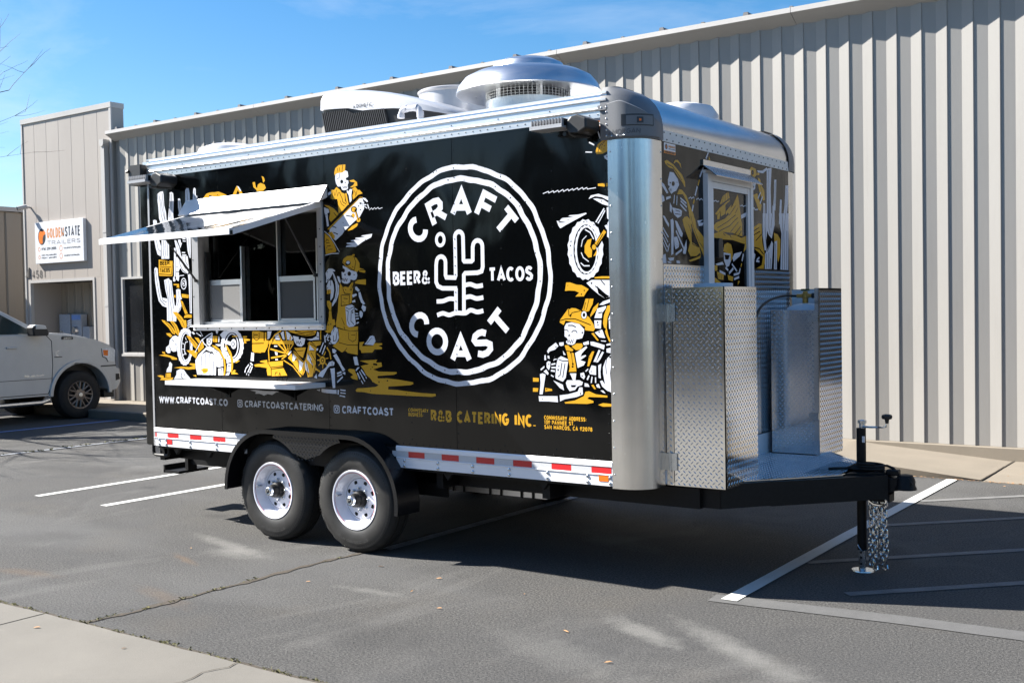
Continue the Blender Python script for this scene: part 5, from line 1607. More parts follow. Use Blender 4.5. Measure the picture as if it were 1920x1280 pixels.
# sign board with its print
sg = thing('wall_sign', (-12.19, FY - 0.04, 2.85), 'white sign board with round orange bear emblem above the entrance recess', 'sign')
SX0, SX1, SZ0, SZ1 = -13.03, -11.36, 2.85, 3.685
MB().box(SX0, SX1, FY - 0.075, FY - 0.008, SZ0, SZ1).build('board', 'sign_white', sg, bevel=0.006)
def on_sign(name, draw):
    P = Print(lambda u, v, d: (SX0 + u, FY - 0.0752 - d, SZ0 + v), 0.0001)
    draw(P)
    P.build(name, sg, ('sign_dark', 'sign_orange', 'sign_peach', 'sign_grey'))
def emblem(P):
    P.poly(ell(0.245, 0.54, 0.135, 0.165, 0, 360, 28), 0)
    P.poly([(0.13, 0.56), (0.15, 0.63), (0.2, 0.655), (0.27, 0.65), (0.33, 0.66), (0.375, 0.62), (0.37, 0.585), (0.33, 0.575), (0.3, 0.56), (0.275, 0.51), (0.265, 0.45), (0.27, 0.41), (0.225, 0.40), (0.205, 0.43), (0.2, 0.39), (0.16, 0.42), (0.135, 0.48)], 1)
on_sign('emblem', emblem)
for args in (('GOLDEN', 0.42, 0.50, 0.2, 0.60, 0.034, 2), ('STATE', 1.05, 0.50, 0.2, 0.52, 0.034, 0), ('TRAILERS', 0.43, 0.365, 0.085, 1.13, 0.014, 3, 1.0), ('(916) 259-2055', 0.22, 0.265, 0.055, 0.52, 0.012, 0),
             ('MON-THU 6AM-4PM', 0.22, 0.15, 0.032, 0.52, 0.008, 0), ('FRIDAY  6AM-2PM', 0.22, 0.095, 0.032, 0.52, 0.008, 0), ('GOLDENSTATETRAILERS', 1.0, 0.265, 0.03, 0.56, 0.007, 0), ('GOLDENSTATETRAILERS', 1.0, 0.115, 0.03, 0.52, 0.007, 0)):
    on_sign('lettering', lambda P: P.text(*args))
for (u, v, a_, b_) in ((0.14, 0.29, 0.035, 0.04), (0.14, 0.13, 0.03, 0.035), (0.9, 0.28, 0.045, 0.055), (0.9, 0.13, 0.045, 0.055)):
    on_sign('contact_icon', lambda P: P.stroke(ell(u, v, a_, b_, 0, 360, 14), 0.014, 2, closed=True))

# house number: four raised digits
hn = thing('house_number', (-13.05, FY - 0.02, 2.58), 'raised dark grey street number 4581 above the entrance recess', 'house number')
for k, ch in enumerate('4581'):
    P = Print(lambda u, v, d, k=k: (-13.28 + 0.135 * k + u, FY - 0.010 - d * 4, 2.565 + v), 0.0002, 0.0005)
    P.text(ch, 0.02 if ch == '1' else 0, 0, 0.165, 0.098 if ch != '1' else 0.05, 0.022, 0)
    P.build('digit', hn, ('number_grey',))
mk = MB().prism([(-13.50, 2.60), (-13.40, 2.60), (-13.40, 2.76)], 'y', FY - 0.03, FY - 0.008).box(-13.385, -13.36, FY - 0.03, FY - 0.008, 2.58, 2.79)
tag(mk.build('wall_bracket', 'number_grey'), 'small grey wedge-shaped bracket on the beige corner left of the street number', 'bracket')

# security camera on an arm
cm = thing('security_camera', (-13.35, 6.85, 3.9), 'small white bullet camera on the beige wall high left of the sign', 'camera')
MB().tube([(-13.27, FY - 0.006, 4.02), (-13.27, FY - 0.05, 4.02), (-13.28, FY - 0.15, 4.02)], 0.022, 8).build('arm', 'trim', cm)
MB().tube([(-13.25, FY - 0.10, 4.03), (-13.33, FY - 0.26, 3.985)], [0.05, 0.045], 10).build('body', 'trim', cm)
MB().tube([(-13.33, FY - 0.261, 3.985), (-13.336, FY - 0.272, 3.982)], 0.04, 10).build('lens', 'plastic_black', cm)

# electric meter boxes in the recess
def meter(x0, x1, z0, z1, label, dial=False):
    t = thing('meter_box', ((x0 + x1) / 2, 7.5, z0), label, 'meter box', 'meter boxes in the entrance recess')
    MB().box(x0, x1, 7.46, 7.6, z0, z1).build('housing', 'meter', t, bevel=0.008)
    if dial:
        MB().lathe([(0.0, -0.06), (0.07, -0.055), (0.085, -0.02), (0.085, 0.02)], ((x0 + x1) / 2 - 0.01, 7.45, z1 - 0.33), 'y', 16).build('dial', 'alu', t, True)
        MB().box(x0 + 0.02, x1 - 0.02, 7.45, 7.458, z1 - 0.12, z1 - 0.02).build('label_plate', 'line_blue', t)
    else:
        MB().lathe([(0.0, -0.02), (0.03, -0.02), (0.03, 0.01)], ((x0 + x1) / 2 - 0.08, 7.45, z1 - 0.36), 'y', 10).build('lock', 'alu', t)
meter(-13.18, -12.80, 0.95, 1.82, 'plain grey electric box at the left of the recess')
meter(-12.74, -12.40, 0.95, 1.82, 'grey electric box with a round glass meter dial', True)
meter(-12.36, -12.12, 0.95, 1.56, 'shorter grey electric box right of the meter dial')

# far storage building at the left edge
sb = thing('storage_building', (-22, 8, 0), 'tan ribbed metal building behind the pickup at the left edge', 'building')
MB().box(-28, -16.06, 2.5, 26, 0, 4.18).build('body', 'siding_tan', sb)
rp = None
for k in range(56):
    y = 2.52 + 0.42 * k
    if rp is None:
        rp = MB().prism([(-16.06, y), (-16.02, y + 0.03), (-16.02, y + 0.2), (-16.045, y + 0.215), (-16.045, y + 0.4), (-16.06, y + 0.42)], 'z', 0.0, 4.16).build('wall_panel', 'siding_tan', sb); y0 = y
    else: again(rp, (0, y - y0, 0))
MB().box(-28.2, -15.97, 2.4, 26.2, 4.19, 4.29).build('roof_cap', 'trim', sb)
# ================================================================== the food trailer
L, F, W = 4.51, 4.751, 2.554
ZB, ZT, ZP, ZR = 0.645, 0.798, 2.918, 3.068
tr_ = thing('food_trailer', (2.3, W / 2, 0), 'black food trailer with gold and white skeleton murals, open serving window and silver corners', 'food trailer')
SKIN = 0.0                                             # face of the side sheets

def side_frame(u, v, d): return (u, SKIN - d, v)
def front_frame(u, v, d): return (F + d, u, v)

# --- side sheets, with the serving opening
SX = [0.0, 0.872, 2.080, 3.288, L]
OXa, OXb, OZa, OZb = 0.60, 2.03, 1.66, 2.545            # rough opening
panels = []
for a, c in zip(SX, SX[1:]):
    mb = MB()
    x0, x1 = a + 0.0018, c - 0.0018
    if c < OXa or a > OXb:
        mb.box(x0, x1, SKIN, SKIN + 0.02, ZT - 0.01, ZP + 0.01)
    else:
        lo, hi = max(x0, OXa), min(x1, OXb)
        mb.box(x0, x1, SKIN, SKIN + 0.02, ZT - 0.01, OZa)
        mb.box(x0, x1, SKIN, SKIN + 0.02, OZb, ZP + 0.01)
        if lo > x0: mb.box(x0, lo, SKIN, SKIN + 0.02, OZa, OZb)
        if hi < x1: mb.box(hi, x1, SKIN, SKIN + 0.02, OZa, OZb)
    panels.append(mb.build('side_panel', 'vinyl', tr_))
# --- mural and lettering on the sheets
d_ = 0.0005
for nm, data, pi in SIDE_PRINTS:
    P = Print(side_frame, start=d_)
    P.load(data)
    if nm == 'cactus_print':
        P.text('BEER', 0.128, 2.173, 0.036, 0.13, 0.008, 2)
        P.text('TACOS', 0.127, 2.111, 0.036, 0.13, 0.008, 2)
    if nm == 'wagon_print': P.text('CAT', 1.515, 1.205, 0.05, 0.13, 0.009, 2)
    d_ = P.d
    P.build(nm, panels[pi])
Q = Print(side_frame)
cx_, cz_ = 3.338, 1.981
def ring(r, w):
    ph = [rnd.uniform(0, 6.28) for _ in range(5)]
    pts = []
    for i in range(180):
        a = 2 * PI * i / 180
        rr = r + 0.004 * math.sin(7 * a + ph[0]) + 0.003 * math.sin(17 * a + ph[1]) + 0.002 * math.sin(31 * a + ph[2])
        pts.append((cx_ + rr * math.cos(a), cz_ + rr * math.sin(a)))
    Q.stroke(pts, w, 0, closed=True, jitter=0.05)
ring(0.731, 0.034); ring(0.652, 0.038)
def arc_text(items, top):
    for ch, (x, z) in items:
        a = math.atan2(z - cz_, x - cx_)
        rot = a - PI / 2 if top else a + PI / 2
        w_, h_, t_ = FONT[ch][0], 0.19, 0.043
        k = (0.145 if ch not in 'O' else 0.15) / max(0.5, w_) * w_ / w_
        k = (0.118 if ch in 'CR' else 0.135) / 0.62
        cs, sn = math.cos(rot), math.sin(rot)
        def place(px, py, x=x, z=z, w_=w_, k=k, h_=h_, cs=cs, sn=sn):
            dx, dy = px - w_ * k / 2, py - h_ / 2
            return (x + dx * cs - dy * sn, z + dx * sn + dy * cs)
        Q.glyph(ch, 0, h_, t_, place, k)
arc_text([('C', (2.974, 2.312)), ('R', (3.150, 2.428)), ('A', (3.362, 2.472)), ('F', (3.572, 2.430)), ('T', (3.722, 2.321))], True)
arc_text([('C', (2.968, 1.655)), ('O', (3.130, 1.537)), ('A', (3.335, 1.487)), ('S', (3.517, 1.525)), ('T', (3.675, 1.657))], False)
def curve(pts, n=6):
    """smooth open path through the points"""
    P_ = [Vector(p) for p in pts]
    out = []
    for i in range(len(P_) - 1):
        p0, p1, p2, p3 = P_[max(i - 1, 0)], P_[i], P_[i + 1], P_[min(i + 2, len(P_) - 1)]
        for k in range(n):
            t = k / n
            out.append(0.5 * ((2 * p1) + (p2 - p0) * t + (2 * p0 - 5 * p1 + 4 * p2 - p3) * t * t + (3 * p1 - p0 - 3 * p2 + p3) * t ** 3))
    out.append(P_[-1])
    return [(p.x, p.y) for p in out]
cw = 0.030
cactus = [(3.313, 1.897), (3.185, 1.901), (3.147, 1.916), (3.131, 1.945)] + [(3.134, 2.06)] + ell(3.177, 2.078, 0.040, 0.040, 180, 0, 8) + [(3.215, 1.990), (3.222, 1.974), (3.296, 1.970), (3.303, 1.985)] + [(3.303, 2.23)] + ell(3.337, 2.243, 0.035, 0.036, 180, 0, 8) + [(3.373, 2.085), (3.380, 2.077), (3.440, 2.075), (3.451, 2.083), (3.453, 2.17)] + ell(3.494, 2.172, 0.040, 0.040, 180, 0, 8) + [(3.534, 2.035), (3.524, 2.006), (3.49, 1.997), (3.385, 1.997), (3.373, 1.985), (3.368, 1.732)]
Q.stroke(cactus, cw, 0)
Q.stroke([(3.303, 1.898), (3.300, 1.735)], cw, 0)
for pts in ([(3.301, 1.824), (3.245, 1.828), (3.190, 1.814), (3.132, 1.812)], [(3.373, 1.914), (3.425, 1.922), (3.478, 1.907), (3.532, 1.912)], [(3.371, 1.832), (3.425, 1.839), (3.478, 1.825), (3.534, 1.831)], [(3.135, 1.717), (3.185, 1.730), (3.240, 1.718), (3.299, 1.731), (3.379, 1.729), (3.425, 1.748), (3.481, 1.735), (3.532, 1.743)]):
    Q.stroke(curve(pts), cw, 0)
Q.stroke(ell(3.175, 2.233, 0.034, 0.040, 0, 360, 22), 0.024, 0, closed=True)
Q.text('BEER&', 2.737, 1.932, 0.097, 0.345, 0.021, 0, 0.14)
Q.text('TACOS', 3.580, 1.930, 0.097, 0.358, 0.021, 0, 0.14)
for _ in range(70):                                     # worn specks of the stamp look
    a = rnd.uniform(0, 2 * PI); r = rnd.choice([0.652, 0.731]) + rnd.uniform(-0.02, 0.02)
    s_ = rnd.uniform(0.002, 0.006)
    Q.poly(ell(cx_ + r * math.cos(a), cz_ + r * math.sin(a), s_, s_, 0, 360, 6), 2)
Q.build('logo', panels[2])
def instagram(x, z, s):
    T = Print(side_frame)
    T.stroke([(x + .2 * s, z), (x + .8 * s, z), (x + .95 * s, z + .05 * s), (x + s, z + .2 * s), (x + s, z + .8 * s), (x + .95 * s, z + .95 * s), (x + .8 * s, z + s), (x + .2 * s, z + s), (x + .05 * s, z + .95 * s), (x, z + .8 * s), (x, z + .2 * s), (x + .05 * s, z + .05 * s), (x + .2 * s, z)], 0.0075, 0, closed=True)
    T.stroke(ell(x + .5 * s, z + .5 * s, .25 * s, .25 * s, 0, 360, 14), 0.0075, 0, closed=True)
    T.poly(ell(x + .78 * s, z + .78 * s, .07 * s, .07 * s, 0, 360, 6), 0)
    T.build('camera_icon', panels[1])
for args, pi in ((('WWW.CRAFTCOAST.CO', 0.068, 1.013, 0.057, 0.876, 0.0135, 0), 0), (('CRAFTCOASTCATERING', 1.147, 1.012, 0.054, 0.872, 0.0115, 0, 0.2), 1), (('CRAFTCOAST', 2.211, 1.005, 0.057, 0.508, 0.012, 0, 0.2), 2),
                 (('COMMISSARY', 2.855, 1.042, 0.027, 0.185, 0.0055, 1, 0.14), 2), (('BUSINESS:', 2.855, 1.011, 0.027, 0.137, 0.0055, 1, 0.14), 2), (('R&B CATERING INC.', 3.060, 0.984, 0.081, 0.880, 0.0185, 1, 0.17), 3),
                 (('COMMISSARY ADDRESS:', 4.005, 1.037, 0.027, 0.320, 0.0062, 1, 0.14), 3), (('139 PAWNEE ST.', 4.005, 1.007, 0.027, 0.232, 0.0062, 1, 0.14), 3), (('SAN MARCOS, CA 92078', 4.005, 0.976, 0.027, 0.362, 0.0062, 1, 0.14), 3)):
    T = Print(side_frame)
    T.text(*args)
    T.build('lettering', panels[pi])
instagram(1.064, 1.014, 0.052)
instagram(2.130, 1.008, 0.052)
# --- rivets (too small to pick apart)
def rivet_mesh(spots, r=0.006, h=0.0035):
    mb = MB()
    for (p, n_) in spots:
        p = Vector(p); n_ = Vector(n_).normalized()
        a = n_.orthogonal().normalized(); b_ = n_.cross(a)
        ringp = [p + (a * math.cos(2 * PI * k / 7) + b_ * math.sin(2 * PI * k / 7)) * r for k in range(7)]
        ring2 = [p + n_ * h * 0.8 + (a * math.cos(2 * PI * k / 7) + b_ * math.sin(2 * PI * k / 7)) * r * 0.6 for k in range(7)]
        mb.add(ringp + ring2 + [p + n_ * h], [(k, (k + 1) % 7, 7 + (k + 1) % 7, 7 + k) for k in range(7)] + [(7 + k, 7 + (k + 1) % 7, 14) for k in range(7)])
    return mb
sp = []
def free(x, z): return not (0.55 < x < 2.08 and 1.6 < z < 2.6)
for k, x in enumerate([0.04, 0.47, 0.884, 1.275, 1.678, 2.092, 2.48, 2.885, 3.30, 3.69, 4.095, 4.488]):
    dense = k in (0, 2, 5, 8, 11)
    st = 0.06 if dense else 0.118
    z = 0.85
    while z < 2.9:
        if free(x, z): sp.append(((x, -0.0004, z), (0, -1, 0)))
        z += st
x = 0.02
while x < 4.5:
    sp.append(((x, -0.0004, 0.815), (0, -1, 0))); x += 0.0605
tag(rivet_mesh(sp, 0.005, 0.0032).build('rivet', 'vinyl', tr_, True, 60), kind='stuff')
# --- bottom rail, tape, bolts
RP = [(-0.006, ZB), (-0.006, 0.708), (-0.012, 0.712), (-0.012, 0.716), (-0.004, 0.719), (-0.004, 0.762), (-0.010, 0.765), (-0.010, 0.790), (-0.004, 0.799), (0.03, 0.799), (0.03, ZB)]
rail = MB().prism(RP, 'x', 0.0, 1.16).build('bottom_rail', 'rail', tr_)
rail2 = MB().prism(RP, 'x', 2.74, L).build('bottom_rail', 'rail', tr_)
MB().box(1.161, 2.739, 0.0, 0.03, 0.60, 0.80).build('wheel_arch_panel', 'frame_black', tr_)
segs = [(0.0, 1), (0.029, 0), (0.176, 1), (0.319, 0), (0.469, 1), (0.613, 0), (0.762, 1), (0.91, 0)]
tape = []
for i, (x, red) in enumerate(segs):
    x1 = segs[i + 1][0] if i + 1 < len(segs) else 1.06
    tape.append((x, x1, red))
edges = [2.70, 2.7015, 2.852, 3.0, 3.153, 3.303, 3.453, 3.604, 3.757, 3.906, 4.06, 4.209, 4.359, 4.502]
for i, (a, c) in enumerate(zip(edges, edges[1:])): tape.append((a, c, i % 2 == 0))
for a, c, red in tape:
    MB().box(a + 0.0005, c - 0.0005, -0.0058, -0.0035, 0.7205, 0.7605).build('reflective_tape', 'red' if red else 'silver', rail if a < 1.5 else rail2)
MB().box(0.165, 0.235, -0.0085, -0.0055, 0.665, 0.704).build('reflective_tape', 'red', rail)
MB().box(4.412, 4.482, -0.0095, -0.0055, 0.672, 0.708).build('marker_reflector', 'amber', rail2)
bolt0 = None
for x in [0.063, 0.155, 0.469, 0.80] + [2.817 + 0.3027 * k for k in range(6)] + [4.494]:
    for z in (0.696, 0.660):
        if bolt0 is None:
            bolt0 = MB().lathe([(0.012, 0.0), (0.0105, -0.005), (0.006, -0.008), (0.0, -0.0085)], (x, -0.006, z), 'y', 10).build('bolt', 'zinc', rail, True); b0 = (x, z)
        else: again(bolt0, (x - b0[0], 0, z - b0[1]))
# --- top rail
TP = [(0.0, 2.914), (-0.008, 2.914), (-0.009, 2.955), (-0.016, 2.962), (-0.017, 2.968), (-0.013, 2.974), (-0.013, 3.012), (-0.021, 3.018), (-0.021, 3.026), (-0.008, 3.032), (-0.006, 3.052), (-0.016, 3.060), (-0.016, 3.070), (0.06, 3.082), (0.06, 2.914)]
trail_ = MB().prism(TP, 'x', 0.0, L).build('top_rail', 'alu', tr_)
sp = []
x = 0.03
while x < 4.48:
    sp.append(((x, -0.0085, 2.935), (0, -1, 0))); x += 0.0605
for x in (0.47, 1.275, 1.678, 2.48, 2.885, 3.30, 3.69, 4.095): sp.append(((x, -0.013, 2.993), (0, -1, 0)))
tag(rivet_mesh(sp, 0.0055, 0.004).build('rail_rivet', 'cap_grey', trail_, True, 60), kind='stuff')
MB().box(0.0, F - 0.26, 0.06, W - 0.06, 3.04, 3.083).build('roof', 'roof_white', tr_)
MB().prism([(-p[0] + W, p[1]) for p in TP], 'x', 0.0, L).build('top_rail', 'alu', tr_)
# --- rear edge: trim strip and the black rear frame
MB().box(-0.012, 0.010, -0.006, 0.02, ZB, ZP).build('edge_trim', 'frame_alu', tr_)
rear = MB().box(-0.125, -0.013, 0.0, W, 0.645, 2.86).build('rear_frame', 'vinyl', tr_, bevel=0.012)
MB().box(-0.10, 0.0, 0.02, W - 0.02, 2.862, 3.06).build('rear_header', 'alu', tr_)
loop = [(-0.16, 0.1, 0.640)] + [(-0.16 + 0.03 - 0.03 * math.cos(R(a)), 0.1, 0.575 - 0.03 * math.sin(R(a))) for a in range(0, 91, 30)] + [(0.05 - 0.03 + 0.03 * math.sin(R(a)), 0.1, 0.575 - 0.03 * math.cos(R(a))) for a in range(0, 91, 30)] + [(0.05, 0.1, 0.640)]
MB().tube(loop, 0.014, 8).build('bumper_loop', 'frame_black', tr_, True)
for s in (0, 1):
    yy = 0.30 if s == 0 else W - 0.38
    MB().box(-0.12, 4.95, yy, yy + 0.08, 0.495, 0.620).build('chassis_beam', 'frame_black', tr_)
MB().box(0.0, L + 0.03, 0.03, W - 0.03, 0.622, 0.66).build('underfloor', 'frame_black', tr_)
for x in (-0.1, 0.9, 1.95, 3.0, 3.9):
    MB().box(x, x + 0.06, 0.12, W - 0.12, 0.50, 0.62).build('cross_member', 'frame_black', tr_)
for x in (0.2, 0.62, 3.15, 3.95):
    MB().prism([(x - 0.06, 0.645), (x + 0.06, 0.645), (x, 0.57)], 'y', 0.06, 0.09).build('hanger_bracket', 'frame_black', tr_)
st = MB().box(-0.46, -0.24, 0.42, 0.75, 0.325, 0.350).box(-0.28, -0.24, 0.52, 0.62, 0.35, 0.475).box(-0.46, -0.44, 0.42, 0.75, 0.325, 0.395)
st.box(-0.24, 0.7, 0.55, 0.62, 0.40, 0.475)
st.build('rear_step', 'frame_black', tr_)
tub = MB().box(2.72, 3.64, 0.56, 0.61, 0.405, 0.445).build('drain_channel', 'alu', tr_)
for x in (2.80, 2.90, 3.14, 3.24, 3.42, 3.52): MB().box(x, x + 0.012, 0.548, 0.60, 0.40, 0.47).build('clip', 'frame_black', tub)
# --- rounded corner posts
def post_outline(far=False, off=0.0, x0=L, r=0.18, xf=F):
    pts = [(x0, -0.006 - off), (xf - r, -0.006 - off)]
    pts += [(xf - r + (r + off) * math.sin(R(a)), -0.006 + r - (r + off) * math.cos(R(a))) for a in range(6, 90, 6)]
    pts += [(xf + off, r - 0.006), (xf + off, 0.24)]
    return [(x, W - y) for x, y in pts] if far else pts
def ribbon(pts, z0, z1, th):
    n = len(pts)
    inner = []
    for i, p in enumerate(pts):
        a = Vector(pts[max(i - 1, 0)]); c = Vector(pts[min(i + 1, n - 1)])
        d = (c - a).normalized()
        inner.append((p[0] - d.y * th, p[1] + d.x * th))
    return MB().prism(list(pts) + inner[::-1], 'z', z0, z1)
for far in (False, True):
    po = post_outline(far)
    o = ribbon(po, 0.632, 2.776, 0.02 * (-1 if far else 1)).build('corner_post', 'post', tr_, True, 30)
    if not far:
        sp = []
        for k in range(13): sp.append(((L + 0.018, -0.0065, 0.72 + k * 0.165), (0, -1, 0))); sp.append(((F + 0.0005, 0.228, 0.72 + k * 0.165), (1, 0, 0)))
        tag(rivet_mesh(sp, 0.006, 0.004).build('post_rivet', 'zinc', o, True, 60), kind='stuff')
# --- moulded corner caps
def cap(far):
    mb = MB()
    zs = [2.772, 2.80, 2.84] + [2.84 + 0.262 * math.sin(R(a)) for a in (12, 24, 36, 48, 58, 66, 73, 79, 84, 88)]
    rows = []
    for z in zs:
        t = max(0.0, min(1.0, (z - 2.84) / 0.262))
        xf = 4.50 + 0.262 * math.sqrt(max(0.0, 1 - t * t)) 
        xf = max(xf, 4.56)
        r = min(0.185, xf - 4.47 - 0.03)
        dy = -0.014 + max(0, t - 0.75) * 0.16
        pts = [(4.466, dy), (xf - r, dy)] + [(xf - r + r * math.sin(R(a)), dy + r - r * math.cos(R(a))) for a in range(10, 90, 10)] + [(xf, dy + r), (xf, 0.246)]
        if far: pts = [(x, W - y) for x, y in pts]
        rows.append([(x, y, z) for x, y in pts])
    n = len(rows[0])
    mb.add([p for r_ in rows for p in r_], [(i * n + k, i * n + k + 1, (i + 1) * n + k + 1, (i + 1) * n + k) for i in range(len(rows) - 1) for k in range(n - 1)])
    o = len(mb.v)
    top = rows[-1]
    mb.add(top + [(4.466, W - 0.246 if far else 0.246, 3.103)], [tuple(range(n + 1))])
    return mb.build('corner_cap', 'cap_grey', tr_, True, 40)
cap(True)
cp = cap(False)
# raised lower shield of the near cap with its brow line
sh = MB()
def arcpt(s_, off):
    """point on the corner outline by arc length s_ from x = 4.47"""
    r = 0.185; xs_ = 4.762 - r
    if s_ < xs_ - 4.47: return (4.47 + s_, -0.014 - off)
    a = (s_ - (xs_ - 4.47)) / r
    if a < PI / 2: return (xs_ + (r + off) * math.sin(a), -0.014 + r - (r + off) * math.cos(a))
    return (4.762 + off, -0.014 + r + (a - PI / 2) * r)
sl = [0.045 + i * 0.0215 for i in range(19)]
bot, tp2 = [], []
for s_ in sl:
    zt = 2.985 + 0.012 * math.sin(min(1, (s_ - 0.045) / 0.09) * PI / 2) if s_ < 0.14 else 2.997 - 0.135 * ((s_ - 0.14) / 0.29)
    x, y = arcpt(s_, 0.010)
    bot.append((x, y, 2.782)); tp2.append((x, y, zt))
back = [(*arcpt(s_, -0.004), z[2] + 0.008) for s_, z in zip(sl, tp2)]
n = len(sl)
sh.add(bot + tp2 + back, [(i, i + 1, n + i + 1, n + i) for i in range(n - 1)] + [(n + i, n + i + 1, 2 * n + i + 1, 2 * n + i) for i in range(n - 1)])
sh.build('cap_shield', 'cap_grey', cp, True, 35)
MB().box(4.455, 4.515, -0.026, 0.0, 2.955, 2.985).build('cap_tab', 'cap_grey', cp)
def on_arc(s0, s1, z0, z1, off, name, m):
    k = 6
    a = [arcpt(s0 + (s1 - s0) * i / k, off) for i in range(k + 1)]
    b_ = [arcpt(s0 + (s1 - s0) * i / k, off - 0.03) for i in range(k + 1)]
    mb = MB(); n = k + 1
    V_ = [(x, y, z0) for x, y in a] + [(x, y, z1) for x, y in a] + [(x, y, z0) for x, y in b_] + [(x, y, z1) for x, y in b_]
    Fc = []
    for i in range(k):
        Fc += [(i, i + 1, n + i + 1, n + i), (n + i, n + i + 1, 3 * n + i + 1, 3 * n + i), (i, i + 1, 2 * n + i + 1, 2 * n + i)]
    Fc += [(0, n, 3 * n, 2 * n), (k, n + k, 3 * n + k, 2 * n + k)]
    return mb.add(V_, Fc).build(name, m, cp, True, 30)
on_arc(0.145, 0.345, 2.845, 2.915, 0.0115, 'lamp_recess', 'cap_dark')
on_arc(0.175, 0.335, 2.850, 2.905, 0.016, 'marker_lamp', 'cap_grey')
on_arc(0.235, 0.272, 2.860, 2.895, 0.0185, 'lamp_lens', 'cap_dark')
on_arc(0.247, 0.260, 2.871, 2.884, 0.0198, 'lamp_lens', 'amber')
Pm = Print(lambda u, v, d: (*arcpt(u, 0.0102 + d), v), 0.00005)
Pm.text('MORGAN', 0.085, 2.798, 0.030, 0.17, 0.006, 0, 0.2, 0.12)
Pm.poly([(0.055, 2.798), (0.066, 2.822), (0.077, 2.798)], 0)
Pm.build('emblem', cp, ('emblem_grey',))
sp = [((4.515, -0.0245, z), (0, -1, 0)) for z in (2.795, 2.83, 2.865, 2.90, 2.94, 2.97)] + [((*arcpt(s_, 0.0105), 2.79), (0, -1, 0)) for s_ in (0.08, 0.12, 0.16)] + [((4.48, -0.026, 2.97), (0, -1, 0))]
tag(rivet_mesh(sp, 0.006, 0.004).build('cap_rivet', 'zinc', cp, True, 60), kind='stuff')
# --- front: curved top, band, printed sheet
arc = [(4.50 + 0.250 * math.cos(R(a)), 2.84 + 0.250 * math.sin(R(a))) for a in range(0, 91, 5)]
inn = [(4.50 + 0.235 * math.cos(R(a)), 2.84 + 0.235 * math.sin(R(a))) for a in range(90, -1, -5)]
MB().prism(arc + [(4.40, 3.092), (4.40, 3.07)] + inn, 'y', 0.247, W - 0.247).build('front_curve', 'curve_alu', tr_, True, 30)
band = MB().box(F - 0.02, F + 0.003, 0.241, W - 0.241, 2.800, 2.842).box(F - 0.02, F + 0.006, 0.241, W - 0.241, 2.770, 2.799).build('front_band', 'band', tr_)
sp = []
y = 0.27
while y < W - 0.26:
    sp.append(((F + 0.0035, y, 2.826), (1, 0, 0))); sp.append(((F + 0.0065, y + 0.03, 2.783), (1, 0, 0))); y += 0.082
tag(rivet_mesh(sp, 0.0055, 0.004).build('band_rivet', 'frame_black', band, True, 60), kind='stuff')
DY0, DY1 = 0.818, 1.562
fp = MB().box(F - 0.02, F, 0.241, DY0, 2.014, 2.769).box(F - 0.02, F, DY1, W - 0.241, 2.014, 2.769).box(F - 0.02, F, DY0, DY1, 2.62, 2.769).build('front_panel', 'vinyl', tr_)
P = Print(front_frame)
P.load(FRONT_PRINT)
P.build('mural', fp)
MB().box(F - 0.3, F - 0.03, 0.22, W - 0.22, 0.66, 2.80).build('front_wall_core', 'inside_dark', tr_)
# --- tread plate: sheets with raised lugs
def lugs(o0, u, v, w, h, pitch=0.0285, keep=None):
    o0, u, v = Vector(o0), Vector(u).normalized(), Vector(v).normalized()
    nn = u.cross(v)
    mb = MB()
    pi_, pj = 0.036, 0.0195                              # rows of lugs leaning one way, then the other, half a step along
    l_, ww, hh = 0.0135, 0.0042, 0.0028
    for j in range(int(h / pj)):
        for i in range(int(w / pi_) + 1):
            c0, c1 = (i + (0.28 if j % 2 else 0.78)) * pi_, (j + 0.6) * pj
            if c0 > w - 0.012 or c0 < 0.01: continue
            if keep and not keep(c0, c1): continue
            a = R(42) if j % 2 else R(-42)
            d = u * math.cos(a) + v * math.sin(a); e = -u * math.sin(a) + v * math.cos(a)
            p = o0 + u * c0 + v * c1 + nn * 0.0003
            mb.add([p - d * l_, p + e * ww, p + d * l_, p - e * ww, p - d * l_ * 0.5 + nn * hh, p + d * l_ * 0.5 + nn * hh],
                   [(4, 1, 0), (4, 5, 1), (5, 2, 1), (5, 3, 2), (4, 3, 5), (4, 0, 3)])
    return mb
def plate(name, par, o0, u, v, w, h, th=0.006, pitch=0.0285, zmin=None, turn=False):
    o0 = Vector(o0); u = Vector(u); v = Vector(v)
    nn = u.cross(v)
    a, c = o0, o0 + u * w
    p = MB().quadbox(a, c, c + v * h, a + v * h, -nn * th).build(name, 'tread', par)
    keep = (lambda c0, c1: c1 > zmin) if zmin else None
    lo = (lugs(o0 + u * w, v, -u, h, w, pitch, keep) if turn else lugs(o0, u, v, w, h, pitch, keep)).build('tread_lug', 'tread', p, True, 20)
    tag(lo, kind='stuff')
    return p
plate('front_tread_plate', tr_, (F + 0.002, 0.241, 0.81), (0, 1, 0), (0, 0, 1), DY0 - 0.241 - 0.002, 2.012 - 0.81, turn=True)
plate('front_tread_plate', tr_, (F + 0.002, DY1 + 0.002, 0.81), (0, 1, 0), (0, 0, 1), W - 0.243 - DY1, 2.012 - 0.81, turn=True)
MB().box(F - 0.02, F + 0.006, 0.241, W - 0.241, ZB, 0.805).build('front_rail', 'rail', tr_)
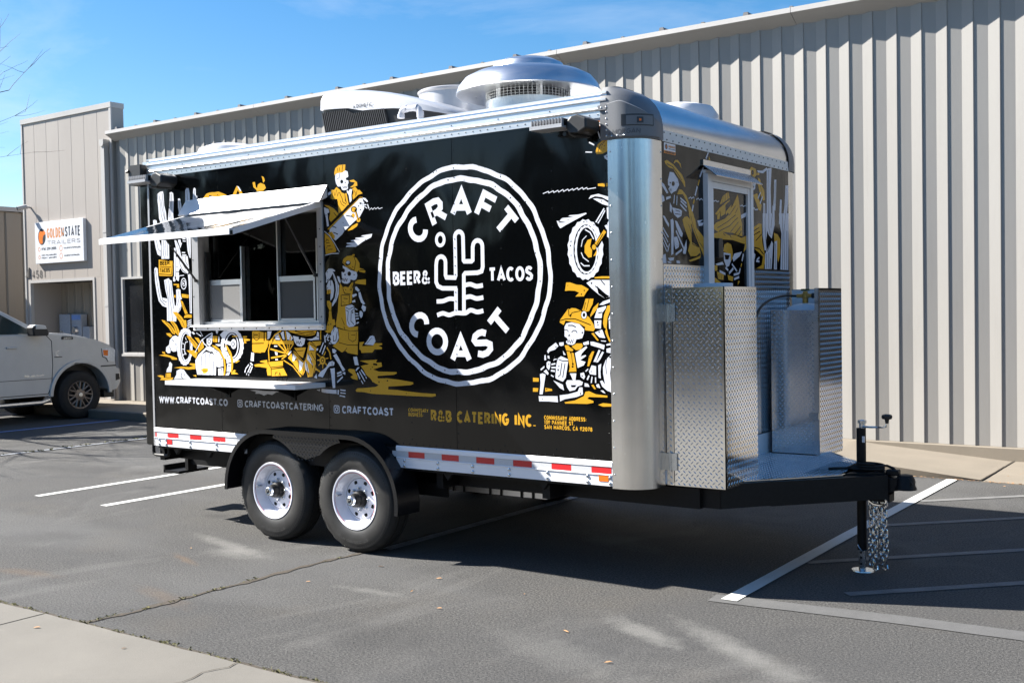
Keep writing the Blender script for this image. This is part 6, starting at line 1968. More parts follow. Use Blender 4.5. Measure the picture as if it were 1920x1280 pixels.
# --- front door with frame, handle and little hood
df = MB()
df.box(F + 0.0005, F + 0.035, DY0, DY0 + 0.05, 0.81, 2.62).box(F + 0.0005, F + 0.035, DY1 - 0.045, DY1, 0.81, 2.62).box(F + 0.0005, F + 0.034, DY0 + 0.051, DY1 - 0.046, 2.575, 2.62)
df = df.build('door_frame', 'white_al', tr_)
dr = MB()
dr.box(F + 0.002, F + 0.030, DY0 + 0.053, DY0 + 0.095, 0.815, 2.572).box(F + 0.002, F + 0.030, DY1 - 0.085, DY1 - 0.048, 0.815, 2.572).box(F + 0.002, F + 0.029, DY0 + 0.096, DY1 - 0.086, 2.53, 2.572)
dr.box(F - 0.01, F + 0.014, DY0 + 0.09, DY1 - 0.08, 0.815, 2.54)
dr = MB()
dr.box(F + 0.002, F + 0.030, DY0 + 0.053, DY0 + 0.095, 0.815, 2.572).box(F + 0.002, F + 0.030, DY1 - 0.085, DY1 - 0.048, 0.815, 2.572).box(F + 0.002, F + 0.029, DY0 + 0.096, DY1 - 0.086, 2.53, 2.572)
dr = dr.build('door', 'white_al', tr_)
MB().box(F - 0.01, F + 0.014, DY0 + 0.0955, DY1 - 0.0855, 0.815, 2.5295).build('door_sheet', 'vinyl', dr)
P = Print(lambda u, v, d: (F + 0.014 + d, u, v))
P.load(DOOR_PRINT)
P.build('mural', dr)
MB().prism([(0.955, 2.07), (0.955, 2.17), (0.965, 2.20), (1.015, 2.20), (1.025, 2.17), (1.025, 2.07)], 'x', F + 0.015, F + 0.045).build('handle', 'plastic_black', dr, bevel=0.004)
plate('kick_plate', dr, (F + 0.0185, DY0 + 0.10, 0.83), (0, 1, 0), (0, 0, 1), 0.55, 0.98, th=0.003, turn=True)
hd = MB().box(F + 0.001, F + 0.012, 0.803, 1.572, 2.675, 2.712)
hd.quadbox((F + 0.012, 0.803, 2.676), (F + 0.012, 1.572, 2.676), (F + 0.105, 1.572, 2.602), (F + 0.105, 0.803, 2.602), (-0.003, 0, -0.004))
hd.build('door_hood', 'curve_alu', tr_)
MB().box(F + 0.001, F + 0.02, 0.815, 1.565, 2.622, 2.645).build('hood_trim', 'white_al', tr_)
# --- gas lockers either side of the front, deck between
BX0, BX1 = 4.775, 5.157
def locker(y0, y1, near):
    lk = link('gas_locker', None, ((BX0 + BX1) / 2, (y0 + y1) / 2, 0.64), tr_)
    lk.empty_display_size = 0.1
    z0, z1 = 0.640, 1.862
    if near:
        plate('side_plate', lk, (BX0 + 0.038, y0, z0), (1, 0, 0), (0, 0, 1), BX1 - BX0 - 0.038, z1 - z0)
        plate('hinge_plate', lk, (BX0 - 0.016, y0 + 0.002, z0), (1, 0, 0), (0, 0, 1), 0.048, z1 - z0)
    else:
        MB().box(BX0, BX1 - 0.008, y1 - 0.006, y1, z0, z1).build('side_plate', 'tread', lk)
    plate('face_plate', lk, (BX1, y0, z0), (0, 1, 0), (0, 0, 1), y1 - y0, z1 - z0, turn=True)
    yi = y1 if near else y0
    if near:
        MB().box(BX0 + 0.03, BX1 - 0.009, yi - 0.006, yi, 0.665, 1.70).build('inner_door', 'tread', lk)
    else:
        plate('inner_door', lk, (BX0 + 0.02, yi, 0.665), (1, 0, 0), (0, 0, 1), BX1 - BX0 - 0.04, 1.705 - 0.665)
        MB().box(BX1 - 0.03, BX1 - 0.004, yi - 0.004, yi + 0.002, 0.66, 1.862).build('door_jamb', 'tread', lk)
        MB().box(BX0 + 0.0, BX1 - 0.02, y1 - 0.012, y1 - 0.008, 1.55, 1.858).build('lit_back_sheet', 'white_al', lk)  # white sheet: the sunlit look of the far inner side put in as colour
        for z in (0.92, 1.62):
            MB().box(BX1 - 0.075, BX1 - 0.004, yi - 0.014, yi - 0.0035, z, z + 0.045).build('latch', 'zinc', lk)
    MB().box(BX0, BX1 - 0.007, y0 + 0.008, y1 - 0.008, 0.642, 0.66).build('locker_floor', 'tread', lk)
    if near:
        for z in (0.735, 1.655):
            h_ = MB().box(BX0 - 0.028, BX0 + 0.010, y0 - 0.012, y0 - 0.0035, z, z + 0.105).box(BX0 + 0.014, BX0 + 0.058, y0 - 0.012, y0 - 0.0035, z, z + 0.105).tube([(BX0 + 0.012, y0 - 0.010, z - 0.005), (BX0 + 0.012, y0 - 0.010, z + 0.11)], 0.009, 8)
            h_.build('hinge', 'zinc', lk)
locker(0.240, 0.720, True)
locker(W - 0.72, W - 0.24, False)
dk = [(4.76, 0.35), (5.05, 0.36), (5.27, 0.63), (5.60, 1.02), (5.60, W - 1.02), (5.27, W - 0.63), (5.05, W - 0.36), (4.76, W - 0.35)]
deck = MB().prism(dk, 'z', 0.652, 0.660).build('deck', 'tread', tr_)
def in_deck(c0, c1):
    x, y = 4.76 + c0, 0.35 + c1
    yy = min(y, W - y)
    xm = 5.05 + (0 if yy < 0.36 else (yy - 0.36) / 0.27 * 0.22 if yy < 0.63 else 0.22 + (yy - 0.63) / 0.39 * 0.33)
    if (x < 5.165) and (y < 0.73 or y > W - 0.73): return False
    return x < min(5.58, xm - 0.02)
tag(lugs((4.76, 0.35, 0.660), (1, 0, 0), (0, 1, 0), 0.85, W - 0.7, 0.0285, in_deck).build('tread_lug', 'tread', deck, True, 20), kind='stuff')
# --- A-frame, coupler, jack, chains
def bar(p0, p1, z0, z1, th):
    a, c = Vector((*p0, 0)), Vector((*p1, 0))
    d = (c - a).normalized(); n_ = Vector((-d.y, d.x, 0)) * th / 2
    return MB().prism([tuple((a - n_).xy), tuple((c - n_).xy), tuple((c + n_).xy), tuple((a + n_).xy)], 'z', z0, z1)
for s in (0, 1):
    m_ = (lambda y: y) if s == 0 else (lambda y: W - y)
    bar((4.90, m_(0.37)), (5.07, m_(0.37)), 0.500, 0.648, 0.07).build('tongue_beam', 'frame_black', tr_)
    bar((5.045, m_(0.36)), (5.275, m_(0.645)), 0.500, 0.650, 0.07).build('tongue_beam', 'frame_black', tr_)
    bar((5.262, m_(0.63)), (5.80, m_(1.235)), 0.495, 0.648, 0.07).build('tongue_beam', 'frame_black', tr_)
CY = W / 2
MB().prism([(5.42, CY - 0.33), (5.80, CY - 0.05), (5.80, CY + 0.05), (5.42, CY + 0.33), (5.36, CY + 0.33), (5.36, CY - 0.33)], 'z', 0.6495, 0.660).build('gusset_plate', 'frame_black', tr_)
cpl = MB().prism([(5.62, 0.648), (5.62, 0.560), (5.80, 0.520), (5.86, 0.545), (5.955, 0.565), (5.97, 0.60), (5.95, 0.635), (5.90, 0.645), (5.85, 0.625), (5.78, 0.640), (5.70, 0.648)], 'y', CY - 0.045, CY + 0.045)
cpl = cpl.build('coupler', 'frame_black', tr_, bevel=0.012)
MB().lathe([(0.0, 0.655), (0.045, 0.648), (0.06, 0.62), (0.062, 0.58), (0.07, 0.565), (0.07, 0.555)], (5.915, CY, 0), 'z', 16).build('coupler_socket', 'frame_black', cpl, True)
MB().tube([(5.86, CY, 0.66), (5.84, CY, 0.685), (5.80, CY, 0.700), (5.77, CY, 0.698)], [0.012, 0.010, 0.008, 0.006], 8).build('coupler_lever', 'frame_black', cpl, True)
MB().box(5.80, 5.88, CY - 0.03, CY + 0.03, 0.638, 0.678).build('coupler_latch', 'frame_black', cpl, bevel=0.008)
MB().box(5.70, 5.83, CY - 0.05, CY + 0.05, 0.47, 0.518).build('chain_plate', 'frame_black', cpl)
jk = link('tongue_jack', None, (5.635, CY, 0), tr_)
MB().tube([(5.635, CY, 0.14), (5.635, CY, 0.935)], 0.0305, 18).build('outer_tube', 'frame_black', jk, True)
MB().tube([(5.636, CY, 0.012), (5.636, CY, 0.145)], 0.024, 16).build('inner_tube', 'zinc', jk, True)
for z in (0.05, 0.09, 0.125): MB().tube([(5.636, CY - 0.0248, z), (5.636, CY - 0.02, z)], 0.008, 8).build('pin_hole', 'frame_black', jk)
MB().lathe([(0.0, 0.016), (0.04, 0.014), (0.072, 0.008), (0.074, 0.0), (0.0, 0.0)], (5.64, CY, 0.001), 'z', 24).build('foot', 'zinc', jk, True)
MB().lathe([(0.018, 0.93), (0.020, 0.965), (0.028, 0.968), (0.028, 0.985), (0.016, 0.990), (0.0, 0.992)], (5.642, CY, 0), 'z', 14).build('gear_cap', 'zinc', jk, True)
MB().tube([(5.64, CY - 0.012, 0.945), (5.70, CY - 0.018, 0.945), (5.795, CY - 0.03, 0.950), (5.808, CY - 0.032, 0.957), (5.812, CY - 0.032, 0.985)], 0.0065, 8).build('crank_arm', 'chrome', jk, True)
MB().lathe([(0.010, 0.975), (0.014, 1.0), (0.030, 1.005), (0.034, 1.015), (0.032, 1.028), (0.02, 1.034), (0.0, 1.035)], (5.812, CY - 0.032, 0), 'z', 14).build('crank_knob', 'grip', jk, True)
MB().box(5.652, 5.667, CY - 0.0335, CY - 0.0245, 0.845, 0.885).build('sticker', 'stick_white', jk)
MB().tube([(5.618, CY - 0.034, 0.175), (5.628, CY - 0.04, 0.158), (5.645, CY - 0.035, 0.135), (5.68, CY - 0.02, 0.15)], 0.004, 6).build('pull_pin', 'zinc', jk, True)
MB().lathe([(0.085, 0.662), (0.09, 0.675), (0.05, 0.70), (0.034, 0.705)], (5.635, CY, 0), 'z', 18).build('jack_flange', 'frame_black', jk, True)
coil = [(5.70 + 0.085 * math.cos(a * 0.35) , CY - 0.02 + 0.06 * math.sin(a * 0.35), 0.668 + 0.0009 * a) for a in range(52)]
MB().tube([(5.45, CY - 0.1, 0.67), (5.56, CY - 0.06, 0.675), (5.62, CY - 0.05, 0.69)] + coil, 0.0085, 7).build('tow_cable', 'rubber', tr_, True)
def chain_link(p, ang):
    """one steel link standing on end at p, turned by ang"""
    pts = []
    for k in range(14):
        a = 2 * PI * k / 14
        u = 0.0125 * math.cos(a); v = 0.0125 * math.sin(a) + (0.012 if math.sin(a) > 0 else -0.012)
        pts.append((p[0] + u * math.cos(ang), p[1] + u * math.sin(ang), p[2] + v))
    pts.append(pts[0]); pts.append(pts[1])
    return pts
for (bx, by, sway) in ((5.705, CY - 0.035, 0.003), (5.752, CY + 0.015, -0.006)):
    ch = link('safety_chain', None, (bx, by, 0.05), tr_)
    for strand in range(2):
        n_l = 13 if strand == 0 else 12
        for k in range(n_l):
            x = bx + strand * 0.026 + sway * math.sin(k * 0.5) + rnd.uniform(-0.002, 0.002)
            y = by + strand * 0.014
            z = 0.462 - k * 0.0325 - strand * 0.012
            a = (PI / 2 if k % 2 else 0) + 0.6 * strand + rnd.uniform(-0.35, 0.35)
            MB().tube(chain_link((x, y, z), a), 0.0052, 6, False).build('chain_link', 'chrome', ch, True)
    MB().tube([(bx + 0.02, by, 0.062), (bx + 0.015, by - 0.005, 0.03), (bx + 0.03, by - 0.005, 0.018), (bx + 0.045, by - 0.005, 0.03), (bx + 0.04, by, 0.052)], 0.006, 7).build('hook', 'chrome', ch, True)
MB().tube([(5.80, CY - 0.052, 0.50), (5.812, CY - 0.054, 0.475), (5.80, CY - 0.054, 0.455), (5.77, CY - 0.053, 0.448), (5.73, CY - 0.052, 0.452), (5.70, CY - 0.05, 0.47)], 0.008, 8).build('shackle', 'chrome', cpl, True)
# --- fender over the tandem wheels
WX = (1.523, 2.382)
WZ, WR = 0.388, 0.388
fr = 0.470
def fpath(r):
    p = [(WX[0] - r * math.cos(R(a)), WZ + r * math.sin(R(a))) for a in range(-2, 91, 7)]
    q = [(WX[1] + r * math.cos(R(a)), WZ + r * math.sin(R(a))) for a in range(90, -9, -7)]
    return p + q
pa, pb = fpath(fr + 0.006), fpath(fr - 0.004)
fd = MB().prism(pa + pb[::-1], 'y', -0.132, 0.10).build('fender', 'fender', tr_, True, 30)
pc, pd = fpath(fr + 0.008), fpath(fr - 0.024)
MB().prism(pc + pd[::-1], 'y', -0.139, -0.1325).build('fender_lip', 'fender', fd, True, 30)
top = [(WX[0] + 0.10, fr + WZ - 0.012), (WX[1] - 0.10, fr + WZ - 0.012)]
v1 = [(WX[1] - (fr - 0.045) * math.cos(R(a)), WZ + (fr - 0.045) * math.sin(R(a))) for a in range(80, 40, -8)]
v2 = [(WX[0] + (fr - 0.045) * math.cos(R(a)), WZ + (fr - 0.045) * math.sin(R(a))) for a in range(48, 86, 8)]
mid = [(1.99, 0.675), (1.952, 0.662), (1.915, 0.675)]
sk = MB().prism(top + v1 + mid + v2, 'y', -0.128, -0.120).build('fender_skirt', 'fender', fd)
def in_sk(c0, c1):
    x, z = 1.6 + c0, 0.65 + c1
    return z < 0.84 and math.hypot(x - WX[0], z - WZ) > fr - 0.03 and math.hypot(x - WX[1], z - WZ) > fr - 0.03
tag(lugs((1.6, -0.128, 0.65), (1, 0, 0), (0, 0, 1), 0.72, 0.2, 0.0285, in_sk).build('tread_lug', 'fender', sk, True, 20), kind='stuff')
MB().box(0.95, 2.95, 0.30, 0.32, 0.40, 0.64).build('wheel_well', 'frame_black', tr_)
# --- wheels
def wheel(x, near):
    y0 = -0.075 if near else W + 0.075
    sg_ = 1 if near else -1
    wh_ = link('wheel', None, (x, y0, 0), tr_)
    c = (x, y0, WZ)
    n = 96
    prof = [(0.212, 0.012), (0.225, 0.004), (0.26, -0.004), (0.305, -0.006), (0.342, 0.004), (0.356, 0.010)]
    mb = MB().lathe([(r, h * sg_) for r, h in prof], c, 'y', n)
    mb.build('tyre_wall', 'tyre_side', wh_, True, 25)
    mb = MB()
    rows = [(0.3555, 0.0095), (0.372, 0.018), (0.383, 0.030), (0.3875, 0.040), (0.388, 0.062), (0.379, 0.064), (0.379, 0.074), (0.388, 0.076), (0.388, 0.128), (0.379, 0.130), (0.379, 0.140), (0.388, 0.142), (0.387, 0.168), (0.372, 0.190), (0.34, 0.205), (0.22, 0.19)]
    vs_ = []
    for j, (r, h) in enumerate(rows):
        for k in range(n):
            a = 2 * PI * k / n
            rr = r - (0.006 if (k % 4 in (0, 1) and j in (1, 2, 3)) else 0)
            vs_.append((c[0] + rr * math.cos(a), c[1] + h * sg_, c[2] + rr * math.sin(a)))
    mb.add(vs_, [(j * n + k, j * n + (k + 1) % n, (j + 1) * n + (k + 1) % n, (j + 1) * n + k) for j in range(len(rows) - 1) for k in range(n)])
    mb.build('tread', 'rubber', wh_, True, 25)
    if near:
        P_ = Print(lambda u, v, d: (x + (0.293 + v) * math.cos(-u / 0.3), y0 - 0.0058 - d, WZ + (0.293 + v) * math.sin(-u / 0.3)), 0.00001, 0.0008)
        for u0 in (-0.62, 0.33): P_.text('ST 235/80 R16', u0, 0.0, 0.022, 0.30, 0.004, 0)
        for k in range(100):
            u0 = 2 * PI * 0.3 * k / 100
            P_.stroke([(u0, 0.042), (u0 + 0.002, 0.058)], 0.004, 1)
        P_.build('side_lettering', wh_, ('tyre_text', 'rubber'))
    prof = [(0.198, 0.06), (0.200, 0.018), (0.214, 0.014), (0.219, 0.006), (0.216, 0.0), (0.208, 0.001), (0.200, 0.008), (0.196, 0.022), (0.178, 0.050), (0.168, 0.074), (0.150, 0.078), (0.146, 0.076), (0.12, 0.074), (0.095, 0.070), (0.07, 0.070), (0.06, 0.076)]
    MB().lathe([(r, h * sg_) for r, h in prof], c, 'y', 56).build('rim', 'rim', wh_, True, 22)
    if near:
        MB().lathe([(0.197, 0.0075), (0.1985, 0.0070), (0.200, 0.0071)], c, 'y', 56).build('rim_stripe', 'red', wh_, True)
        MB().lathe([(0.151, 0.0772), (0.1495, 0.0765), (0.148, 0.0764)], c, 'y', 48).build('rim_groove', 'number_grey', wh_, True)
        hole = nut = None
        for k in range(8):
            a = R(22.5 + 45 * k)
            hx, hz = x + 0.122 * math.cos(a), WZ + 0.122 * math.sin(a)
            if hole is None:
                hole = MB().lathe([(0.0, 0.0725), (0.0155, 0.0728), (0.0165, 0.075)], (hx, y0, hz), 'y', 12).build('vent_hole', 'frame_black', wh_, True); h0 = (hx, hz)
            else: again(hole, (hx - h0[0], 0, hz - h0[1]))
            a = R(45 * k)
            hx, hz = x + 0.083 * math.cos(a), WZ + 0.083 * math.sin(a)
            if nut is None:
                nut = MB().lathe([(0.011, 0.071), (0.011, 0.052), (0.007, 0.048), (0.0, 0.047)], (hx, y0, hz), 'y', 6).build('wheel_nut', 'zinc', wh_); n0 = (hx, hz)
            else: again(nut, (hx - n0[0], 0, hz - n0[1]))
        MB().lathe([(0.060, 0.072), (0.056, 0.03), (0.048, 0.02), (0.044, -0.010), (0.039, -0.018), (0.02, -0.018)], c, 'y', 28).build('hub', 'frame_black', wh_, True, 30)
        MB().lathe([(0.037, -0.017), (0.037, -0.030), (0.033, -0.042), (0.026, -0.047), (0.016, -0.045), (0.014, -0.036), (0.0, -0.036)], c, 'y', 24).build('hub_cap', 'zinc', wh_, True, 30)
        MB().lathe([(0.011, -0.0365), (0.011, -0.046), (0.006, -0.049), (0.0, -0.049)], c, 'y', 12).build('grease_plug', 'grip', wh_, True, 30)
        MB().tube([(x - 0.172, y0 + 0.05, WZ + 0.02), (x - 0.176, y0 + 0.005, WZ + 0.02)], 0.008, 8).build('valve_stem', 'zinc', wh_, True)
    return wh_
for x in WX: wheel(x, True)
for x in WX: wheel(x, False)
MB().box(2.255, 2.295, -0.0035, -0.0015, 0.335, 0.358).build('wheel_sticker', 'red', tr_)
for x in WX: MB().tube([(x, 0.1, WZ), (x, W - 0.1, WZ)], 0.04, 10).build('axle', 'frame_black', tr_, True)
# --- serving window: frame, ledge, sliding screens, dark kitchen
wf = MB()
wf.box(0.562, 0.640, -0.014, 0.10, 1.665, 2.575).box(2.006, 2.062, -0.014, 0.10, 1.665, 2.575).box(0.641, 2.005, -0.012, 0.10, 2.515, 2.575)
wf = wf.build('window_frame', 'frame_alu', tr_, bevel=0.002)
MB().box(0.562, 2.062, -0.018, 0.12, 1.622, 1.664).box(0.562, 2.062, -0.045, -0.018, 1.650, 1.666).build('window_ledge', 'white_al', tr_, bevel=0.002)
sp = [((0.60 + 0.145 * k, -0.0185, 1.637), (0, -1, 0)) for k in range(11)] + [((2.035, -0.0145, 1.72 + 0.13 * k), (0, -1, 0)) for k in range(6)] + [((0.575, -0.0145, 1.9 + 0.3 * k), (0, -1, 0)) for k in range(2)]
tag(rivet_mesh(sp, 0.006, 0.004).build('frame_screw', 'frame_black', wf, True, 60), kind='stuff')
sw = MB().box(0.642, 2.004, 0.03, 0.09, 1.666, 1.692)
sw = sw.build('slider_track', 'alu', tr_)
for (a, c, zt) in ((0.680, 1.072, 2.030), (1.500, 1.900, 2.036)):
    sc_ = MB().box(a, c, 0.058, 0.075, zt - 0.042, zt).box(a, a + 0.018, 0.058, 0.075, 1.693, zt - 0.043).box(c - 0.018, c, 0.058, 0.075, 1.693, zt - 0.043).box(a + 0.019, c - 0.019, 0.058, 0.075, 1.693, 1.71)
    sc_ = sc_.build('half_screen', 'alu', tr_)
    MB().box(a + 0.019, c - 0.019, 0.064, 0.069, 1.7105, zt - 0.044).build('mesh', 'mesh_grey' if a < 1 else 'mesh_dark', sc_)
for (a, zt) in ((1.078, 2.29), (1.497, 2.50), (1.925, 2.31)):
    MB().box(a, a + 0.012, 0.050, 0.085, 1.693, zt).build('mullion', 'alu', tr_)
MB().box(0.668, 0.684, 0.03, 0.08, 1.693, 2.26).build('post', 'plastic_black', tr_)
MB().box(0.70, 1.99, 0.092, 0.096, 1.70, 2.51).build('glass_pane', 'glass', tr_)
k_ = MB()
k_.box(0.1, 4.3, 0.1, W - 0.1, 0.80, 0.86).box(0.1, 4.3, W - 0.14, W - 0.1, 0.86, 2.9).box(0.1, 0.14, 0.12, W - 0.14, 0.86, 2.9).box(4.26, 4.3, 0.12, W - 0.14, 0.86, 2.9).box(0.1, 4.3, 0.12, W - 0.1, 2.86, 2.9)
k_.build('kitchen_shell', 'inside', tr_)
MB().box(0.3, 3.2, 1.5, W - 0.16, 2.15, 2.62).build('exhaust_hood', 'inside', tr_)
MB().box(0.3, 3.2, 1.75, W - 0.16, 0.87, 1.72).build('cook_line', 'inside', tr_)
MB().box(0.2, 0.6, 0.6, 1.3, 0.87, 2.1).build('cooler', 'inside_dark', tr_)
MB().tube([(0.70, 0.30, 1.70), (0.70, 0.30, 1.86)], [0.05, 0.045], 10).build('water_jug', 'mesh_grey', tr_)
# --- hatch propped open, drip hood above it, gas struts
ha = MB()
def hp(w_, lift=0.0):                                   # point on the hatch at distance w_ out from the wall
    return (-0.006 - w_, 2.546 - 0.285 * w_ + lift)
y0h, z0h = hp(0.0); y1h, z1h = hp(0.865)
hat = link('hatch', None, (1.31, -0.43, 2.4), tr_)
MB().quadbox((0.575, y0h, z0h + 0.03), (2.052, y0h, z0h + 0.03), (2.052, y1h, z1h + 0.03), (0.575, y1h, z1h + 0.03), (0, -0.001, -0.004)).build('hatch_skin', 'vinyl', hat)
ed = MB()
ed.quadbox((0.575, y1h - 0.012, z1h + 0.032), (2.052, y1h - 0.012, z1h + 0.032), (2.052, y1h - 0.012, z1h - 0.008), (0.575, y1h - 0.012, z1h - 0.008), (0, 0.035, 0.01))
ed.quadbox((2.053, y0h, z0h + 0.032), (2.053, y1h + 0.02, z1h + 0.034), (2.053, y1h + 0.02, z1h - 0.008), (2.053, y0h, z0h - 0.010), (-0.03, 0, 0))
ed.quadbox((0.574, y0h, z0h + 0.032), (0.574, y1h + 0.02, z1h + 0.034), (0.574, y1h + 0.02, z1h - 0.008), (0.574, y0h, z0h - 0.010), (0.03, 0, 0))
ed.build('hatch_frame', 'white_al', hat)
MB().quadbox((0.605, y0h - 0.02, z0h - 0.004), (2.02, y0h - 0.02, z0h - 0.004), (2.02, y1h + 0.03, z1h + 0.0), (0.605, y1h + 0.03, z1h + 0.0), (0, 0.0, 0.012)).build('hatch_liner', 'inside_dark', hat)
MB().box(2.025, 2.052, -0.875, -0.845, 2.290, 2.320).build('corner_cap', 'plastic_black', hat)
MB().quadbox((1.75, -0.30, 2.478), (1.95, -0.10, 2.535), (1.95, -0.10, 2.505), (1.75, -0.30, 2.448), (0.02, 0.02, 0)).build('stay_bracket', 'white_al', hat)
hs = MB().quadbox((0.49, -0.002, 2.692), (2.11, -0.002, 2.692), (2.11, -0.085, 2.566), (0.49, -0.085, 2.566), (0, 0.006, -0.008))
hs.add([(0.49, -0.002, 2.690), (0.49, -0.085, 2.564), (0.49, -0.002, 2.60)], [(0, 1, 2)]).add([(2.11, -0.002, 2.690), (2.11, -0.085, 2.564), (2.11, -0.002, 2.60)], [(0, 2, 1)])
hs.build('drip_hood', 'white_al', tr_)
for (xa, yb, zb_, xt, yt, zt) in ((0.615, -0.02, 2.03, 0.62, -0.40, 2.455), (1.985, -0.02, 2.03, 1.98, -0.33, 2.475)):
    st = MB().tube([(xa, yb, zb_), ((xa + xt) / 2, (yb + yt) / 2, (zb_ + zt) / 2)], 0.009, 8).tube([((xa + xt) / 2, (yb + yt) / 2, (zb_ + zt) / 2), (xt, yt, zt)], 0.005, 8)
    st.lathe([(0.0, -0.012), (0.014, -0.010), (0.014, 0.02)], (xa, yb, zb_), 'y', 8)
    st.build('gas_strut', 'plastic_black', tr_, True)
# --- serving shelf on brackets
shf = MB().box(0.562, 2.052, -0.312, -0.004, 1.194, 1.228).build('serving_shelf', 'white_al', tr_, bevel=0.004)
MB().box(0.5605, 0.5625, -0.305, -0.27, 1.20, 1.222).build('end_sticker', 'number_grey', shf)
for x in (0.95, 1.70):
    MB().prism([(-0.003, 1.19), (-0.22, 1.19), (-0.20, 1.18), (-0.02, 1.115), (-0.003, 1.10)], 'x', x, x + 0.012).build('shelf_bracket', 'frame_black', shf)
    MB().box(x - 0.02, x + 0.03, -0.008, -0.001, 1.085, 1.18).build('bracket_plate', 'frame_black', shf)
# --- flood lights
def flood(x0, x1):
    fl = link('flood_light', None, ((x0 + x1) / 2, -0.14, 2.82), tr_)
    xm = x0 + (x1 - x0) * 0.62
    MB().box(x0, xm, -0.235, -0.09, 2.846, 2.858).box(x0, xm, -0.235, -0.228, 2.8585, 2.868).build('lamp_body', 'frame_alu', fl)
    MB().box(x0 + 0.01, xm - 0.002, -0.2, -0.09, 2.8585, 2.902).build('lamp_core', 'frame_black', fl)
    mb = MB()
    k = 11
    for i in range(k):
        xx = x0 + 0.006 + (xm - x0 - 0.016) * i / (k - 1)
        mb.box(xx, xx + 0.004, -0.226, -0.2005, 2.859, 2.905)
    mb.build('heat_sink_fin', 'frame_alu', fl)
    MB().prism([(xm, 2.835), (xm + 0.02, 2.812), (x1 - 0.05, 2.806), (x1, 2.83), (x1, 2.89), (x1 - 0.06, 2.918), (xm + 0.03, 2.91), (xm, 2.88)], 'y', -0.19, -0.022).build('housing', 'plastic_black', fl, bevel=0.01)
    MB().tube([(xm - 0.02, -0.15, 2.83), (xm + 0.03, -0.13, 2.80), (xm + 0.06, -0.02, 2.805)], 0.012, 8).build('bracket', 'plastic_black', fl, True)
    MB().tube([(xm - 0.02, -0.17, 2.812), (xm - 0.02, -0.12, 2.812)], 0.014, 8).build('knob', 'plastic_black', fl, True)
flood(4.09, 4.47)
flood(0.035, 0.42)
rf = MB().box(-0.17, -0.03, -0.06, 0.10, 2.86, 3.03)
for k in range(6): rf.box(-0.19, -0.1705, -0.06 + 0.027 * k, -0.046 + 0.027 * k, 2.88, 3.02)
rf.tube([(-0.18, -0.06, 2.985), (-0.205, -0.065, 2.98)], 0.014, 8)
rf.build('rear_flood_light', 'plastic_black', tr_)
# --- dealer stickers
def sticker(fr_, u, v, w_, h_, par):
    P = Print(fr_, 0.00008, 0.0009)
    P.poly([(u, v), (u + w_, v), (u + w_, v + h_), (u, v + h_)], 0)
    P.poly([(u, v), (u + w_, v), (u + w_, v + h_ * 0.28), (u, v + h_ * 0.28)], 1)
    P.poly(ell(u + w_ * 0.2, v + h_ * 0.64, h_ * 0.26, h_ * 0.26, 0, 360, 18), 2)
    P.poly(ell(u + w_ * 0.2, v + h_ * 0.62, h_ * 0.15, h_ * 0.15, 20, 300, 12), 3)
    P.text('GOLDENSTATE', u + w_ * 0.38, v + h_ * 0.6, h_ * 0.22, w_ * 0.58, 0.004, 1, 0.14)
    P.text('TRAILERS', u + w_ * 0.38, v + h_ * 0.42, h_ * 0.1, w_ * 0.58, 0.002, 2, 0.4)
    P.text('(916) 259-2055', u + w_ * 0.1, v + h_ * 0.06, h_ * 0.17, w_ * 0.8, 0.003, 2, 0.14)
    P.build('dealer_sticker', par, ('stick_white', 'stick_orange', 'sign_dark', 'sign_orange'))
sticker(side_frame, 4.33, 2.845, 0.148, 0.072, tr_)
sticker(front_frame, 0.272, 2.700, 0.155, 0.066, tr_)
# --- on the roof: air conditioner, vent pipe, intake drum, mushroom fan, domes
ac = link('air_conditioner', None, (2.25, 0.75, 3.09), tr_)
xs_ac = [1.632, 1.650, 1.70, 1.80, 1.95, 2.10, 2.25, 2.40, 2.55, 2.68, 2.78, 2.84, 2.862]
top_ac = [3.43, 3.485, 3.496, 3.498, 3.486, 3.466, 3.436, 3.398, 3.352, 3.308, 3.262, 3.218, 3.190]
bot_ac = [3.350, 3.349, 3.347, 3.341, 3.329, 3.293, 3.287, 3.277, 3.258, 3.234, 3.212, 3.196, 3.184]
in_ac = [0.03, 0.008, 0.0, 0.0, 0.0, 0.0, 0.004, 0.014, 0.035, 0.07, 0.115, 0.165, 0.215]
def loft(rows, name, m):
    n = len(rows[0]); mb = MB()
    mb.add([p for r_ in rows for p in r_], [(i * n + k, i * n + (k + 1) % n, (i + 1) * n + (k + 1) % n, (i + 1) * n + k) for i in range(len(rows) - 1) for k in range(n)] + [tuple(range(n)), tuple(reversed(range((len(rows) - 1) * n, len(rows) * n)))])
    return mb.build(name, m, ac, True, 32)
rows, rows2 = [], []
for x, t, b_, e in zip(xs_ac, top_ac, bot_ac, in_ac):
    y0, y1 = 0.40 + e, 1.12 - e
    h = t - b_
    rows.append([(x, y0, b_), (x, y0 + 0.006, b_ + h * 0.55), (x, y0 + 0.03, b_ + h * 0.84), (x, y0 + 0.08, b_ + h * 0.96), (x, y0 + 0.16, t), (x, y1 - 0.16, t), (x, y1 - 0.08, b_ + h * 0.96), (x, y1 - 0.006, b_ + h * 0.55), (x, y1, b_)])
    xb = max(x, 1.66) + (0.10 if x < 1.7 else 0.05 if x < 1.9 else 0)
    rows2.append([(x + 0.012, y0 + 0.018, b_ - 0.001), (xb, y0 + 0.03, 3.10), (xb, y1 - 0.03, 3.10), (x + 0.012, y1 - 0.018, b_ - 0.001)])
loft(rows, 'shell', 'ac_white')
loft(rows2, 'base', 'ac_dark')
gr = MB()
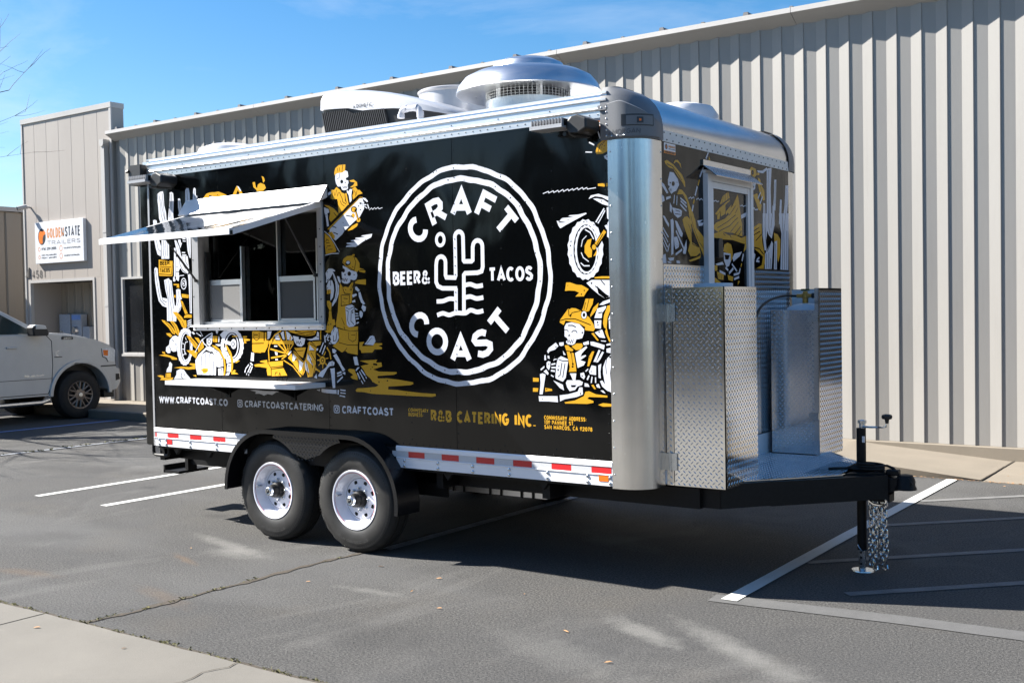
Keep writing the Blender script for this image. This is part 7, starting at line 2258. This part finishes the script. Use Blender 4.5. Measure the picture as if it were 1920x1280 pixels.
for k in range(34):
    xx = 1.70 + 0.0195 * k
    zt = 3.325 if xx < 1.95 else max(3.285, 3.325 - (xx - 1.95) * 0.5)
    gr.add([(xx, 0.408, 3.15), (xx + 0.006, 0.408, 3.15), (xx - 0.035 + 0.006, 0.405, zt), (xx - 0.035, 0.405, zt), (xx, 0.43, 3.15), (xx + 0.006, 0.43, 3.15), (xx - 0.029, 0.43, zt), (xx - 0.035, 0.43, zt)],
           [(0, 1, 2, 3), (0, 3, 7, 4), (1, 5, 6, 2)])
tag(gr.build('grille_slat', 'cap_dark', ac), kind='stuff')
MB().box(1.70, 2.36, 0.40, 0.43, 3.115, 3.148).build('grille_sill', 'cap_grey', ac)
P = Print(lambda u, v, d: (u, 0.3992 - d, v - (u - 2.03) * 0.03), 0.00005)
P.text('DOMETIC', 2.045, 3.318, 0.030, 0.165, 0.005, 0, 0.2)
P.poly([(2.008, 3.318), (2.02, 3.342), (2.034, 3.318), (2.026, 3.318), (2.02, 3.33), (2.014, 3.318)], 0)
P.build('emblem', ac, ('sign_dark',))
vp = [(2.868, 0.18, 3.07), (2.868, 0.18, 3.160), (2.860, 0.18, 3.180), (2.845, 0.18, 3.195), (2.72, 0.18, 3.200), (2.700, 0.18, 3.190), (2.690, 0.18, 3.172), (2.688, 0.18, 3.138)]
v_ = MB().tube(vp, 0.0215, 14).tube([(2.868, 0.18, 3.125), (2.868, 0.18, 3.165)], 0.026, 14).tube([(2.688, 0.18, 3.138), (2.688, 0.18, 3.165)], 0.026, 14).tube([(2.82, 0.18, 3.196), (2.845, 0.18, 3.194)], 0.026, 14).tube([(2.72, 0.18, 3.200), (2.745, 0.18, 3.199)], 0.026, 14)
v_.build('vent_pipe', 'pvc', tr_, True, 40)
MB().lathe([(0.30, 3.08), (0.30, 3.50), (0.312, 3.51), (0.315, 3.525), (0.305, 3.532), (0.285, 3.528), (0.285, 3.3), (0.0, 3.3)], (2.33, 1.28, 0), 'z', 48).build('intake_drum', 'alu_soft', tr_, True, 30)
ef = link('exhaust_fan', None, (3.345, 0.85, 3.08), tr_)
FC = (3.345, 0.85, 0)
MB().lathe([(0.30, 3.33), (0.51, 3.318), (0.527, 3.316), (0.534, 3.322), (0.530, 3.335), (0.515, 3.375), (0.47, 3.43), (0.40, 3.465), (0.33, 3.482), (0.275, 3.49)], FC, 'z', 72).build('fan_hood', 'spun', ef, True, 30)
MB().lathe([(0.275, 3.488), (0.272, 3.505), (0.255, 3.535), (0.20, 3.563), (0.10, 3.578), (0.0, 3.58)], FC, 'z', 56).build('fan_cap', 'spun', ef, True, 30)
MB().lathe([(0.318, 3.08), (0.318, 3.262), (0.31, 3.268), (0.28, 3.27)], FC, 'z', 56).build('fan_throat', 'galv', ef, True, 30)
MB().lathe([(0.24, 3.265), (0.24, 3.34)], FC, 'z', 40).build('fan_motor_drum', 'inside_dark', ef, True)
cg = MB()
for k in range(64):
    a = 2 * PI * k / 64
    x, y = FC[0] + 0.312 * math.cos(a), FC[1] + 0.312 * math.sin(a)
    cg.tube([(x, y, 3.262), (x, y, 3.335)], 0.0022, 4, False)
for z in (3.28, 3.30, 3.32): cg.lathe([(0.312, z - 0.002), (0.315, z), (0.312, z + 0.002)], FC, 'z', 56)
tag(cg.build('bird_screen', 'galv', ef), kind='stuff')
for a in (200, 260, 320, 20):
    x, y = FC[0] + 0.30 * math.cos(R(a)), FC[1] + 0.30 * math.sin(R(a))
    MB().box(x - 0.02, x + 0.02, y - 0.01, y + 0.01, 3.262, 3.335).build('fan_strut', 'galv', ef)
MB().box(3.03, 3.66, 0.53, 1.17, 3.08, 3.11).build('fan_curb', 'galv', ef)
MB().lathe([(0.30, 3.083), (0.30, 3.12), (0.27, 3.19), (0.18, 3.225), (0.0, 3.235)], (0.33, 0.62, 0), 'z', 32).build('roof_dome', 'dome', tr_, True, 40)
MB().lathe([(0.30, 3.083), (0.30, 3.16), (0.26, 3.22), (0.17, 3.245), (0.0, 3.25)], (4.17, 1.62, 0), 'z', 32).build('roof_dome', 'dome', tr_, True, 40)

# ================================================================== gas bottles standing in the lockers
def bottle(x, y, label):
    t = thing('gas_bottle', (x, y, 0.66), label, 'gas bottle', 'gas bottles in the lockers')
    MB().lathe([(0.0, 0.66), (0.14, 0.66), (0.165, 0.69), (0.168, 0.75), (0.168, 1.62), (0.16, 1.68), (0.13, 1.725), (0.08, 1.748), (0.03, 1.755), (0.0, 1.756)], (x, y, 0), 'z', 36).build('tank', 'tank', t, True, 40)
    MB().lathe([(0.022, 1.752), (0.022, 1.79), (0.03, 1.795), (0.03, 1.825), (0.018, 1.83), (0.018, 1.845)], (x, y, 0), 'z', 12).tube([(x - 0.06, y - 0.01, 1.81), (x + 0.055, y - 0.01, 1.81)], 0.015, 10).build('valve', 'brass', t, True, 40)
    MB().lathe([(0.0, 1.862), (0.03, 1.862), (0.034, 1.855), (0.034, 1.848), (0.0, 1.846)], (x, y, 0), 'z', 10).build('valve_wheel', 'weed', t)
    MB().tube([(x + 0.055, y - 0.01, 1.81), (x + 0.085, y - 0.01, 1.81)], 0.02, 8).build('valve_nut', 'grip', t)
    return t
bottle(4.965, W - 0.47, 'white gas bottle with brass valve in the open right locker, hose attached')
nb_ = bottle(4.965, 0.50, 'white gas bottle in the near locker, only its pale top showing')
MB().lathe([(0.118, 1.73), (0.122, 1.885), (0.116, 1.888), (0.112, 1.74)], (4.965, 0.50, 0), 'z', 28).build('collar', 'tank', nb_, True, 40)
HS = [(4.90, W - 0.48, 1.81), (4.88, W - 0.62, 1.812), (4.90, 1.70, 1.80), (4.95, 1.40, 1.77), (5.00, 1.14, 1.72), (5.03, 0.99, 1.64), (5.05, 0.93, 1.53), (5.065, 0.88, 1.40), (5.075, 0.80, 1.30), (5.07, 0.73, 1.26)]
def smooth3(pts, n=5):
    P_ = [Vector(p) for p in pts]; out = []
    for i in range(len(P_) - 1):
        p0, p1, p2, p3 = P_[max(i - 1, 0)], P_[i], P_[i + 1], P_[min(i + 2, len(P_) - 1)]
        for k in range(n):
            t = k / n
            out.append(0.5 * ((2 * p1) + (p2 - p0) * t + (2 * p0 - 5 * p1 + 4 * p2 - p3) * t * t + (3 * p1 - p0 - 3 * p2 + p3) * t ** 3))
    out.append(P_[-1]); return out
gh = MB().tube(smooth3(HS), 0.0085, 8)
gh.tube(smooth3([(4.97, 0.66, 1.81), (5.00, 0.80, 1.80), (5.02, 0.90, 1.72), (5.03, 0.91, 1.64), (5.05, 0.87, 1.52), (5.065, 0.83, 1.40), (5.07, 0.77, 1.31), (5.065, 0.72, 1.27)]), 0.0085, 8)
tag(gh.build('gas_hose', 'rubber', None, True), 'black rubber gas hose looping between the two lockers', 'hose')
# ================================================================== pickup nosed in at the left
TX = -9.2
pk = thing('pickup_truck', (TX - 1.0, 3.3, 0), 'off-white crew pickup truck nosed in toward the entrance at the left edge', 'pickup truck')
WF, WB_, TR = 5.32, 1.52, 0.415
def arch(yc, r, a0=180, a1=0, n=12):
    return [(yc + r * math.cos(R(a0 + (a1 - a0) * i / n)), 0.42 + r * math.sin(R(a0 + (a1 - a0) * i / n))) for i in range(n + 1)]
# lower body, seen from the side as (y, z)
side = [(0.05, 0.62), (0.05, 1.36), (2.18, 1.40), (2.22, 1.45), (4.70, 1.475), (5.2, 1.43), (5.62, 1.36), (5.90, 1.255), (5.985, 1.16), (6.02, 0.86), (5.98, 0.62), (5.90, 0.50)]
a1 = arch(WF, 0.545, 8, 172)
a2 = arch(WB_, 0.545, 8, 172)
side += a1 + [(4.72, 0.44), (2.10, 0.44)] + a2 + [(0.70, 0.55), (0.3, 0.62)]
MB().prism(side, 'x', TX - 2.0, TX).build('body', 'truck', pk, True, 30, 0.05)
MB().prism([(WB_ - 0.6, 0.5), (WB_ - 0.6, 1.1), (6.0 - 0.2, 1.1), (5.8, 0.5)], 'x', TX - 1.9, TX - 0.25).build('underbody', 'truck_black', pk)
# hood bulge and cowl
MB().prism([(4.72, 1.45), (4.72, 1.51), (5.25, 1.475), (5.65, 1.40), (5.93, 1.28), (5.90, 1.22)], 'x', TX - 1.72, TX - 0.30).build('hood', 'truck', pk, True, 30, 0.03)
# cabin
def frustum(poly, zx, name, m, inset):
    mb = MB()
    l = [(TX - 0.06 - inset(z), y, z) for y, z in poly]; r_ = [(TX - 1.94 + inset(z), y, z) for y, z in poly]
    n = len(poly)
    tri = geometry.tessellate_polygon([[Vector((p[0], p[1], 0)) for p in poly]])
    mb.add(l + r_, list(tri) + [tuple(i + n for i in reversed(t)) for t in tri] + [(i, (i + 1) % n, n + (i + 1) % n, n + i) for i in range(n)])
    return mb.build(name, m, pk, True, 30, 0.02)
ins = lambda z: max(0.0, (z - 1.45)) * 0.42
cab = [(2.05, 1.42), (2.25, 1.90), (2.6, 1.965), (3.3, 1.985), (3.75, 1.96), (4.02, 1.895), (4.74, 1.48), (4.74, 1.42)]
frustum(cab, 0, 'cabin', 'truck', ins)
def side_pane(poly, name='window'):
    mb = MB()
    l = [(TX - 0.06 - ins(z) + 0.006, y, z) for y, z in poly]
    n = len(poly)
    mb.add(l + [(x - 0.02, y, z) for x, y, z in l], [tuple(range(n)), tuple(reversed(range(n, 2 * n)))] + [(i, (i + 1) % n, n + (i + 1) % n, n + i) for i in range(n)])
    return mb.build(name, 'truck_glass', pk)
side_pane([(3.40, 1.49), (3.40, 1.90), (3.75, 1.895), (3.97, 1.845), (4.50, 1.52), (4.50, 1.49)])
side_pane([(2.35, 1.49), (2.42, 1.87), (3.30, 1.90), (3.30, 1.49)])
MB().prism([(4.10, 1.855), (4.115, 1.862), (4.72, 1.512), (4.70, 1.505)], 'x', TX - 1.72, TX - 0.30).build('windscreen', 'truck_glass', pk)
MB().tube([(TX - 0.45, 3.55, 1.97), (TX - 0.45, 3.9, 1.985), (TX - 0.45, 4.03, 1.93)], 0.035, 8).build('roof_lamp', 'truck_black', pk, True)
# doors: dark shut lines
def shut(pts):
    MB().tube([(TX + 0.0005, y, z) for y, z in pts], 0.006, 6).build('door_gap', 'truck_black', pk)
shut([(4.70, 1.45), (4.79, 1.36), (4.80, 0.95), (4.77, 0.60), (4.70, 0.47)])
shut([(3.36, 1.45), (3.36, 0.5)])
shut([(4.70, 0.475), (2.15, 0.475)])
MB().box(TX - 0.01, TX + 0.004, 2.2, 4.77, 0.725, 0.735).build('body_crease', 'number_grey', pk)
MB().box(TX, TX + 0.035, 3.98, 4.16, 1.255, 1.285).build('door_handle', 'truck', pk, bevel=0.008)
MB().box(TX, TX + 0.035, 2.5, 2.68, 1.255, 1.285).build('door_handle', 'truck', pk, bevel=0.008)
# flares
for yc in (WF, WB_):
    o_ = arch(yc, 0.60, 0, 180, 18); i_ = arch(yc, 0.535, 180, 0, 18)
    MB().prism(o_ + i_, 'x', TX - 0.02, TX + 0.03).build('wheel_flare', 'truck', pk, True, 30, 0.012)
# side step
MB().tube([(TX + 0.02, 2.2, 0.37), (TX + 0.05, 2.35, 0.335), (TX + 0.05, 4.55, 0.335), (TX + 0.02, 4.70, 0.37)], 0.035, 8).build('side_step', 'chrome', pk, True)
# bumper, lamps, badges, mirror
MB().prism([(5.86, 0.50), (5.88, 0.86), (6.02, 0.875), (6.12, 0.83), (6.13, 0.60), (6.06, 0.47), (5.93, 0.44)], 'x', TX - 1.98, TX - 0.012).build('bumper', 'truck', pk, True, 30, 0.04)
MB().box(TX - 1.85, TX - 0.05, 5.80, 6.0, 0.33, 0.45).build('air_dam', 'truck_black', pk)
MB().box(TX - 0.03, TX + 0.004, 5.72, 6.02, 0.878, 0.900).build('bumper_gap', 'truck_black', pk)
MB().prism([(6.02, 0.62), (6.02, 0.74), (6.09, 0.74), (6.10, 0.64)], 'x', TX - 0.06, TX - 0.006).build('fog_lamp', 'truck_black', pk)
hl = MB().prism([(5.745, 1.195), (5.76, 1.06), (5.83, 1.03), (5.87, 0.965), (5.995, 0.96), (6.012, 1.16), (5.96, 1.205)], 'x', TX - 0.28, TX + 0.008).build('headlight', 'lamp', pk, True, 30, 0.01)
MB().prism([(5.765, 1.17), (5.775, 1.075), (5.86, 1.065), (5.865, 1.165)], 'x', TX + 0.003, TX + 0.0115).build('indicator', 'amber', hl)
MB().prism([(5.735, 1.20), (5.75, 1.05), (5.82, 1.02), (5.86, 0.955), (5.87, 0.955), (5.83, 1.03), (5.76, 1.06), (5.745, 1.195)], 'x', TX - 0.05, TX + 0.005).build('lamp_seal', 'truck_black', hl)
MB().box(TX - 1.6, TX - 0.4, 5.98, 6.045, 0.90, 1.2).build('grille', 'truck_black', pk)
mr = MB().prism([(4.32, 1.455), (4.30, 1.60), (4.36, 1.64), (4.55, 1.62), (4.60, 1.50), (4.58, 1.455)], 'x', TX + 0.06, TX + 0.26).build('mirror', 'truck_black', pk, True, 30, 0.02)
MB().prism([(4.34, 1.565), (4.35, 1.645), (4.54, 1.625), (4.57, 1.56)], 'x', TX + 0.055, TX + 0.264).build('mirror_cap', 'truck', mr, True, 30, 0.02)
MB().box(TX - 0.05, TX + 0.06, 4.42, 4.56, 1.47, 1.51).build('mirror_arm', 'truck_black', mr)
MB().prism([(4.975 + 0.0, 1.378), (4.975, 1.418), (5.0, 1.432), (5.17, 1.425), (5.195, 1.405), (5.185, 1.375)], 'x', TX - 0.05, TX + 0.008).build('hood_badge', 'truck_black', pk)
P = Print(lambda u, v, d: (TX + 0.0085 + d, u, v), 0.0001)
P.text('2500', 5.01, 1.385, 0.028, 0.15, 0.006, 0)
P.build('badge', pk, ('zinc',))
P = Print(lambda u, v, d: (TX + 0.002 + d, u, v), 0.0001, 0.002)
P.text('RAM', 4.28, 0.765, 0.045, 0.34, 0.012, 0, 0.35)
P.stroke(ell(4.895, 1.145, 0.035, 0.038, 50, 310, 12), 0.014, 0)
P.stroke([(4.83, 1.085), (4.98, 1.085)], 0.016, 1)
P.build('badge', pk, ('zinc', 'number_grey'))
# wheels
def twheel(y, x0, sg_):
    wv = link('wheel', None, (x0, y, 0), pk)
    c = (x0, y, TR)
    MB().lathe([(0.24, 0.0), (0.28, 0.012 * sg_), (0.36, 0.012 * sg_), (0.40, -0.01 * sg_), (TR, -0.04 * sg_), (TR, -0.22 * sg_), (0.36, -0.27 * sg_), (0.2, -0.25 * sg_)], c, 'x', 40).build('tyre', 'rubber', wv, True, 30)
    mb = MB().lathe([(0.245, 0.0), (0.24, 0.010 * sg_), (0.222, 0.004 * sg_), (0.215, -0.05 * sg_)], c, 'x', 40)
    for k in range(8):
        a = R(45 * k + 10)
        for s_ in (-0.2, 0.2):
            p0 = (x0 + 0.0, y + 0.09 * math.cos(a), TR + 0.09 * math.sin(a)); p1 = (x0 + 0.002 * sg_, y + 0.222 * math.cos(a + s_), TR + 0.222 * math.sin(a + s_))
            mb.tube([p0, p1], 0.016, 6)
    mb.lathe([(0.0, 0.012 * sg_), (0.055, 0.010 * sg_), (0.10, 0.004 * sg_), (0.10, -0.02 * sg_)], c, 'x', 20)
    mb.build('rim', 'alloy', wv, True, 40)
    MB().lathe([(0.0, 0.026 * sg_), (0.035, 0.024 * sg_), (0.04, 0.012 * sg_)], c, 'x', 16).build('hub_cap', 'zinc', wv, True)
    MB().lathe([(0.0, -0.06 * sg_), (0.222, -0.06 * sg_)], c, 'x', 28).build('brake_disc', 'truck_black', wv)
for y in (WF, WB_):
    twheel(y, TX - 0.03, 1); twheel(y, TX - 1.97, -1)

# ================================================================== bare tree at the left
bt = thing('bare_tree', (-10.8, 1.55, 0), 'leafless street tree whose bare twigs reach in at the top left', 'tree')
r3 = random.Random(11)
def grow(mb, p, d, ln, r, depth, lim):
    n = 4
    pts = [p]; q = Vector(p); dd = Vector(d).normalized()
    for i in range(n):
        dd = (dd + Vector((r3.uniform(-1, 1), r3.uniform(-1, 1), r3.uniform(-0.6, 0.9))) * 0.14).normalized()
        q = q + dd * ln / n
        pts.append(q.copy())
    r_end = r * (0.55 if depth < lim else 0.3)
    mb.tube(pts, [r + (r_end - r) * i / n for i in range(n + 1)], 6 if r > 0.02 else 4, False)
    if depth >= lim: return
    for k in range(r3.choice([2, 3, 3]) if depth else 5):
        t = r3.uniform(0.4, 1.0) if k else 1.0
        b_ = pts[min(n, int(t * n))]
        ax = Vector((r3.uniform(-1, 1), r3.uniform(-1, 1), r3.uniform(-0.2, 0.7))).normalized()
        nd = (dd * 0.75 + ax * 0.85).normalized()
        grow(mb, b_, nd, ln * r3.uniform(0.58, 0.78), max(0.004, r_end * r3.uniform(0.6, 0.9)), depth + 1, lim)
MB().tube([(-10.8, 1.55, -0.05), (-10.8, 1.56, 0.3), (-10.78, 1.55, 1.3), (-10.75, 1.5, 2.3)], [0.17, 0.13, 0.11, 0.10], 12).build('trunk', 'bark', bt, True)
mb = MB()
for k, d in enumerate([(0.55, 0.5, 0.9), (-0.6, 0.3, 0.9), (0.1, -0.7, 0.9), (0.2, 0.15, 1.2), (0.7, 0.9, 1.35), (-0.3, 0.8, 0.8), (0.6, 0.7, 1.0)]):
    grow(mb, (-10.75, 1.5, 2.1 + 0.05 * k), d, 2.35, 0.06, 0, 4)
mb.build('crown', 'bark', bt)

# ================================================================== weeds, grit, leaves
wmb = MB(); r4 = random.Random(5)
def tuft(x, y, s_, n):
    for _ in range(n):
        a = r4.uniform(0, 6.28); l_ = s_ * r4.uniform(0.4, 1.2); px, py = x + r4.uniform(-s_, s_) * 0.7, y + r4.uniform(-s_, s_) * 0.25
        wmb.add([(px - 0.002, py, 0.004), (px + 0.002, py, 0.004), (px + math.cos(a) * l_ * 0.5, py + math.sin(a) * l_ * 0.5, 0.006 + l_ * r4.uniform(0.2, 0.6)), (px + math.cos(a) * l_, py + math.sin(a) * l_, 0.006 + l_ * r4.uniform(0.1, 0.5))], [(0, 1, 2), (0, 2, 3)])
def crack_y(y): return 2.36 + (0.05 * (y + 0.9) if y > -0.9 else (-0.04 if y < -1.9 else 0))
for _ in range(46):
    y = r4.uniform(-2.2, -0.25); 
    if r4.random() < 0.45: y = -2.2 + abs(r4.gauss(0, 0.5))
    tuft(crack_y(y), y, r4.uniform(0.007, 0.022), r4.randint(3, 9))
for _ in range(120):
    tuft(r4.uniform(1.0, 4.6), GY + r4.uniform(-0.012, 0.02), r4.uniform(0.008, 0.022), r4.randint(3, 8))
for _ in range(30): tuft(-5.55 + r4.uniform(-0.05, 0.05), r4.uniform(1.2, 4), 0.04, 8)
tag(wmb.build('weeds', 'weed'), kind='stuff')
def leaf(mb, x, y, z, s_, a):
    c_, sn = math.cos(a), math.sin(a)
    pr_ = [(-1, 0, 0), (-0.3, 0.32, 0.22), (0.5, 0.26, 0.3), (1, 0, 0.12), (0.5, -0.26, 0.22), (-0.3, -0.32, 0.12), (0.1, 0, 0.05)]
    mb.add([(x + s_ * (u * c_ - v * sn), y + s_ * (u * sn + v * c_), z + 0.002 + s_ * w_) for u, v, w_ in pr_], [(0, 6, 1), (1, 6, 2), (2, 6, 3), (3, 6, 4), (4, 6, 5), (5, 6, 0)])
lm = MB()
for _ in range(240):
    x = r4.uniform(4.2, 6.3) if r4.random() < 0.7 else r4.uniform(-2, 6.5)
    leaf(lm, x, 5.41 + abs(r4.gauss(0, 0.03)) * -1 + 0.02, 0.005, r4.uniform(0.006, 0.02), r4.uniform(0, 6.28))
for _ in range(30): leaf(lm, r4.uniform(4.3, 6.5), r4.uniform(5.6, 6.9), 0.13 if False else wz(4.3, 6) - 0.1, r4.uniform(0.006, 0.012), 0)
tag(lm.build('leaf_litter', 'leaf'), kind='stuff')
spots = [(3.40, -0.36), (3.46, -0.70), (3.86, -0.92), (4.10, -0.39), (4.74, -0.92), (2.84, -0.30), (5.20, -1.25), (2.96, -2.42), (2.2, -2.45), (1.2, -0.6), (2.72, -0.87), (4.6, 4.9), (5.7, 5.2)]
lf0 = None
for i, (x, y) in enumerate(spots):
    z = 0.012 if y < GY else 0.004
    if lf0 is None:
        q = MB(); leaf(q, x, y, z, 0.022, 0.4)
        lf0 = q.build('dry_leaf', 'leaf')
        tag(lf0, 'single small dry brown leaf lying loose on the pavement', 'leaf', 'dry leaves on the pavement')
        p0_ = (x, y, z)
    else:
        c_ = again(lf0, (x - p0_[0], y - p0_[1], z - p0_[2]))
        c_.rotation_euler = (0, 0, r4.uniform(0, 6.28)); s_ = r4.uniform(0.6, 1.15); c_.scale = (s_, s_, s_)

# ================================================================== trees across the road behind the viewer and at the far end of the lot (seen in the reflections)
tl = MB(); r5 = random.Random(21)
def leafy(x, y, h, w):
    tl.mi = 0
    tl.tube([(x, y, -0.05), (x, y, h * 0.45)], 0.22, 6, False)
    tl.mi = 1
    for _ in range(170):
        a, b_ = r5.uniform(0, 6.283), r5.uniform(-1, 1)
        rr = (1 - b_ * b_) ** 0.5 * w * r5.uniform(0.5, 1.05)
        p = Vector((x + rr * math.cos(a), y + rr * math.sin(a), h * 0.62 + b_ * h * 0.38 * r5.uniform(0.8, 1.05)))
        s_ = r5.uniform(0.35, 0.9)
        u_ = Vector((r5.uniform(-1, 1), r5.uniform(-1, 1), r5.uniform(-1, 1))).normalized(); v_ = u_.orthogonal().normalized()
        tl.add([p - u_ * s_ - v_ * s_ * 0.6, p + u_ * s_ - v_ * s_ * 0.7, p + u_ * s_ * 0.8 + v_ * s_ * 0.7, p - u_ * s_ * 0.9 + v_ * s_ * 0.6], [(0, 1, 2, 3)])
for k in range(34): leafy(-62 + 3.6 * k + r5.uniform(-1, 1), -24 + r5.uniform(-3, 2), r5.uniform(3.0, 8.5), r5.uniform(1.6, 2.8))
def hedge(x, y, h, w):
    tl.mi = 1
    for _ in range(150):
        p = Vector((x + r5.uniform(-w, w), y + r5.uniform(-0.7, 0.7), h * r5.random() ** 0.8))
        s_ = r5.uniform(0.12, 0.34)
        u_ = Vector((r5.uniform(-1, 1), r5.uniform(-1, 1), r5.uniform(-1, 1))).normalized(); v_ = u_.orthogonal().normalized()
        tl.add([p - u_ * s_ - v_ * s_ * 0.6, p + u_ * s_ - v_ * s_ * 0.7, p + u_ * s_ * 0.8 + v_ * s_ * 0.7, p - u_ * s_ * 0.9 + v_ * s_ * 0.6], [(0, 1, 2, 3)])
for k in range(44): hedge(-44 + 2.0 * k, -16.5 + r5.uniform(-0.4, 0.4), r5.uniform(2.0, 3.1), 1.2)
for k in range(16): leafy(62 + r5.uniform(-6, 6), -44 + 6.0 * k + r5.uniform(-2, 2), r5.uniform(6, 12), r5.uniform(2.2, 4.2))
tag(tl.build('treeline', ['bark', 'foliage'], normals=False), kind='stuff')
